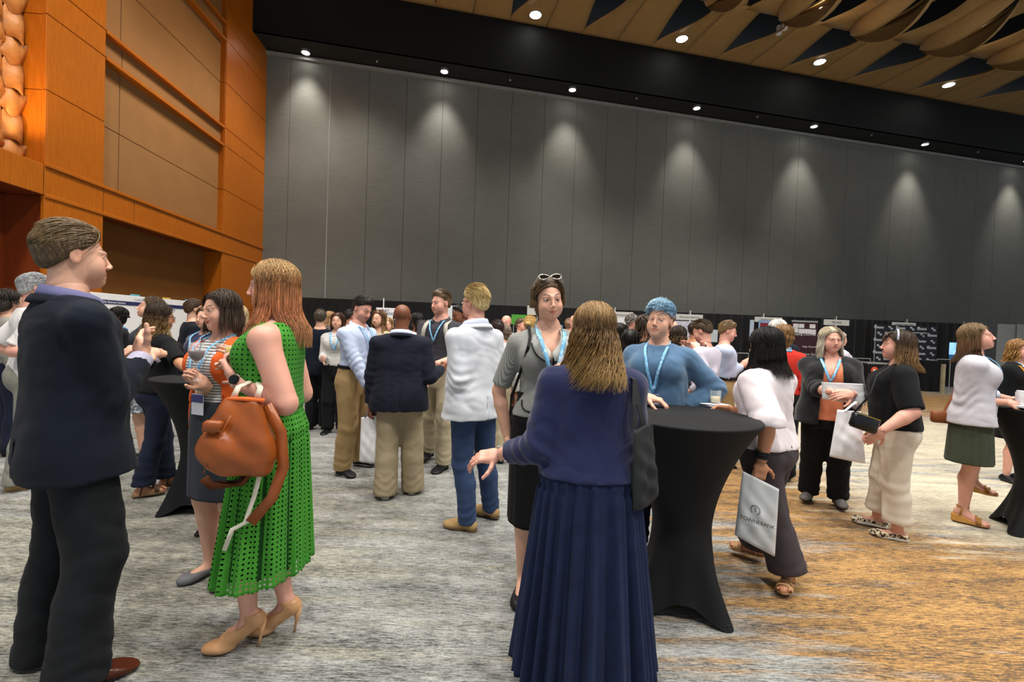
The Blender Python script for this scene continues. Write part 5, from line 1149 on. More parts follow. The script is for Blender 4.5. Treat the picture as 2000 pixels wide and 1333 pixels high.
# ---- woman in white blouse, black hair
d, top = place(1490, 1140, 645, 1512)
PB['blouse'] = B = person(dict(d, yaw=302, fat=.36, bust=.45, skin='tan', hair='long', hcol=['121110', '16130f', '241c16'], hlen=.24, nl=1500, wave=.006, wfreq=14, hvol=1.2, part=0, head=(-4, 6, 0), face=52, flare=.2, hipshift=(.0, .02), lean=(.02, 0),
    la=dict(w=W(1487, 905, 2.62), world=1, e=(-.6, -1, .0), fw=1, f=(-.1, 0, -1), p=(.2, .9, 0), curl=.85), ra=dict(w=W(1424, 800, 2.92), world=1, e=(.5, -.2, -1), fw=1, f=(-.9, .1, .05), p=(0, -.5, -.7), curl=.5),
    rl=dict(world=1, p=G(1470, 1092)[:2], yaw=-25), ll=dict(world=1, p=G(1540, 1150)[:2], yaw=-112, k=(-.3, 1, 0)),
    wear=[PAN('taupe', off=.012, knee=1.6, hemr=3.0, hem=.05, thigh=1.08, wr=.010), TOP('blouse', 'blouse', off=.020, hem=.02, sleeve=1.05, sr=1.5, puff=.018, cuff=.7, boxy=.98, wr=.013, flare=.012)],
    shoes=[sh('sandal', 'tan_strap', 'c9a172', .5, sole=.014, vox=.005, straps=[(.125, .105, .036, .012), (.105, .13, .040, .010), (.085, .085, .052, .008)], smat=(('tan_sole2', 'b08a60', .6), {}))]), 'person, black-haired woman in white blouse and wide taupe trousers at the table')
lanyard(B, B.root, M_lan, off=.034, zb=.12, badge=False, hw=.008)
b = MB(); wr = B.arm[-1][1]; fd = B.arm[-1][2]; a1 = nrm(np.cross(fd, [0, 1, 0])); a2 = np.cross(fd, a1)
for k in range(3): b.tube([wr+np.array([0, 0, .035+.014*k])+(a1*math.cos(t)+a2*math.sin(t))*(.034+.003*math.sin(5*t+k)) for t in np.linspace(0, 2*PI, 21)], .0085, 6, cap=False)
b.build('hair_tie', M_black, B.root, True)
# ---- blonde woman in orange blouse and black cardigan
d, top = place(1606, 998, 642, 1614)
PB['orange'] = B = person(dict(d, yaw=176, fat=.50, bust=.8, skin='pink', hair='long', hcol=['b8ab92', 'cfc6b4', 'bfb6a4'], hlen=.19, nl=1100, wave=.005, hvol=1.2, part=.01, head=(-22, 2, 0), brow='a08a6c', lip=(.85, .52, .52), face=58, bang=.0,
    ra=dict(w=W(1632, 768, 3.72), world=1, e=(1, -.5, -.7), fw=1, f=(.9, -.1, .05), p=(0, .5, -.6), curl=.3), la=dict(w=W(1664, 770, 3.68), world=1, e=(-1, -.5, -.7), fw=1, f=(-.9, -.1, -.05), p=(0, .6, -.4), curl=.35),
    rl=ft(1578, 978, 14), ll=ft(1636, 990, -14), wear=[PAN('blk', off=.012, knee=1.35, hemr=2.2), TOP('orange', 'printed_blouse', off=.020, hem=-.015, sleeve=.3, vneck=.05, boxy=.98), TOP('blkk', 'cardigan', off=.032, hem=-.04, sleeve=1.35, sr=1.4, open=(.035, .055), boxy=1.0, flare=.02, ox=-.012)],
    shoes=[sh('slide', 'grey_slide', '5f5a58', .6, sole=.025, smat=SOLEB)]), 'person, blonde woman in orange blouse and black cardigan with arms folded')
lanyard(B, B.root, M_lan, off=.026, zb=.19, badge=False, hw=.010)
b = MB(); p = surf(B, .075, .262, .030); b.box(p+B.T[1]*.004, (.035, .003, .012), B.T); b.build('name_tag', mat('gold_tag', 'd8c47a', .4), B.root)
b = MB(); [b.ball(surf(B, x, z_, .022), .006, 8) for x, z_ in [(s_*(.052-.05*k/7), .31-.011*k) for s_ in (-1, 1) for k in range(8)]]; tag(b.build('necklace', M_white, B.root, True), kind='stuff')
# ---- woman in black tee and white jeans
d, top = place(1735, 1052, 650, 1762)
PB['tee'] = B = person(dict(d, yaw=262, fat=.62, bust=.8, belly=.7, skin='pink', hair='long', hcol=['3f3226', '574230', '8a6a44', 'a8865a'], hlen=.22, nl=1200, wave=.008, hvol=1.15, head=(0, -3, 0), face=70, bang=.030, brow='6a5440', part=0, armr=1.12,
    la=dict(w=W(1722, 842, 3.30), world=1, e=(-.6, -1, .1), fw=1, f=(-.5, .3, -.7), p=(.2, 1, 0), curl=.5), ra=dict(w=W(1715, 835, 3.8), world=1, e=(.5, -1, 0)), rl=ft(1712, 1030, 4), ll=ft(1752, 1055, -4),
    wear=[PAN('sand', off=.010, knee=1.3, hemr=2.6, hem=.085, wr=.012), TOP('blk', 'tee_shirt', off=.022, hem=.02, sleeve=.95, sr=1.45, boxy=1.02, bd=.085, wr=.009)], shoes=[dict(kind='flat', mat=(('leopard', 'b09a70', .8), dict(fn=leopard)), smat=SOLEW, sole=.026, vox=.00555)]), 'person, woman in black tee, off-white jeans and leopard slip-ons')
b = MB(); b.ribbon([B.hc+B.HR.T @ (np.array([math.sin(t)*.094, .012, .034+math.cos(t)*.102])*B.hs) for t in np.linspace(-1.5, 1.5, 21)], B.HR[1], .006, .003); b.build('headband', mat('pale_headband', 'b8c0d8', .4), B.root, True)
# ---- woman in pale blazer and olive skirt
d, top = place(1888, 1030, 635, 1908, heel=.05)
PB['blazer'] = B = person(dict(d, yaw=88, heel=.05, skin='pink', hair='long', hcol=['7a6244', '6a4e34', '5f4430'], hlen=.22, nl=1200, wave=.003, hvol=1.05, part=0, head=(6, -12, 0), face=62, bust=.4, flare=.02, brow='8a6e4c',
    ra=dict(w=W(1962, 786, 3.70), world=1, e=(.2, -1, -.7), fw=1, f=(1, .1, .02), p=(0, .4, -.8), curl=.25), la=dict(w=W(1972, 780, 3.98), world=1, e=(-.2, -1, -.7), fw=1, f=(1, -.1, .05), p=(0, -.4, -.8), curl=.3), rl=ft(1880, 1022, 2), ll=dict(world=1, p=G(1900, 990)[:2], yaw=8, k=(-.15, 1, 0)),
    wear=[TOP('teal', 'print_top', off=.006, hem=.06, sleeve=.3, vneck=.06), TOP('blz', 'pale_blazer', off=.018, hem=-.02, sleeve=1.55, sr=1.6, boxy=1.0, bd=.066, flare=.02, open=(.03, .055), wr=.006), dict(t='skirt', m=M['olive'], name='skirt', waist=.12, hem=.56, flare=.0, off=.012, pamp=.003, fx=.01, fy=.025)],
    shoes=[sh('wedge', 'tan_wedge_strap', '9a6a34', .5, sole=.018, smat=(('cork_wedge', 'b0803e', .7), {}))]), 'person, woman in pale grey blazer and olive skirt leaning on right-edge table')
lanyard(B, B.root, M_lan, off=.022, zb=.12, hw=.008)

# ================================================================== tables and the things people carry
M_span = mat('black_stretch_cloth', '17181a', .75, var=.05, bump=.0006, bs=600, spec=.2)
def spandex_table(x, y, r, h, label, group=None, rot=.4, flare=1.0, n=96):
    root = empty('cocktail_table', (x, y, 0), label, 'table', group)
    a = MB(); a.lathe((x, y, h-.012), [(r*.98, -.012), (r, -.004), (r, .006), (r*.985, .012)], 64); a.build('tabletop', M_span, root, True)
    rows = 40; v = []; f = []
    for i in range(rows+1):
        t = i/rows; z = (h-.012)*(1-t)
        for k in range(n):
            th = 2*PI*k/n+rot; c4 = (max(0, math.cos(2*(th-rot))**2))**3; q = abs(math.cos(2*(th-rot)))
            waist = r*(.40+.60*abs(1-min(1, t/.62))**1.9) if t < .62 else r*.40
            low = max(0, (t-.55)/.45); foot = q**6
            rr = waist+low**1.5*r*(.16*(1-foot)+.46*foot)*flare
            zz = z+(.085*low**2.5)*(1-q**3)*1.0
            v.append((x+rr*math.cos(th), y+rr*math.sin(th), max(zz, .003)))
    for i in range(rows):
        for k in range(n): f.append((i*n+k, (i+1)*n+k, (i+1)*n+(k+1) % n, i*n+(k+1) % n))
    a = MB(); a.add(v, f); o = a.build('stretch_cover', M_span, root, True)
    for k in range(4):
        th = rot+k*PI/2; a = MB(); a.box((x+r*.40*math.cos(th), y+r*.40*math.sin(th), .02), (r*.42, .02, .014), rotm(-math.degrees(th)), .004); a.build('table_foot', M_black, root)
    a = MB(); a.tube([(x, y, .02), (x, y, h-.03)], .03, 12); a.build('pole', M_black, root); return root
tc = W(1340, 806, 2.62); TX, TY, TH = tc[0], tc[1], 1.072
spandex_table(TX, TY, .40, TH, 'tall cocktail table in black stretch cloth, front right of centre', rot=math.atan2(-.72, .42))
t2 = W(655, 690, 7.4); spandex_table(t2[0], t2[1], .38, 1.07, 'black draped cocktail table behind the man in light blue shirt', 'cocktail tables farther back')
t3 = W(1985, 795, 3.75); spandex_table(4.43, t3[1], .38, W(1985, 797, 3.75)[2], 'black cocktail table cut by the right edge of the picture', rot=.25)
t4 = W(398, 760, 3.7); spandex_table(t4[0], t4[1], .36, 1.06, 'black cocktail table between the ombre-haired woman and the smiling woman', rot=.9)
# glasses and napkins
M_glass = mat('clear_glass', 'e4ecf0', .03, var=0, alpha=.15, spec=1.0); M_wine = mat('red_wine', '4a0a16', .1, var=0, spec=.5); M_yel = mat('yellow_drink', 'd9b800', .15, var=.03, emit=0); M_pale = mat('pale_drink', 'd8cba0', .15, var=.02); M_amber = mat('amber_drink', 'c47a2c', .15, var=.02)
def tumbler(c, label, liq, r=.036, h=.09, fill=.5, tilt=None):
    R = np.eye(3) if tilt is None else rotm(0, *tilt); root = empty('tumbler', c, label, 'glass'); a = MB(); a.lathe(c, [(r*.86, 0), (r*.9, .004), (r, h), (r*.93, h), (r*.84, .010), (.001, .010)], 28, R); a.build('glass_wall', M_glass, root, True)
    if liq: a = MB(); a.lathe(c, [(r*.80, .0115), (r*.80+.07*r*fill, h*fill), (.001, h*fill)], 28, R); a.build('drink', liq, root, True)
    return root
def napkin(c, label, s=.085, rz=.3):
    a = MB()
    for k in range(3):
        ca, sa = math.cos(rz+k*.16), math.sin(rz+k*.16); a.add([(c[0]+u*s*ca-w_*s*sa, c[1]+u*s*sa+w_*s*ca, c[2]+.001+.003*k+.006*(u*w_ > 0)*(k == 2)) for u, w_ in ((-1, -1), (1, -1), (1, 1), (-1, 1))], [(0, 1, 2, 3)])
    o = a.build('napkin', M_white); md = o.modifiers.new('s', 'SOLIDIFY'); md.thickness = .0015; return tag(o, label, 'napkin')
g1 = G(1397, 792, TH+.004); napkin(g1, 'white paper napkin under the pale drink on the black table', .07); tumbler(g1+np.array([0, 0, .010]), 'clear tumbler of pale drink on a napkin, right side of the table', M_pale, fill=.55)
g2 = G(1298, 783, TH+.004); napkin(g2, 'crumpled white napkin before the person in blue sweater', .062, .8)
a = MB(); rs_ = np.random.RandomState(5)
v, f = patch(lambda u, v_: np.array(g2)+np.array([(u-.5)*.13, (v_-.5)*.10, .012+.03*math.sin(3*u*PI)*math.sin(2*v_*PI)*.5+.02*math.sin(9*u+5*v_)*.6+.018]), 12, 12, .0015); a.add(v, f); tag(a.build('paper_napkin', M_white, None, True), 'scrunched napkin held at the table edge by the blue sweater', 'napkin')
tumbler(g2+np.array([-.03, .05, .004]), 'empty clear tumbler behind the scrunched napkin on the table', None, r=.038, h=.10)
# the wine glass
w0 = W(383, 744, 2.43); root = empty('wine_glass', w0, 'wine glass of red wine held up by the smiling woman', 'glass')
a = MB(); a.lathe(w0, [(.036, 0), (.034, .002), (.008, .008), (.0035, .02), (.0035, .085), (.012, .098), (.032, .118), (.041, .145), (.040, .175), (.034, .205), (.0325, .205), (.038, .175), (.039, .146), (.030, .121), (.008, .102), (.001, .1)], 32); a.build('bowl_and_stem', M_glass, root, True)
a = MB(); a.lathe(w0, [(.001, .103), (.010, .105), (.029, .1235), (.0372, .147), (.0368, .158), (.001, .158)], 32); a.build('wine', M_wine, root, True)
a = MB(); a.tube([w0+np.array([.01, 0, .12]), w0+np.array([.028, 0, .235])], .002, 6); a.build('stirrer', M_black, root)
# yellow drink
y0 = W(456, 706, 2.18); tumbler(y0, 'short glass of bright yellow drink held by the woman in green', M_yel, r=.040, h=.075, fill=.92)
tumbler(W(1103, 728, 2.40), 'glass of amber drink held by the woman in tweed jacket', M_amber, r=.036, h=.085, fill=.6)
# white can and napkin on the right table
c3 = W(1993, 793, 3.70); root = empty('drink_can', c3, 'white drink can with red print under the hand at right edge', 'can')
a = MB(); a.lathe(c3, [(.024, 0), (.032, .008), (.033, .012), (.033, .108), (.026, .120), (.027, .124), (.024, .122), (.001, .121)], 32); a.build('can_body', mat('can_white', 'dcd8da', .35, var=.02, metal=.2), root, True)
napkin(c3+np.array([-.02, -.02, -.006]), 'white napkin under the can on the right-edge table', .07)
def text(name, s_, c, x, y, size, m, parent, ext=.0006, bend=None, font_al='CENTER'):
    """lettering as a mesh: x, y are the reading and up directions"""
    cu = bpy.data.curves.new(name, 'FONT'); cu.body = s_; cu.size = size; cu.align_x = font_al; cu.extrude = ext; cu.resolution_u = 3
    o = bpy.data.objects.new(name, cu); me = bpy.data.meshes.new_from_object(o); bpy.data.objects.remove(o); x = nrm(x); y = nrm(y); z = np.cross(x, y)
    if bend:
        for v_ in me.vertices: v_.co.z += bend(v_.co.x, v_.co.y)
    Rm = Matrix(((x[0], y[0], z[0], c[0]), (x[1], y[1], z[1], c[1]), (x[2], y[2], z[2], c[2]), (0, 0, 0, 1))); me.transform(Rm); me.materials.clear(); return link(name, me, m, parent)
text('lettering', 'Lib', c3+np.array([.0, -.034, .05]), (1, 0, 0), (0, 0, 1), .022, mat('red_print', 'b23a4a', .5), root)
# ------------------------------------------------------------------ soft bags, lofted between traced edges given in a plane
def bag(name, pts, c, x, y, th, m, root=None, puff=1.0, rnd=None, nu=16, nv=20, seed=0):
    """pts: corners (tl, tr, br, bl) in metres in the plane x, y; th: depth"""
    x = nrm(x); y = nrm(y); z = nrm(np.cross(x, y)); tl, tr, br, bl = (np.array(p) for p in pts); v = []; f = []; rs = np.random.RandomState(seed); P2 = rs.uniform(0, 6.28, 6)
    for k, sg in ((0, 1), (1, -1)):
        for j in range(nv+1):
            for i in range(nu+1):
                u, w_ = i/nu, j/nv; p = (tl*(1-u)+tr*u)*(1-w_)+(bl*(1-u)+br*u)*w_; e = (math.sin(PI*u)**.45)*(math.sin(PI*min(1, w_*.93+.0))**.6 if w_ > 0 else 0); e *= (w_**.5)
                cr = .010*puff*(math.sin(14*u+6*w_+P2[0])*math.sin(5*w_+P2[1])+.6*math.sin(22*w_-9*u+P2[2]))*e
                v.append(np.array(c)+x*p[0]+y*p[1]+z*sg*(th*e*(.35+.65*w_)+.001)+z*cr)
    N = (nu+1)*(nv+1); ix = lambda k, i, j: k*N+j*(nu+1)+i
    for j in range(nv):
        for i in range(nu): f.append((ix(0, i, j), ix(0, i, j+1), ix(0, i+1, j+1), ix(0, i+1, j))); f.append((ix(1, i, j), ix(1, i+1, j), ix(1, i+1, j+1), ix(1, i, j+1)))
        for i in (0, nu): q = (ix(0, i, j), ix(1, i, j), ix(1, i, j+1), ix(0, i, j+1)); f.append(q if i == 0 else q[::-1])
    for i in range(nu): f.append((ix(0, i, nv), ix(1, i, nv), ix(1, i+1, nv), ix(0, i+1, nv))); f.append((ix(0, i, 0), ix(0, i+1, 0), ix(1, i+1, 0), ix(1, i, 0)))
    a = MB(); a.add(v, f); return a.build(name, m, root, True)
M_plas = mat('white_plastic_film', 'c9ccce', .32, var=.06, vs=5, spec=.5); M_plas2 = mat('white_paper_bag', 'e0dfe2', .6, var=.04); M_ink = mat('dark_ink', '1c1e22', .6); M_inkb = mat('navy_ink', '2b2f5c', .6)
# plastic bag with the bank's name, held by the woman in the blouse
Bp = PB['blouse']; hp = Bp.arm[-1][1]+np.array([0, 0, -.085]); Yb = hp[1]-.02
def pl(px, py, Y0=None): return W(px, py, Yb if Y0 is None else Y0)
o_ = pl(1483, 950); X_ = np.array([.985, -.17, 0]); Z_ = np.array([0, 0, 1.])
def loc(px, py): q = pl(px, py)-o_; return (q @ X_, q[2])
root = empty('plastic_bag', o_, 'white plastic bag printed with a bank name hanging from her hand', 'bag')
bb = bag('bag_body', [loc(1452, 922), loc(1519, 954), loc(1511, 1085), loc(1437, 1048)], o_, X_, Z_, .035, M_plas, root, 1.2, seed=3)
dg = nrm(X_*.97-Z_*.24)
cb = pl(1471, 1018)-np.array([0, .045, 0])
text('lettering', 'TOWNEBANK', cb, dg, Z_, .030, M_ink, bb, bend=lambda u, v_: -.10*u*u*2)
ce_ = pl(1468, 992)-np.array([0, .040, 0]); a = MB()
for k in range(22):
    t = .6+k/22*(2*PI-1.2)-PI/2; r1, r2 = .021, .029; c_, s_ = math.cos(t), math.sin(t); a.ribbon([ce_+dg*c_*r1+Z_*s_*r1, ce_+dg*c_*r2+Z_*s_*r2], np.cross([0, 1, 0], dg*c_+Z_*s_), .0016, .0008)
tag(a.build('crest', M_ink, bb), kind='stuff'); text('crest_letter', 'T', ce_-Z_*.010, dg, Z_, .034, M_ink, bb)
# white bag of the bald man
Bb = PB['bald']; hb = Bb.arm[-1][1]; Yc = hb[1]-.03; o_ = W(719, 815, Yc); X_ = np.array([1, -.1, 0])
loc = lambda px, py: ((W(px, py, Yc)-o_) @ X_, (W(px, py, Yc)-o_)[2])
root = empty('paper_bag', o_, 'white carrier bag held low by the bald man in blazer', 'bag'); bag('bag_body', [loc(705, 816), loc(737, 812), loc(738, 905), loc(701, 902)], o_, X_, Z_, .05, M_plas2, root, .8, seed=6)
a = MB(); a.tube([o_+np.array([-.03, 0, -.01]), o_+np.array([0, 0, .05]), o_+np.array([.03, 0, -.01])], .004, 6); a.build('handle', mat('blue_handle', '4a8ac0', .5), root, True)
# white bag by the woman in the black tee
Yd = 3.45; o_ = W(1660, 810, Yd); loc = lambda px, py: ((W(px, py, Yd)-o_) @ X_, (W(px, py, Yd)-o_)[2])
root = empty('paper_bag', o_, 'white carrier bag hanging before the woman in black tee', 'bag'); bag('bag_body', [loc(1637, 801), loc(1680, 804), loc(1688, 905), loc(1622, 893)], o_, X_, Z_, .05, M_plas2, root, .7, seed=9)
a = MB(); a.ribbon([W(1650, 803, Yd), W(1672, 785, Yd), W(1690, 790, Yd+.05)], (0, 1, 0), .012, .001); a.build('handle', M_plas2, root)
# black crossbody with gold zip
Ye = 3.30; o_ = W(1688, 826, Ye); X2 = nrm([.93, -.1, -.30]); Y2 = nrm([.28, 0, .95]); root = empty('crossbody_bag', o_, 'small black crossbody bag with gold zip at her hip', 'bag'); a = MB(); Rb = np.array([X2, np.cross(Y2, X2), Y2]); a.box(o_, (.092, .032, .058), Rb, .016); bo = a.build('bag_body', mat('black_leather', '17181b', .42, spec=.4), root, True)
a = MB(); a.ribbon([o_+X2*t+Y2*.050-np.cross(Y2, X2)*(-.034)*-1 for t in np.linspace(-.08, .08, 8)], Y2, .003, .001); a.build('gold_zip', mat('gold', 'c9a24a', .3, metal=1), bo)
a = MB(); Bt = PB['tee']; a.tube([o_-X2*.085+Y2*.05, W(1700, 770, 3.27), W(1712, 735, 3.32), W(1745, 712, 3.42), Bt.neck+np.array([0, 0, .0])], .006, 6); a.build('chain_strap', M_black, root, True)
# folded white pouch and bottle held by the blonde woman
Bo = PB['orange']; p = (Bo.arm[1][1]+Bo.arm[-1][1])/2+Bo.R[1]*-.055+np.array([0, 0, .0]); root = empty('pouch', p, 'folded white pouch held against the orange blouse', 'pouch'); xb = Bo.R[0]
bag('pouch_body', [(-.15, .075), (.13, .085), (.15, -.085), (-.14, -.065)], p, xb*-1 if xb[0] < 0 else xb, Z_, .028, M_plas, root, .5, seed=2)
p = Bo.arm[-1][1]+Bo.R[1]*.03+np.array([.02, -.03, -.10]); root = empty('water_bottle', p, 'small clear bottle of dark drink in her folded hands', 'bottle'); ax_ = nrm([.25, -.1, .95]); Rb = np.array([nrm(np.cross(ax_, [0, 1, 0])), nrm(np.cross(ax_, np.cross(ax_, [0, 1, 0]))), ax_])
a = MB(); a.lathe(p-ax_*.02, [(.028, 0), (.031, .01), (.031, .10), (.014, .13), (.013, .15)], 20, Rb); a.build('bottle_wall', M_glass, root, True); a = MB(); a.lathe(p-ax_*.02, [(.0275, .003), (.0285, .05), (.001, .05)], 20, Rb); a.build('drink', M_wine, root, True)
# black tote on the shoulder of the navy woman
Bn = PB['navy']; Yt = 1.86; o_ = W(1258, 900, Yt); X_ = nrm([.75, .66, 0]); loc = lambda px, py: ((W(px, py, Yt)-o_)[0]/.62, (W(px, py, Yt)-o_)[2])
root = empty('tote_bag', o_, 'black fabric tote bag hanging from the navy woman\'s right shoulder', 'bag'); M_tote = mat('black_nonwoven', '26282a', .8, bump=.002, bs=150); bag('bag_body', [loc(1236, 838), loc(1276, 826), loc(1288, 978), loc(1236, 992)], o_, X_, Z_, .05, M_tote, root, 1.3, seed=12)
a = MB(); shp = Bn.sh[1]+np.array([-.035, -.01, .055])
for dx in (-.03, .03): a.ribbon([W(1250, 836, Yt)+X_*dx, W(1243, 790, Yt-.01)+X_*dx*.5, shp+np.array([.03, -.075, -.02]), shp, shp+np.array([.0, .08, -.03])], X_, .014, .0015)
tag(a.build('straps', M_tote, root), kind='stuff')
# tan leather backpack over the arm of the woman in green
Bg = PB['green']; M_tan2 = mat('tan_leather', '8f4818', .34, var=.16, vs=7, spec=.45, bump=.001, bs=60); M_strap = mat('cream_webbing', 'd6cfbb', .8)
Yk = 1.86; kc = W(470, 850, Yk); root = empty('backpack', kc, 'tan leather backpack hanging from the green dress woman\'s forearm', 'backpack'); Rk = np.array([nrm([.97, .2, -.06]), nrm([-.2, .97, 0]), nrm([.16, 0, .98])]); Rk[1] = np.cross(Rk[2], Rk[0])
D = Field(kc-.28, kc+.28, .007); k_ = lambda x, y, z: kc+Rk.T @ np.array([x, y, z])
D.prof(kc, Rk, [(-.155, .085, .050, 0), (-.14, .125, .075, 0), (-.08, .142, .085, 0), (0, .132, .078, 0), (.07, .105, .062, .0), (.12, .078, .045, 0), (.15, .066, .028, 0)], .01, n=2.7); D.ell(k_(-.055, -.075, -.045), [.075, .035, .075], Rk, .02)
V, F = D.mesh(); V = smooth(V, F, 2); N = vnormals(V, F); V = V+N*(.006*np.sin(((V-kc) @ Rk[0])*38+((V-kc) @ Rk[2])*22)*np.sin(((V-kc) @ Rk[2])*31))[:, None]; bk = link('bag_body', qmesh('bag_body', V, F), M_tan2, root)
a = MB(); a.box(k_(-.075, -.092, .055), (.034, .018, .022), Rk, .008); a.build('buckle_flap', M_tan2, bk, True)
a = MB(); a.tube([k_(-.02, -.088, .10), k_(-.05, -.098, .0), k_(-.075, -.100, -.13)], .0025, 6); a.build('seam', M_tan2, bk, True)
a = MB(); a.ribbon([k_(-.065, .0, .150), k_(0, -.02, .156), k_(.065, 0, .150)], Rk[1], .02, .004); a.build('orange_zip_edge', mat('orange_trim', 'd8622a', .6), bk)
fa = (Bg.arm[-1][0]*.45+Bg.arm[-1][1]*.55)+np.array([0, 0, .050])
for dx in (-.045, .045): a = MB(); a.ribbon([k_(dx-.01, .0, .145), k_(dx*.9, .0, .20), fa+Rk[0]*dx*.45+np.array([0, -.035, -.015]), fa+Rk[0]*dx*.35, fa+Rk[0]*dx*.45+np.array([0, .045, -.03])], Rk[0], .011, .002); a.build('webbing_handle', M_strap, root, True)
a = MB(); a.ribbon([k_(.075, .0, .13), k_(.15, .0, .02), k_(.185, .0, -.13), k_(.165, 0, -.26), k_(.10, 0, -.37)], nrm(Rk[0]*.8+Rk[2]*.3), .022, .005); a.build('shoulder_strap', M_tan2, root, True)
a = MB(); a.ribbon([k_(.06, .05, .10), k_(.10, .05, -.06), k_(.02, .05, -.22), k_(-.09, .05, -.235), k_(-.12, .04, -.20)], nrm(Rk[0]*.8+Rk[2]*.5), .018, .004); a.build('shoulder_strap', mat('dark_tan_leather', '6a3410', .4), root, True)
a = MB(); a.ribbon([k_(.105, 0, -.10), k_(.095, 0, -.25), k_(.080, 0, -.37), k_(.035, 0, -.40), k_(.02, 0, -.49)], Rk[0], .009, .0015); a.build('webbing_tail', M_strap, root, True)
a = MB(); a.ribbon([k_(.08, 0, -.365), k_(.11, 0, -.355)], Rk[2], .010, .002); a.build('buckle', M_alu, root)
# smart watch on the same arm
wr, fd = Bg.arm[-1][1], Bg.arm[-1][2]; el = Bg.arm[-1][0]; ad = nrm(wr-el); vd = nrm(np.array([0, 0, 0])+CAM-wr); vd = nrm(vd-ad*(vd @ ad)); sd = np.cross(ad, vd); c_ = wr-ad*.02
a = MB(); a.ribbon([c_+(vd*math.cos(t)+sd*math.sin(t))*.033 for t in np.linspace(0, 2*PI, 25)], ad, .010, .002); wt = a.build('watch', mat('pale_pink_band', 'd8bcae', .6), Bg.root, True); a = MB(); a.lathe(c_+vd*.032, [(.021, 0), (.022, .005), (.020, .009), (.018, .0095), (.001, .0098)], 28, np.array([ad, sd, vd])); a.build('watch_face', mat('watch_black', '0d0d10', .1), wt, True)
# light backpack on the man in the polo, its straps
Bq = PB['polo']; M_bp = mat('grey_backpack', 'b3b0a4', .8, var=.1); root = empty('backpack', Bq.TP(0, -.2, .4), 'pale grey backpack on the back of the man in charcoal polo', 'backpack')
V, F = (lambda D: D.mesh())(Field(Bq.TP(0, -.16, .16)-.36, Bq.TP(0, -.16, .40)+.36, .012).prof(Bq.TP(0, -.175, .0), Bq.T, [(.13, .13, .05, 0), (.16, .155, .075, 0), (.30, .155, .085, 0), (.44, .14, .07, 0), (.50, .10, .05, .02)], .01, n=3)); V = smooth(V, F, 1); bk = link('bag_body', qmesh('bag_body', V, F), M_bp, root)
for q in (-1, 1):
    a = MB(); x_ = q*.118; a.ribbon([Bq.TP(x_*.9, -.11, .44), Bq.TP(x_, -.05, .315*Bq.o['H']), Bq.TP(x_, .02, .318*Bq.o['H'])]+[surf(Bq, x_+q*.01*k, .295-.03*k, .030) for k in range(5)]+[Bq.TP(x_+q*.055, -.02, .13*Bq.o['H']), Bq.TP(x_*.9, -.12, .2)], Bq.T[0], .022, .005); a.build('shoulder_strap', M_bp, root, True)
# sunglasses on the tweed woman's head, jacket details
Bw = PB['tweed']; P = lambda x, y, z: Bw.hc+Bw.HR.T @ (np.array([x, y, z])*Bw.hs); root = empty('sunglasses', P(0, .03, .13), 'black and white patterned sunglasses pushed up on dark hair', 'sunglasses')
def leo2(t, cc): return t.mix(t.ramp(t.noise(t.coord('Object', (1, 1, 1)), 190, 2), [(.46, (0, 0, 0)), (.5, (1, 1, 1))]), lin('15120f'), lin('d8d2c4'))
M_sg = mat('patterned_frame', '222222', .3, fn=leo2)
for q in (-1, 1):
    cc_ = P(q*.034, .052, .128); a = MB(); a.tube([cc_+Bw.HR[0]*math.cos(t)*.030+nrm(Bw.HR[2]*.8-Bw.HR[1]*.6)*math.sin(t)*(.017+.004*math.cos(t)*q) for t in np.linspace(0, 2*PI, 21)], .0042, 6, cap=False); a.build('frame', M_sg, root, True)
    a = MB(); a.lathe(cc_, [(.028, .001), (.001, .002)], 20, np.array([Bw.HR[0], nrm(Bw.HR[2]*.8-Bw.HR[1]*.6)*.6, nrm(Bw.HR[1]*.8+Bw.HR[2]*.6)])); a.build('lens', mat('dark_lens', '1b1512', .05), root)
    a = MB(); a.tube([P(q*.064, .045, .135), P(q*.082, .02, .09), P(q*.086, -.005, .02)], .0028, 6); a.build('temple_arm', M_sg, root, True)
a = MB(); a.tube([P(-.008, .055, .13), P(.008, .055, .13)], .003, 6); a.build('bridge', M_sg, root)
jk = Bw.root; M_tw = M['tweed']; rows = []
for q in (-1, 1):    # rounded flat collar with black edge
    n = 14; v = []; inner = []; outer = []
    for k in range(n+1):
        t = k/n; x0 = q*(.050*math.sin(min(1, (1-t)*1.3+.0)*PI/2)+.003); z0 = .326-.075*t; w_ = .062*math.sin(min(1, (1.02-t)*2.2)*PI/2)**.6 if t > .55 else .062
        pi_ = surf(Bw, x0, min(z0, .318), .032+.014*(1-t)) if t > .12 else Bw.TP(q*.062, -.03+.05*t/.12, .328*Bw.o['H']); po = surf(Bw, x0+q*w_*(.9), max(.225, min(z0, .30)-.020-.012*t), .044) if t > .12 else Bw.TP(q*.118, -.03+.06*t/.12, .305*Bw.o['H']+.012); inner.append(pi_); outer.append(po)
    a = MB(); a.add(inner+outer, [(k, k+1, n+2+k, n+1+k) for k in range(n)]); o = a.build('collar', M_tw, jk, True); md = o.modifiers.new('s', 'SOLIDIFY'); md.thickness = .006; md.offset = 0
    a = MB(); a.tube(outer[3:], .0045, 6); a.build('collar_trim', M_black, o, True)
a = MB(); a.tube([surf(Bw, -.012, z_, .020) for z_ in np.linspace(.238, .06, 12)], .005, 6); a.build('front_trim', M_black, jk, True)
for z_ in (.228, .185, .142, .10): a = MB(); a.ball(surf(Bw, .012, z_, .022), .012, 12); a.build('button', mat('grey_button', '77777a', .4, metal=.5), jk, True)
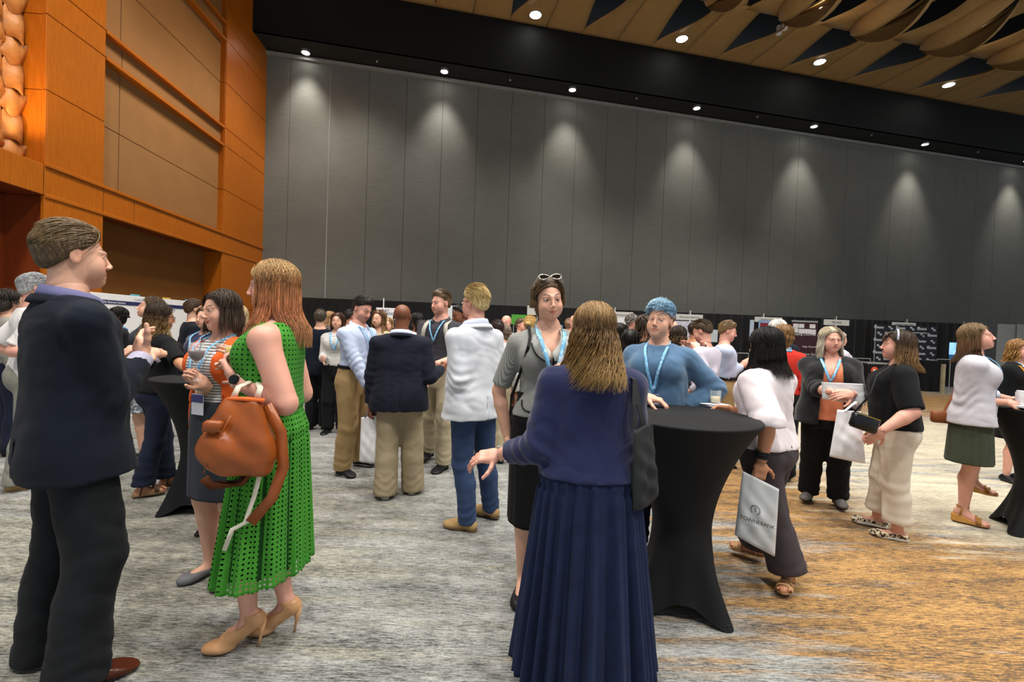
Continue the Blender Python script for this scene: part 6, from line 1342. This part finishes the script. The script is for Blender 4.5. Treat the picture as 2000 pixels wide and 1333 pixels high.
for q in (1, -1):
    a = MB(); pts = [surf(Bw, q*.105+.035*math.cos(t)*1.2, .085+.020*math.sin(t), .022) for t in np.linspace(PI, 2*PI, 13)]; a.tube([surf(Bw, q*.105-.042, .098, .022)]+pts+[surf(Bw, q*.105+.042, .098, .022)], .0042, 6); a.build('pocket_trim', M_black, jk, True)
a = MB(); a.ribbon([Bw.TP(.115, -.09, .25*Bw.o['H']), Bw.TP(.115, -.02, .318*Bw.o['H']+.03)]+[surf(Bw, .115+.012*k, .298-.03*k, .046-.004*k) for k in range(5)]+[Bw.TP(.20, .0, .10*Bw.o['H'])], Bw.T[0], .008, .002); tag(a.build('bag_strap', M_black), 'thin black bag strap over the tweed jacket shoulder', 'strap')
for q in (-1, 1): a = MB(); a.tube([P(q*.080, -.002, -.030), P(q*.082, .0, -.060)], .0022, 6); a.build('earring', M_alu, jk)
# brown bag behind the pale blazer woman, tote on the floor
Yf = 3.9; o_ = W(1838, 815, Yf); root = empty('handbag', o_, 'brown leather handbag behind the pale grey blazer', 'bag'); a = MB(); a.box(o_, (.07, .03, .05), rotm(20), .015); a.build('bag_body', mat('brown_bag', '7a4422', .5), root, True); a = MB(); a.ribbon([o_+np.array([.02, 0, .04]), W(1862, 770, Yf), W(1885, 690, Yf-.05), PB['blazer'].sh[1]+np.array([0, 0, .05])], (0, 1, 0), .010, .002); a.build('strap', mat('brown_bag', '7a4422', .5), root)
o_ = G(377, 950); root = empty('tote_bag', o_, 'beige tote bag standing on the carpet beside the black table', 'bag'); a = MB(); a.box(o_+np.array([0, 0, .15]), (.09, .045, .15), rotm(-10), .01); a.build('bag_body', mat('beige_canvas', '8c8160', .8), root, True)
a = MB(); a.tube([o_+np.array([.05*math.cos(t), 0, .30+.08*math.sin(t)]) for t in np.linspace(0, PI, 9)], .005, 6); a.build('handle', mat('beige_canvas', '8c8160', .8), root, True)

# ================================================================== exhibition booths along the back wall
CY = lambda X: 15.9+.08*X
def drape_fn(x0, x1, z0, z1, amp=.035, k=9.0, off=0.0, seed=0):
    n = max(12, int((x1-x0)*28)); v = []; f = []; rs = np.random.RandomState(seed+11); ph = rs.uniform(0, 6, 3)
    for j, z in enumerate(np.linspace(z1, z0, 5)):
        for i in range(n+1):
            x = x0+(x1-x0)*i/n; d = amp*(math.sin(x*k*2+ph[0]+.7*math.sin(x*3+ph[1]))+.5*math.sin(x*k*3.3+ph[2]))*(.6+.4*j/4); v.append((x, CY(x)-off+d, z))
    for j in range(4):
        for i in range(n): f.append((j*(n+1)+i, (j+1)*(n+1)+i, (j+1)*(n+1)+i+1, j*(n+1)+i+1))
    a = MB(); a.add(v, f); return a
M_drape = mat('black_drape', '17181a', .85, var=.15, sheen=.1); M_skirt = mat('black_table_skirt', '141517', .85)
poles = [-7.2, -4.4, -1.75, .85, 3.6, 6.35, 9.1, 11.9, 14.7, 17.0]; pz = 2.42
# poles seen at 649? 882, 977, 1422, 1705, 1830
for i in range(len(poles)-1):
    e = empty('curtain', (poles[i]+.02, CY(poles[i]), 0), ['first', 'second', 'third', 'fourth', 'fifth', 'sixth', 'seventh', 'eighth', 'ninth'][i]+' black pleated drape from the left along the grey wall', 'curtain', 'black drapes along the grey wall'); o = drape_fn(poles[i]+.03, poles[i+1]-.03, .02, pz, seed=i).build('cloth', M_drape, e, True)
    a = MB(); a.tube([(poles[i]+.02, CY(poles[i]+.02)+.09, pz-.03), (poles[i+1]-.02, CY(poles[i+1])+.09, pz-.03)], .016, 8); a.build('rail', M_alu, e)
for ip, x in enumerate(poles):
    e = empty('drape_pole', (x, CY(x)-.08, 0), ['first', 'second', 'third', 'fourth', 'fifth', 'sixth', 'seventh', 'eighth', 'ninth', 'tenth'][ip]+' slim silver drape pole from the left along the wall', 'pole', 'silver drape poles'); a = MB(); a.tube([(x, CY(x)-.08, 0), (x, CY(x)-.08, pz+.08)], .022, 10); a.build('upright', M_alu, e, True); a = MB(); a.box((x, CY(x)-.08, .006), (.2, .2, .006), None, .002); a.build('base_plate', M_alu, e)
def card(px0, py0, px1, py1, Y, m, name, label, cat, txt=None, tcol=None, ts=.4, group=None, th=.008, tilt=0, line=None):
    """an upright board between two picture corners at distance Y, edge-on square to the drape"""
    p0 = W(px0, py0, Y); p1 = W(px1, py0, Y+.08*(W(px1, py0, Y)[0]-p0[0])); zb = W(px0, py1, Y)[2]; root = empty(name, ((p0[0]+p1[0])/2, (p0[1]+p1[1])/2, zb), label, cat, group)
    x = p1-p0; x[2] = 0; L = np.linalg.norm(x); x /= L; c = np.array([(p0[0]+p1[0])/2, (p0[1]+p1[1])/2, (p0[2]+zb)/2]); n_ = np.array([x[1], -x[0], 0]); h = (p0[2]-zb)/2
    a = MB(); a.box(c, (L/2, th, h), np.array([x, -n_, [0, 0, 1]]), .003); bd = a.build('board', m, root)
    if Y < 14 and zb > .05:
        for q in (-.7, .7): b_ = MB(); b_.tube([c+x*L/2*q-n_*.03+np.array([0, 0, -h]), np.array([c[0]+x[0]*L/2*q, c[1]+x[1]*L/2*q+.03, .0])], .014, 8); b_.build('stand_leg', M_alu, root)
    if txt:
        for k, (s_, v_, sz) in enumerate(txt): text('lettering', s_, c+n_*(th+.004)+np.array([0, 0, h*v_]), x, (0, 0, 1), sz, tcol or M_ink, bd)
    return root, c, x, n_, L, h, bd
MW = M_white; M_sign = mat('booth_sign', 'dcdcd6', .6, var=.02); yy = lambda px: 15.45 if px < 1000 else 15.5+.08*(px-1000)/889*16
card(1030, 597, 1062, 615, yy(1040), M_sign, 'booth_sign', 'white booth name card on the drape beside the tweed jacket woman\'s hair', 'sign')
card(1183, 608.5, 1237, 621, yy(1210), M_sign, 'booth_sign', 'white booth name card above the gray-haired man, left of the blue hair', 'sign', [('DEBORY BOOTH', -.25, .075)])
card(1320, 613.5, 1373, 625, yy(1345), M_sign, 'booth_sign', 'white booth name card right of the blue-haired person', 'sign', [('BYTE LIGHT SEATING', -.25, .075)])
card(1474, 619, 1528, 629, yy(1500), M_sign, 'booth_sign', 'white booth name card above the black-haired woman', 'sign', [('LIGHT & NATURE', -.4, .085)])
card(1609, 624, 1659, 635, yy(1634), M_sign, 'booth_sign', 'white booth name card just above the blonde woman', 'sign', [('TELLING', -.3, .10)])
card(1742, 629.5, 1789, 639, yy(1765), M_sign, 'booth_sign', 'white booth name card on top of the dark logo backdrop', 'sign', [('GREAT GROUP', -.4, .10)])
card(538+197, 601, 772, 624, 11.5, MW, 'poster', 'white and purple booth poster between the light blue shirt and bald head', 'poster', [('RAY', .3, .10), ('INSURANCE', -.2, .10)], M_inkb)
r_ = bpy.data.objects['poster']; a = MB(); p0, p1 = W(735, 625.5, 11.48), W(772, 625.5, 11.48); a.box(((p0[0]+p1[0])/2, 11.47, p0[2]-.05), ((p1[0]-p0[0])/2, .004, .055)); a.build('purple_band', M_inkb, r_)
card(854, 596, 884, 640, 13.0, MW, 'display_board', 'tall pale board behind the man in charcoal polo', 'board'); card(886, 597, 946, 660, 12.6, mat('pale_lilac_board', 'cfcfdd', .6), 'display_board', 'wide pale lilac board behind the blond man', 'board')
r_ = card(999, 614.5, 1032, 634, 13.2, mat('green_banner', '4f9a3a', .6), 'booth_banner', 'green booth banner behind the blonde bun', 'banner')
card(1196, 621, 1236, 660, yy(1210)-.3, MW, 'poster', 'white poster under the name card left of the blue hair', 'poster')
r_ = card(1318, 627, 1357, 668, yy(1340)-.3, mat('lilac_poster', 'd2d2e0', .6), 'poster', 'pale lilac poster with small lines right of the blue hair', 'poster', [('Advancement Fund', .45, .10), ('new hires', .0, .07), ('housing projects', -.25, .07), ('community dev', -.5, .07)], mat('faint_ink', '9a9ab0', .6))
card(1380, 644, 1402, 668, yy(1390)-.3, mat('pale_teal_poster', 'c8d4d8', .6), 'poster', 'pale poster behind the lilac shirt man', 'poster')
r_, c, x, n_, L, h, bd = card(1482, 626, 1512, 660, yy(1500)-.35, mat('blue_poster', '8fb2dc', .5), 'poster', 'light blue poster with dark red block behind the black hair', 'poster'); a = MB(); a.box(c+n_*.012-x*L*.15+np.array([0, 0, h*.45]), (L*.25, .003, h*.28), np.array([x, -n_, [0, 0, 1]])); a.build('red_block', mat('dark_red_print', '8a2a3c', .5), bd)
card(1465, 625, 1473, 665, yy(1470)-.3, mat('pale_blue_poster', 'b4c4d8', .5), 'poster', 'narrow pale blue poster left of the light blue one', 'poster')
r_, c, x, n_, L, h, bd = card(1546, 629, 1597, 702, yy(1570)-.2, mat('maroon_banner', '40242a', .6), 'booth_banner', 'maroon roll-up banner with white photo panel behind red top', 'banner')
for i, (u, v_, w_, q_) in enumerate([(-.34, .80, .10, .11), (-.12, .80, .10, .11), (.30, .80, .11, .11), (-.34, .55, .10, .12), (-.0, .52, .22, .12), (.33, .50, .11, .13)]): a = MB(); a.box(c+n_*.012+x*L*u+np.array([0, 0, h*v_]), (L*w_, .003, h*q_), np.array([x, -n_, [0, 0, 1]])); a.build('photo_panel', MW, bd)
a = MB(); a.box(c+np.array([0, 0, h+.03]), (L/2, .02, .03), np.array([x, -n_, [0, 0, 1]]), .005); a.build('top_rail', M_alu, bd); text('lettering', 'Helping Churches', c+n_*.012+np.array([0, 0, h*.30]), x, (0, 0, 1), .12, MW, bd); text('lettering', 'Help Churches', c+n_*.012+x*.25+np.array([0, 0, -h*.35]), x, (0, 0, 1), .10, MW, bd); text('lettering', 'Grow Them', c+n_*.012+x*.25+np.array([0, 0, -h*.75]), x, (0, 0, 1), .10, MW, bd)
# dark logo backdrop
r_, c, x, n_, L, h, bd = card(1711, 634, 1830, 708, yy(1770)-.25, mat('navy_backdrop', '23262e', .6), 'logo_backdrop', 'dark step-and-repeat backdrop covered with small white logos', 'banner'); Rc = np.array([x, -n_, [0, 0, 1]]); M_logo = mat('logo_grey', 'b4b6ba', .6)
for r in range(6):
    for cc_ in range(6):
        u = -.44+.176*cc_+(.0 if r % 2 else .0); v_ = .84-.33*r
        if (cc_+r) % 2: a = MB(); a.ball(c+n_*.01+x*L*(u-.015)+np.array([0, 0, h*v_+.03]), (.055, .01, .045), 10, Rc); a.ball(c+n_*.01+x*L*(u+.02)+np.array([0, 0, h*v_-.03]), (.055, .01, .045), 10, Rc); tag(a.build('round_logo', M_logo, bd, True), kind='stuff')
        else: a = MB(); a.box(c+n_*.01+x*L*u+np.array([0, 0, h*v_]), (.15, .004, .035), Rc); a.ball(c+n_*.01+x*(L*u-.16)+np.array([0, 0, h*v_+.02]), (.06, .01, .07), 10, Rc); tag(a.build('long_logo', M_logo, bd), kind='stuff')
a = MB(); a.box(c+x*(-L/2-.02), (.012, .02, h+.01), Rc); a.build('side_post', M_alu, bd); a = MB(); a.box(c+n_*.05+x*L*.06+np.array([0, 0, h*.63]), (L*.26, .01, .018), Rc); a.build('crossbar', M_alu, bd)
# tv screen and pale hard walls at right
r_, c, x, n_, L, h, bd = card(1853, 668, 1880, 703, yy(1865)-.4, M_black, 'display_screen', 'lit blue and green display screen behind the pale blazer woman', 'screen'); Rc = np.array([x, -n_, [0, 0, 1]])
a = MB(); a.box(c+n_*.010+np.array([0, 0, h*.25]), (L*.46, .003, h*.68), Rc); a.build('screen_image', mat('screen_blue', '7fb0e8', .4, emit=1.2), bd); a = MB(); a.box(c+n_*.012+x*L*.25+np.array([0, 0, -h*.68]), (L*.2, .003, h*.26), Rc); a.build('green_field', mat('screen_green', '5fc052', .4, emit=1.0), bd); a = MB(); a.box(c+n_*.012-x*L*.2+np.array([0, 0, -h*.68]), (L*.25, .003, h*.26), Rc); a.build('navy_field', mat('screen_navy', '24507a', .4, emit=.6), bd)
Mp = mat('pale_hard_wall', 'a9aaa8', .6, var=.03)
for k, (a0, a1) in enumerate(((1949, 1985), (1987, 2040))): card(a0, 633+k*.5, a1, 770, yy(1960)-.2, Mp, 'partition_panel', ['pale grey hard partition panel behind the blazer woman\'s face', 'pale grey hard partition panel at the right edge'][k], 'partition')
# table skirts, rails and table tops along the drape
tabs = [(1395, 1470, 712, 13.6, 'black skirted booth table before the light blue shirt man'), (1640, 1705, 706, 15.0, 'black skirted booth table right of the blonde woman'), (1694, 1748, 710, 12.8, 'black booth counter with an orange and white round logo'), (1806, 1845, 706, 15.2, 'black skirted booth table by the wooden post')]
for x0, x1, yt, Y, lb in tabs:
    p0, p1 = W(x0, yt, Y), W(x1, yt, Y); zt = p0[2]; root = empty('booth_table', ((p0[0]+p1[0])/2, Y, 0), lb, 'table'); L = p1[0]-p0[0]; c = np.array([(p0[0]+p1[0])/2, Y+.35, zt])
    a = MB(); a.box(c, (L/2, .36, .02), None, .005); a.build('tabletop', M_alu if 'counter' in lb else M_skirt, root)
    v = []; f = []; n = 60
    for j in range(2):
        for i in range(n+1):
            t = i/n*4; X0, X1, Y0, Y1 = c[0]-L/2, c[0]+L/2, Y-.01, Y+.70
            if t < 1: p = (X0, Y1+(Y0-Y1)*t)
            elif t < 3: p = (X0+(X1-X0)*(t-1)/2, Y0)
            else: p = (X1, Y0+(Y1-Y0)*(t-3))
            d = .012*math.sin(i*2.4)*(1+j); v.append((p[0]+d*(t < 1 or t > 3), p[1]+d*(1 <= t <= 3), zt-.01 if j == 0 else .01))
    for i in range(n): f.append((i, n+1+i, n+2+i, i+1))
    a = MB(); a.add(v, f); a.build('table_skirt', M_skirt, root, True)
    if 'counter' in lb:
        p = W(1709, 724, Y-.05); a = MB(); a.lathe((p[0], Y-.03, p[2]), [(.10, 0), (.10, .006), (.001, .008)], 28, np.array([[1, 0, 0], [0, 0, 1], [0, -1, 0]])); lg = a.build('round_logo', mat('logo_orange', 'd9552c', .5), root)
        a = MB(); a.add([(p[0]-.045, Y-.045, p[2]-.05), (p[0]+.06, Y-.045, p[2]), (p[0]-.045, Y-.045, p[2]+.05)], [(0, 1, 2)]); a.build('logo_mark', MW, lg); text('lettering', 'DU', (p[0]+.24, Y-.045, p[2]-.06), (1, 0, 0), (0, 0, 1), .17, MW, root)
for (x0, x1, yt, Y) in ((1640, 1700, 699, 15.6), (1440, 1462, 690, 15.4), (1830, 1856, 702, 15.6)):
    p0, p1 = W(x0, yt, Y), W(x1, yt+2, Y); root = empty('side_rail', (p0[0], Y, 0), 'low aluminium booth rail carrying a short black drape at x %d' % 0 if 0 else ['low aluminium rail with short black drape right of the blonde', 'low aluminium rail beside the black hair', 'low aluminium rail by the wooden post'][[1640, 1440, 1830].index(x0)], 'rail'); a = MB(); a.tube([(p0[0], Y, p0[2]), (p1[0], Y, p0[2])], .018, 8); a.build('rail', M_alu, root)
    for xx in (p0[0], p1[0]): a = MB(); a.tube([(xx, Y, 0), (xx, Y, p0[2])], .016, 8); a.build('post', M_alu, root)
p = W(1843, 712, 14.6); a = MB(); a.box((p[0], 14.6, p[2]/2), (.04, .04, p[2]/2)); tag(a.build('wooden_post', mat('pale_wood', 'a39a7c', .6)), 'pale wooden post standing at the end of a booth table', 'post')
# long poster wall on the timber side
v0 = np.array([-7.30, 7.6, 0]); v1 = np.array([-7.34, 10.5, 0]); xd = nrm(v1-v0); nn = np.array([1., 0, 0]); L = np.linalg.norm(v1-v0); root = empty('poster_board', (v0+v1)/2, 'long white poster wall with a navy stripe before the timber wall', 'board'); Rp = np.array([xd, -nn, [0, 0, 1]])
a = MB(); a.box((v0+v1)/2+np.array([0, 0, 1.12]), (L/2, .015, .83), Rp, .004); bd = a.build('board', MW, root); a = MB(); a.box((v0+v1)/2+np.array([.018, 0, 1.80]), (L/2, .003, .035), Rp); st = a.build('navy_stripe', M_inkb, bd)
for t_ in (.1, .5, .9): a = MB(); p_ = v0+xd*L*t_; a.tube([p_-nn*.03, p_-nn*.03+np.array([0, 0, 1.9])], .02, 8); a.build('stand_leg', M_alu, root)
a = MB(); text('lettering', 'in Our Business Systems', (v0+v1)/2+nn*.023+np.array([0, 0, 1.782])-xd*.75, xd, (0, 0, 1), .055, MW, st)
text('lettering', 'Conference Sponsors', (v0+v1)/2+nn*.02+np.array([0, 0, 1.868]), xd, (0, 0, 1), .06, mat('faint_ink', '9a9ab0', .6), bd)
for k, (t, c_) in enumerate(((.42, '69b7c4'), (.70, 'd8b24a'), (.93, '5aa4cc'))): a = MB(); a.box(v0+xd*L*t+np.array([0, 0, 1.965]), (.10, .012, .018), Rp); a.build('colour_tab', mat('tab%d' % k, c_, .5), root)

# ================================================================== the crowd farther back
def crowd(px, py, Z, yaw, label, hair='short', hcol=('3a2c20',), skin='fair', top='blk', bottom='blk', male=1, kind='shirt', head=(0, 0, 0), **k):
    t = W(px, py, Z); g = Z
    wear = [PAN(bottom, off=.012, knee=1.3, hemr=2.0)] if k.get('skirt') is None else [dict(t='skirt', m=M[bottom], name='skirt', waist=.12, hem=.5, flare=.02, pamp=.004, n=60, rows=14)]
    if kind == 'jacket': wear += [TOP(k.get('under', 'ltblue'), 'shirt', off=.006, hem=.06, sleeve=0), TOP(top, 'jacket', off=.020, hem=-.06, sleeve=1.9, sr=1.4, boxy=.98, flare=.012, open=(.035, .02))]
    else: wear += [TOP(top, 'shirt', off=.016, hem=k.get('hem', .04), sleeve=k.get('sleeve', 1.9), sr=1.4)]
    o = dict(pos=(t[0], Z), H=t[2], yaw=yaw, male=male, skin=skin, hair=hair, hcol=list(hcol), head=head, near=0, wear=wear, shoes=[sh('dress', 'black_leather', '15161a', .25, vox=.017, lace=0)], hvox=k.get('hvox', (.0062 if Z < 5.3 else .0105)), hlen=k.get('hlen', .2))
    for q in ('bust', 'fat', 'wave', 'wfreq', 'hvol', 'bun', 'buns', 'face', 'part', 'smile', 'ra', 'la', 'lean', 'stub', 'front', 'nl', 'open', 'lw', 'up', 'brow'):
        if q in k: o[q] = k[q]
    if 'hair_nl' in k: o['nl'] = k['hair_nl']
    B = person(o, 'person, '+label)
    if k.get('lan'): lanyard(B, B.root, M_lan, off=.024, zb=.17, badge=False, hw=.010)
    return B
crowd(20, 570, 4.9, 80, 'dark curly-haired figure in grey at the far left edge', 'curly', ('241e1a', '3a3028'), top='greyt', bottom='denimd', hlen=.04, wave=.02, hvol=1.5, wfreq=70)
crowd(230, 602, 5.6, 255, 'dark-skinned woman in black between the hands and curly hair', 'bob', ('15110f',), 'brown', 'blk', male=0, hlen=.03, smile=.4, lan=1)
crowd(378, 588, 5.9, 75, 'brown-haired man in navy suit by the orange pier', 'short', ('4a3422',), top='navysuit', kind='jacket', hvol=1.3)
crowd(404, 602, 4.7, 225, 'brown-haired woman in navy dress with lanyard', 'bob', ('5a4630', '7a6244'), top='navyd', bottom='navyd', male=0, hlen=.09, skirt=1, lan=1)
crowd(452, 596, 3.22, 250, 'fair-haired woman with raised hand behind the smiling woman', 'long', ('b8a078', 'cdb890'), 'tan', 'blk', male=0, hlen=.3, sleeve=.4, ra=dict(w=W(412, 690, 3.15), world=1, e=(1, 0, -1), fw=1, f=(.35, 0, .9), p=(.4, -.9, 0), curl=.15, spread=.2))
crowd(626, 607, 6.6, 8, 'dark-suited man seen from behind at the far black table', 'short', ('4a4034',), top='navysuit', kind='jacket', hvol=1.4, lan=0, ra=dict(w=(.15, .35, 1.1)))
crowd(660, 613, 6.4, 195, 'dark red-haired woman in striped top at the far table', 'long', ('4a2c20', '5a3626'), 'fair', 'strp', male=0, hlen=.2, smile=.6, lan=1, ra=dict(w=(.1, .32, 1.08)))
crowd(645, 610, 9.0, 20, 'blonde-haired woman behind the red-haired woman', 'long', ('a8825a', 'c8a070'), male=0, top='floral')
crowd(684, 607, 8.5, 60, 'dark-haired bearded man turned right behind the red-haired woman', 'short', ('2a221c',), 'tan', 'navysuit', kind='jacket')
crowd(634, 616, 9.5, 170, 'small distant man in pale checked shirt beyond the suit', 'short', ('6a5a4a',), top='plum')
crowd(702, 619, 9.0, 350, 'small distant person with brown hair left of the blue shirt', 'short', ('5a3c2a',), top='greyt')
crowd(741, 608, 6.3, 215, 'long-haired woman half hidden behind the light blue shirt', 'long', ('6a4a30', '9a744c'), 'fair', 'stone', male=0, hlen=.34)
crowd(758, 623, 7.5, 190, 'smiling blonde woman between the blue shirt and blazer', 'bob', ('a07c50', 'c09c6c'), 'fair', 'white', male=0, hlen=.07, smile=1, sleeve=.4)
crowd(815, 614, 6.9, 340, 'black-haired person facing away left of the polo man', 'curly', ('15130f',), 'brown', 'white', male=0, hlen=.02, wave=.01)
crowd(826, 628, 5.9, 330, 'person with dark hair low behind the blazer\'s shoulder', 'bob', ('2a2018',), 'tan', 'blk', male=0, hlen=.06)
crowd(903, 598, 5.5, 245, 'brown-skinned man in dark suit between polo and linen blazer', 'short', ('1a1512',), 'brown', 'greysuit', kind='jacket', head=(0, 8, 0), bottom='greysuit')
crowd(972, 627, 5.2, 345, 'dark-haired woman in white jacket seen from behind', 'short', ('2a1c18', '3a2822'), 'brown', 'white', male=0, bun=(0, -.08, -.075), bottom='stone', lan=0)
crowd(990, 617, 7.2, 200, 'bald smiling man in grey jacket beyond the white jacket', 'bald', (), 'pink', 'greyt', kind='jacket', smile=1, under='white', head=(0, 10, 0))
crowd(985, 636, 6.5, 300, 'grey-brown haired woman beside the white jacket', 'bob', ('8a7a6a', '6a5444'), male=0, top='cream', hlen=.05)
crowd(1017, 624, 8.3, 120, 'brown-haired man before the green banner', 'short', ('6a5640',), 'pink', 'white')
crowd(1036, 619, 6.0, 20, 'blonde woman with gathered curls behind the tweed shoulder', 'short', ('b08a4c', 'd0ac6c'), 'fair', 'blk', male=0, bun=(.0, -.10, .01), buns=1.1)
crowd(1112, 624, 8.6, 10, 'person with tied brown hair right of the tweed woman', 'short', ('8a6a50',), male=0, top='white', bun=(0, -.09, .03))
crowd(1122, 616, 7.8, 180, 'balding man half behind the brown wavy hair', 'bald', (), 'pink', 'ltblue')
crowd(1212, 634, 5.5, 15, 'dark long-haired woman behind the navy woman\'s right side', 'long', ('1c1713', '241c18'), 'tan', 'blk', male=0, hlen=.2)
crowd(1236, 616, 7.2, 110, 'grey curly-haired man with glasses under the name card', 'curly', ('6a6560', '8a8680'), 'pink', 'greyt', hlen=.01, wave=.01)
crowd(1232, 646, 4.3, 5, 'black-braided woman close behind the blue sweater', 'braids', ('161310',), 'dark', 'blk', male=0, hlen=.25, lw=1.3, hair_nl=60, hvol=1.1)
crowd(1262, 618, 4.9, 60, 'woman with brown locs left of the blue-haired person', 'braids', ('3a2c22', '5a4636'), 'tan', 'blk', male=0, hlen=.25, lw=1.5, hair_nl=60, wave=.012)
crowd(1313, 627, 7.6, 120, 'blond person partly behind the blue-haired person', 'bald', (), 'pink', 'orange', male=0)
crowd(1326, 640, 5.4, 40, 'woman with tousled dark hair right of the blue-haired person', 'curly', ('241b14', '6a5034'), 'tan', 'greysuit', male=0, hlen=.10, wave=.02, hvol=1.3, kind='jacket')
crowd(1356, 632, 6.7, 20, 'dark-haired man in cream shirt drinking behind the lilac shirt', 'short', ('2a211a',), 'tan', 'cream', bottom='greyt', hvol=1.2, hem=.02)
B = crowd(1384, 628, 4.7, 300, 'bearded man in lilac shirt and navy trousers', 'short', ('4a3826',), 'pink', 'lilac', bottom='navyd', hem=.09, stub=1, head=(-10, 22, 0), hvol=1.3, hvox=.005, lean=(.03, 0), ra=dict(w=W(1358, 690, 4.7), world=1), la=dict(w=W(1347, 765, 4.65), world=1, e=(0, -1, 0)))
B = crowd(1418, 630, 5.5, 80, 'sandy-haired man in light blue shirt and khakis', 'short', ('6a5232', '8a7048'), 'pink', 'ltblue', bottom='khaki', hem=.09, head=(0, 14, 0), hvol=1.3, fat=.35, hvox=.005, ra=dict(w=W(1452, 714, 5.4), world=1, e=(0, -1, -1)), la=dict(w=W(1450, 712, 5.65), world=1, e=(0, -1, -1)))
belt(B, B.root, M_black, .09, .022)
crowd(1532, 637, 4.95, 350, 'woman with brown bob and bright red top', 'bob', ('7a5a36', '8a6840'), 'fair', 'red', male=0, hlen=.07, hvol=1.2, lan=1, hair_nl=260)
crowd(1520, 627, 5.9, 25, 'white-haired person in dark blue jacket behind the red top', 'curly', ('cfc8c0', 'ddd6d0'), 'pink', 'navysuit', hlen=.02, wave=.012, hvol=1.1, kind='jacket')
crowd(1640, 650, 7.2, 60, 'person in pale lilac top half behind the blonde woman', 'bob', ('9a8a80',), 'pink', 'lilac', male=0, hlen=.08)
B = crowd(1992, 667, 5.2, 120, 'curly blonde woman in black blazer at the right edge', 'curly', ('8a6438', 'b58a50'), 'pink', 'blk', bottom='blk', male=0, hlen=.17, wave=.02, wfreq=50, hvol=1.25, kind='jacket', skirt=1, lan=1, hair_nl=260, nl=260, hvox=.005)
a = MB(); a.ribbon([B.TP(.10, -.05, .315*B.o['H'])]+[surf(B, .10+.006*k, .305-.03*k, .03) for k in range(5)], B.T[0], .012, .003); tag(a.build('bag_strap', mat('mustard_strap', 'b5802c', .6)), 'mustard bag strap on the black blazer at right edge', 'strap')
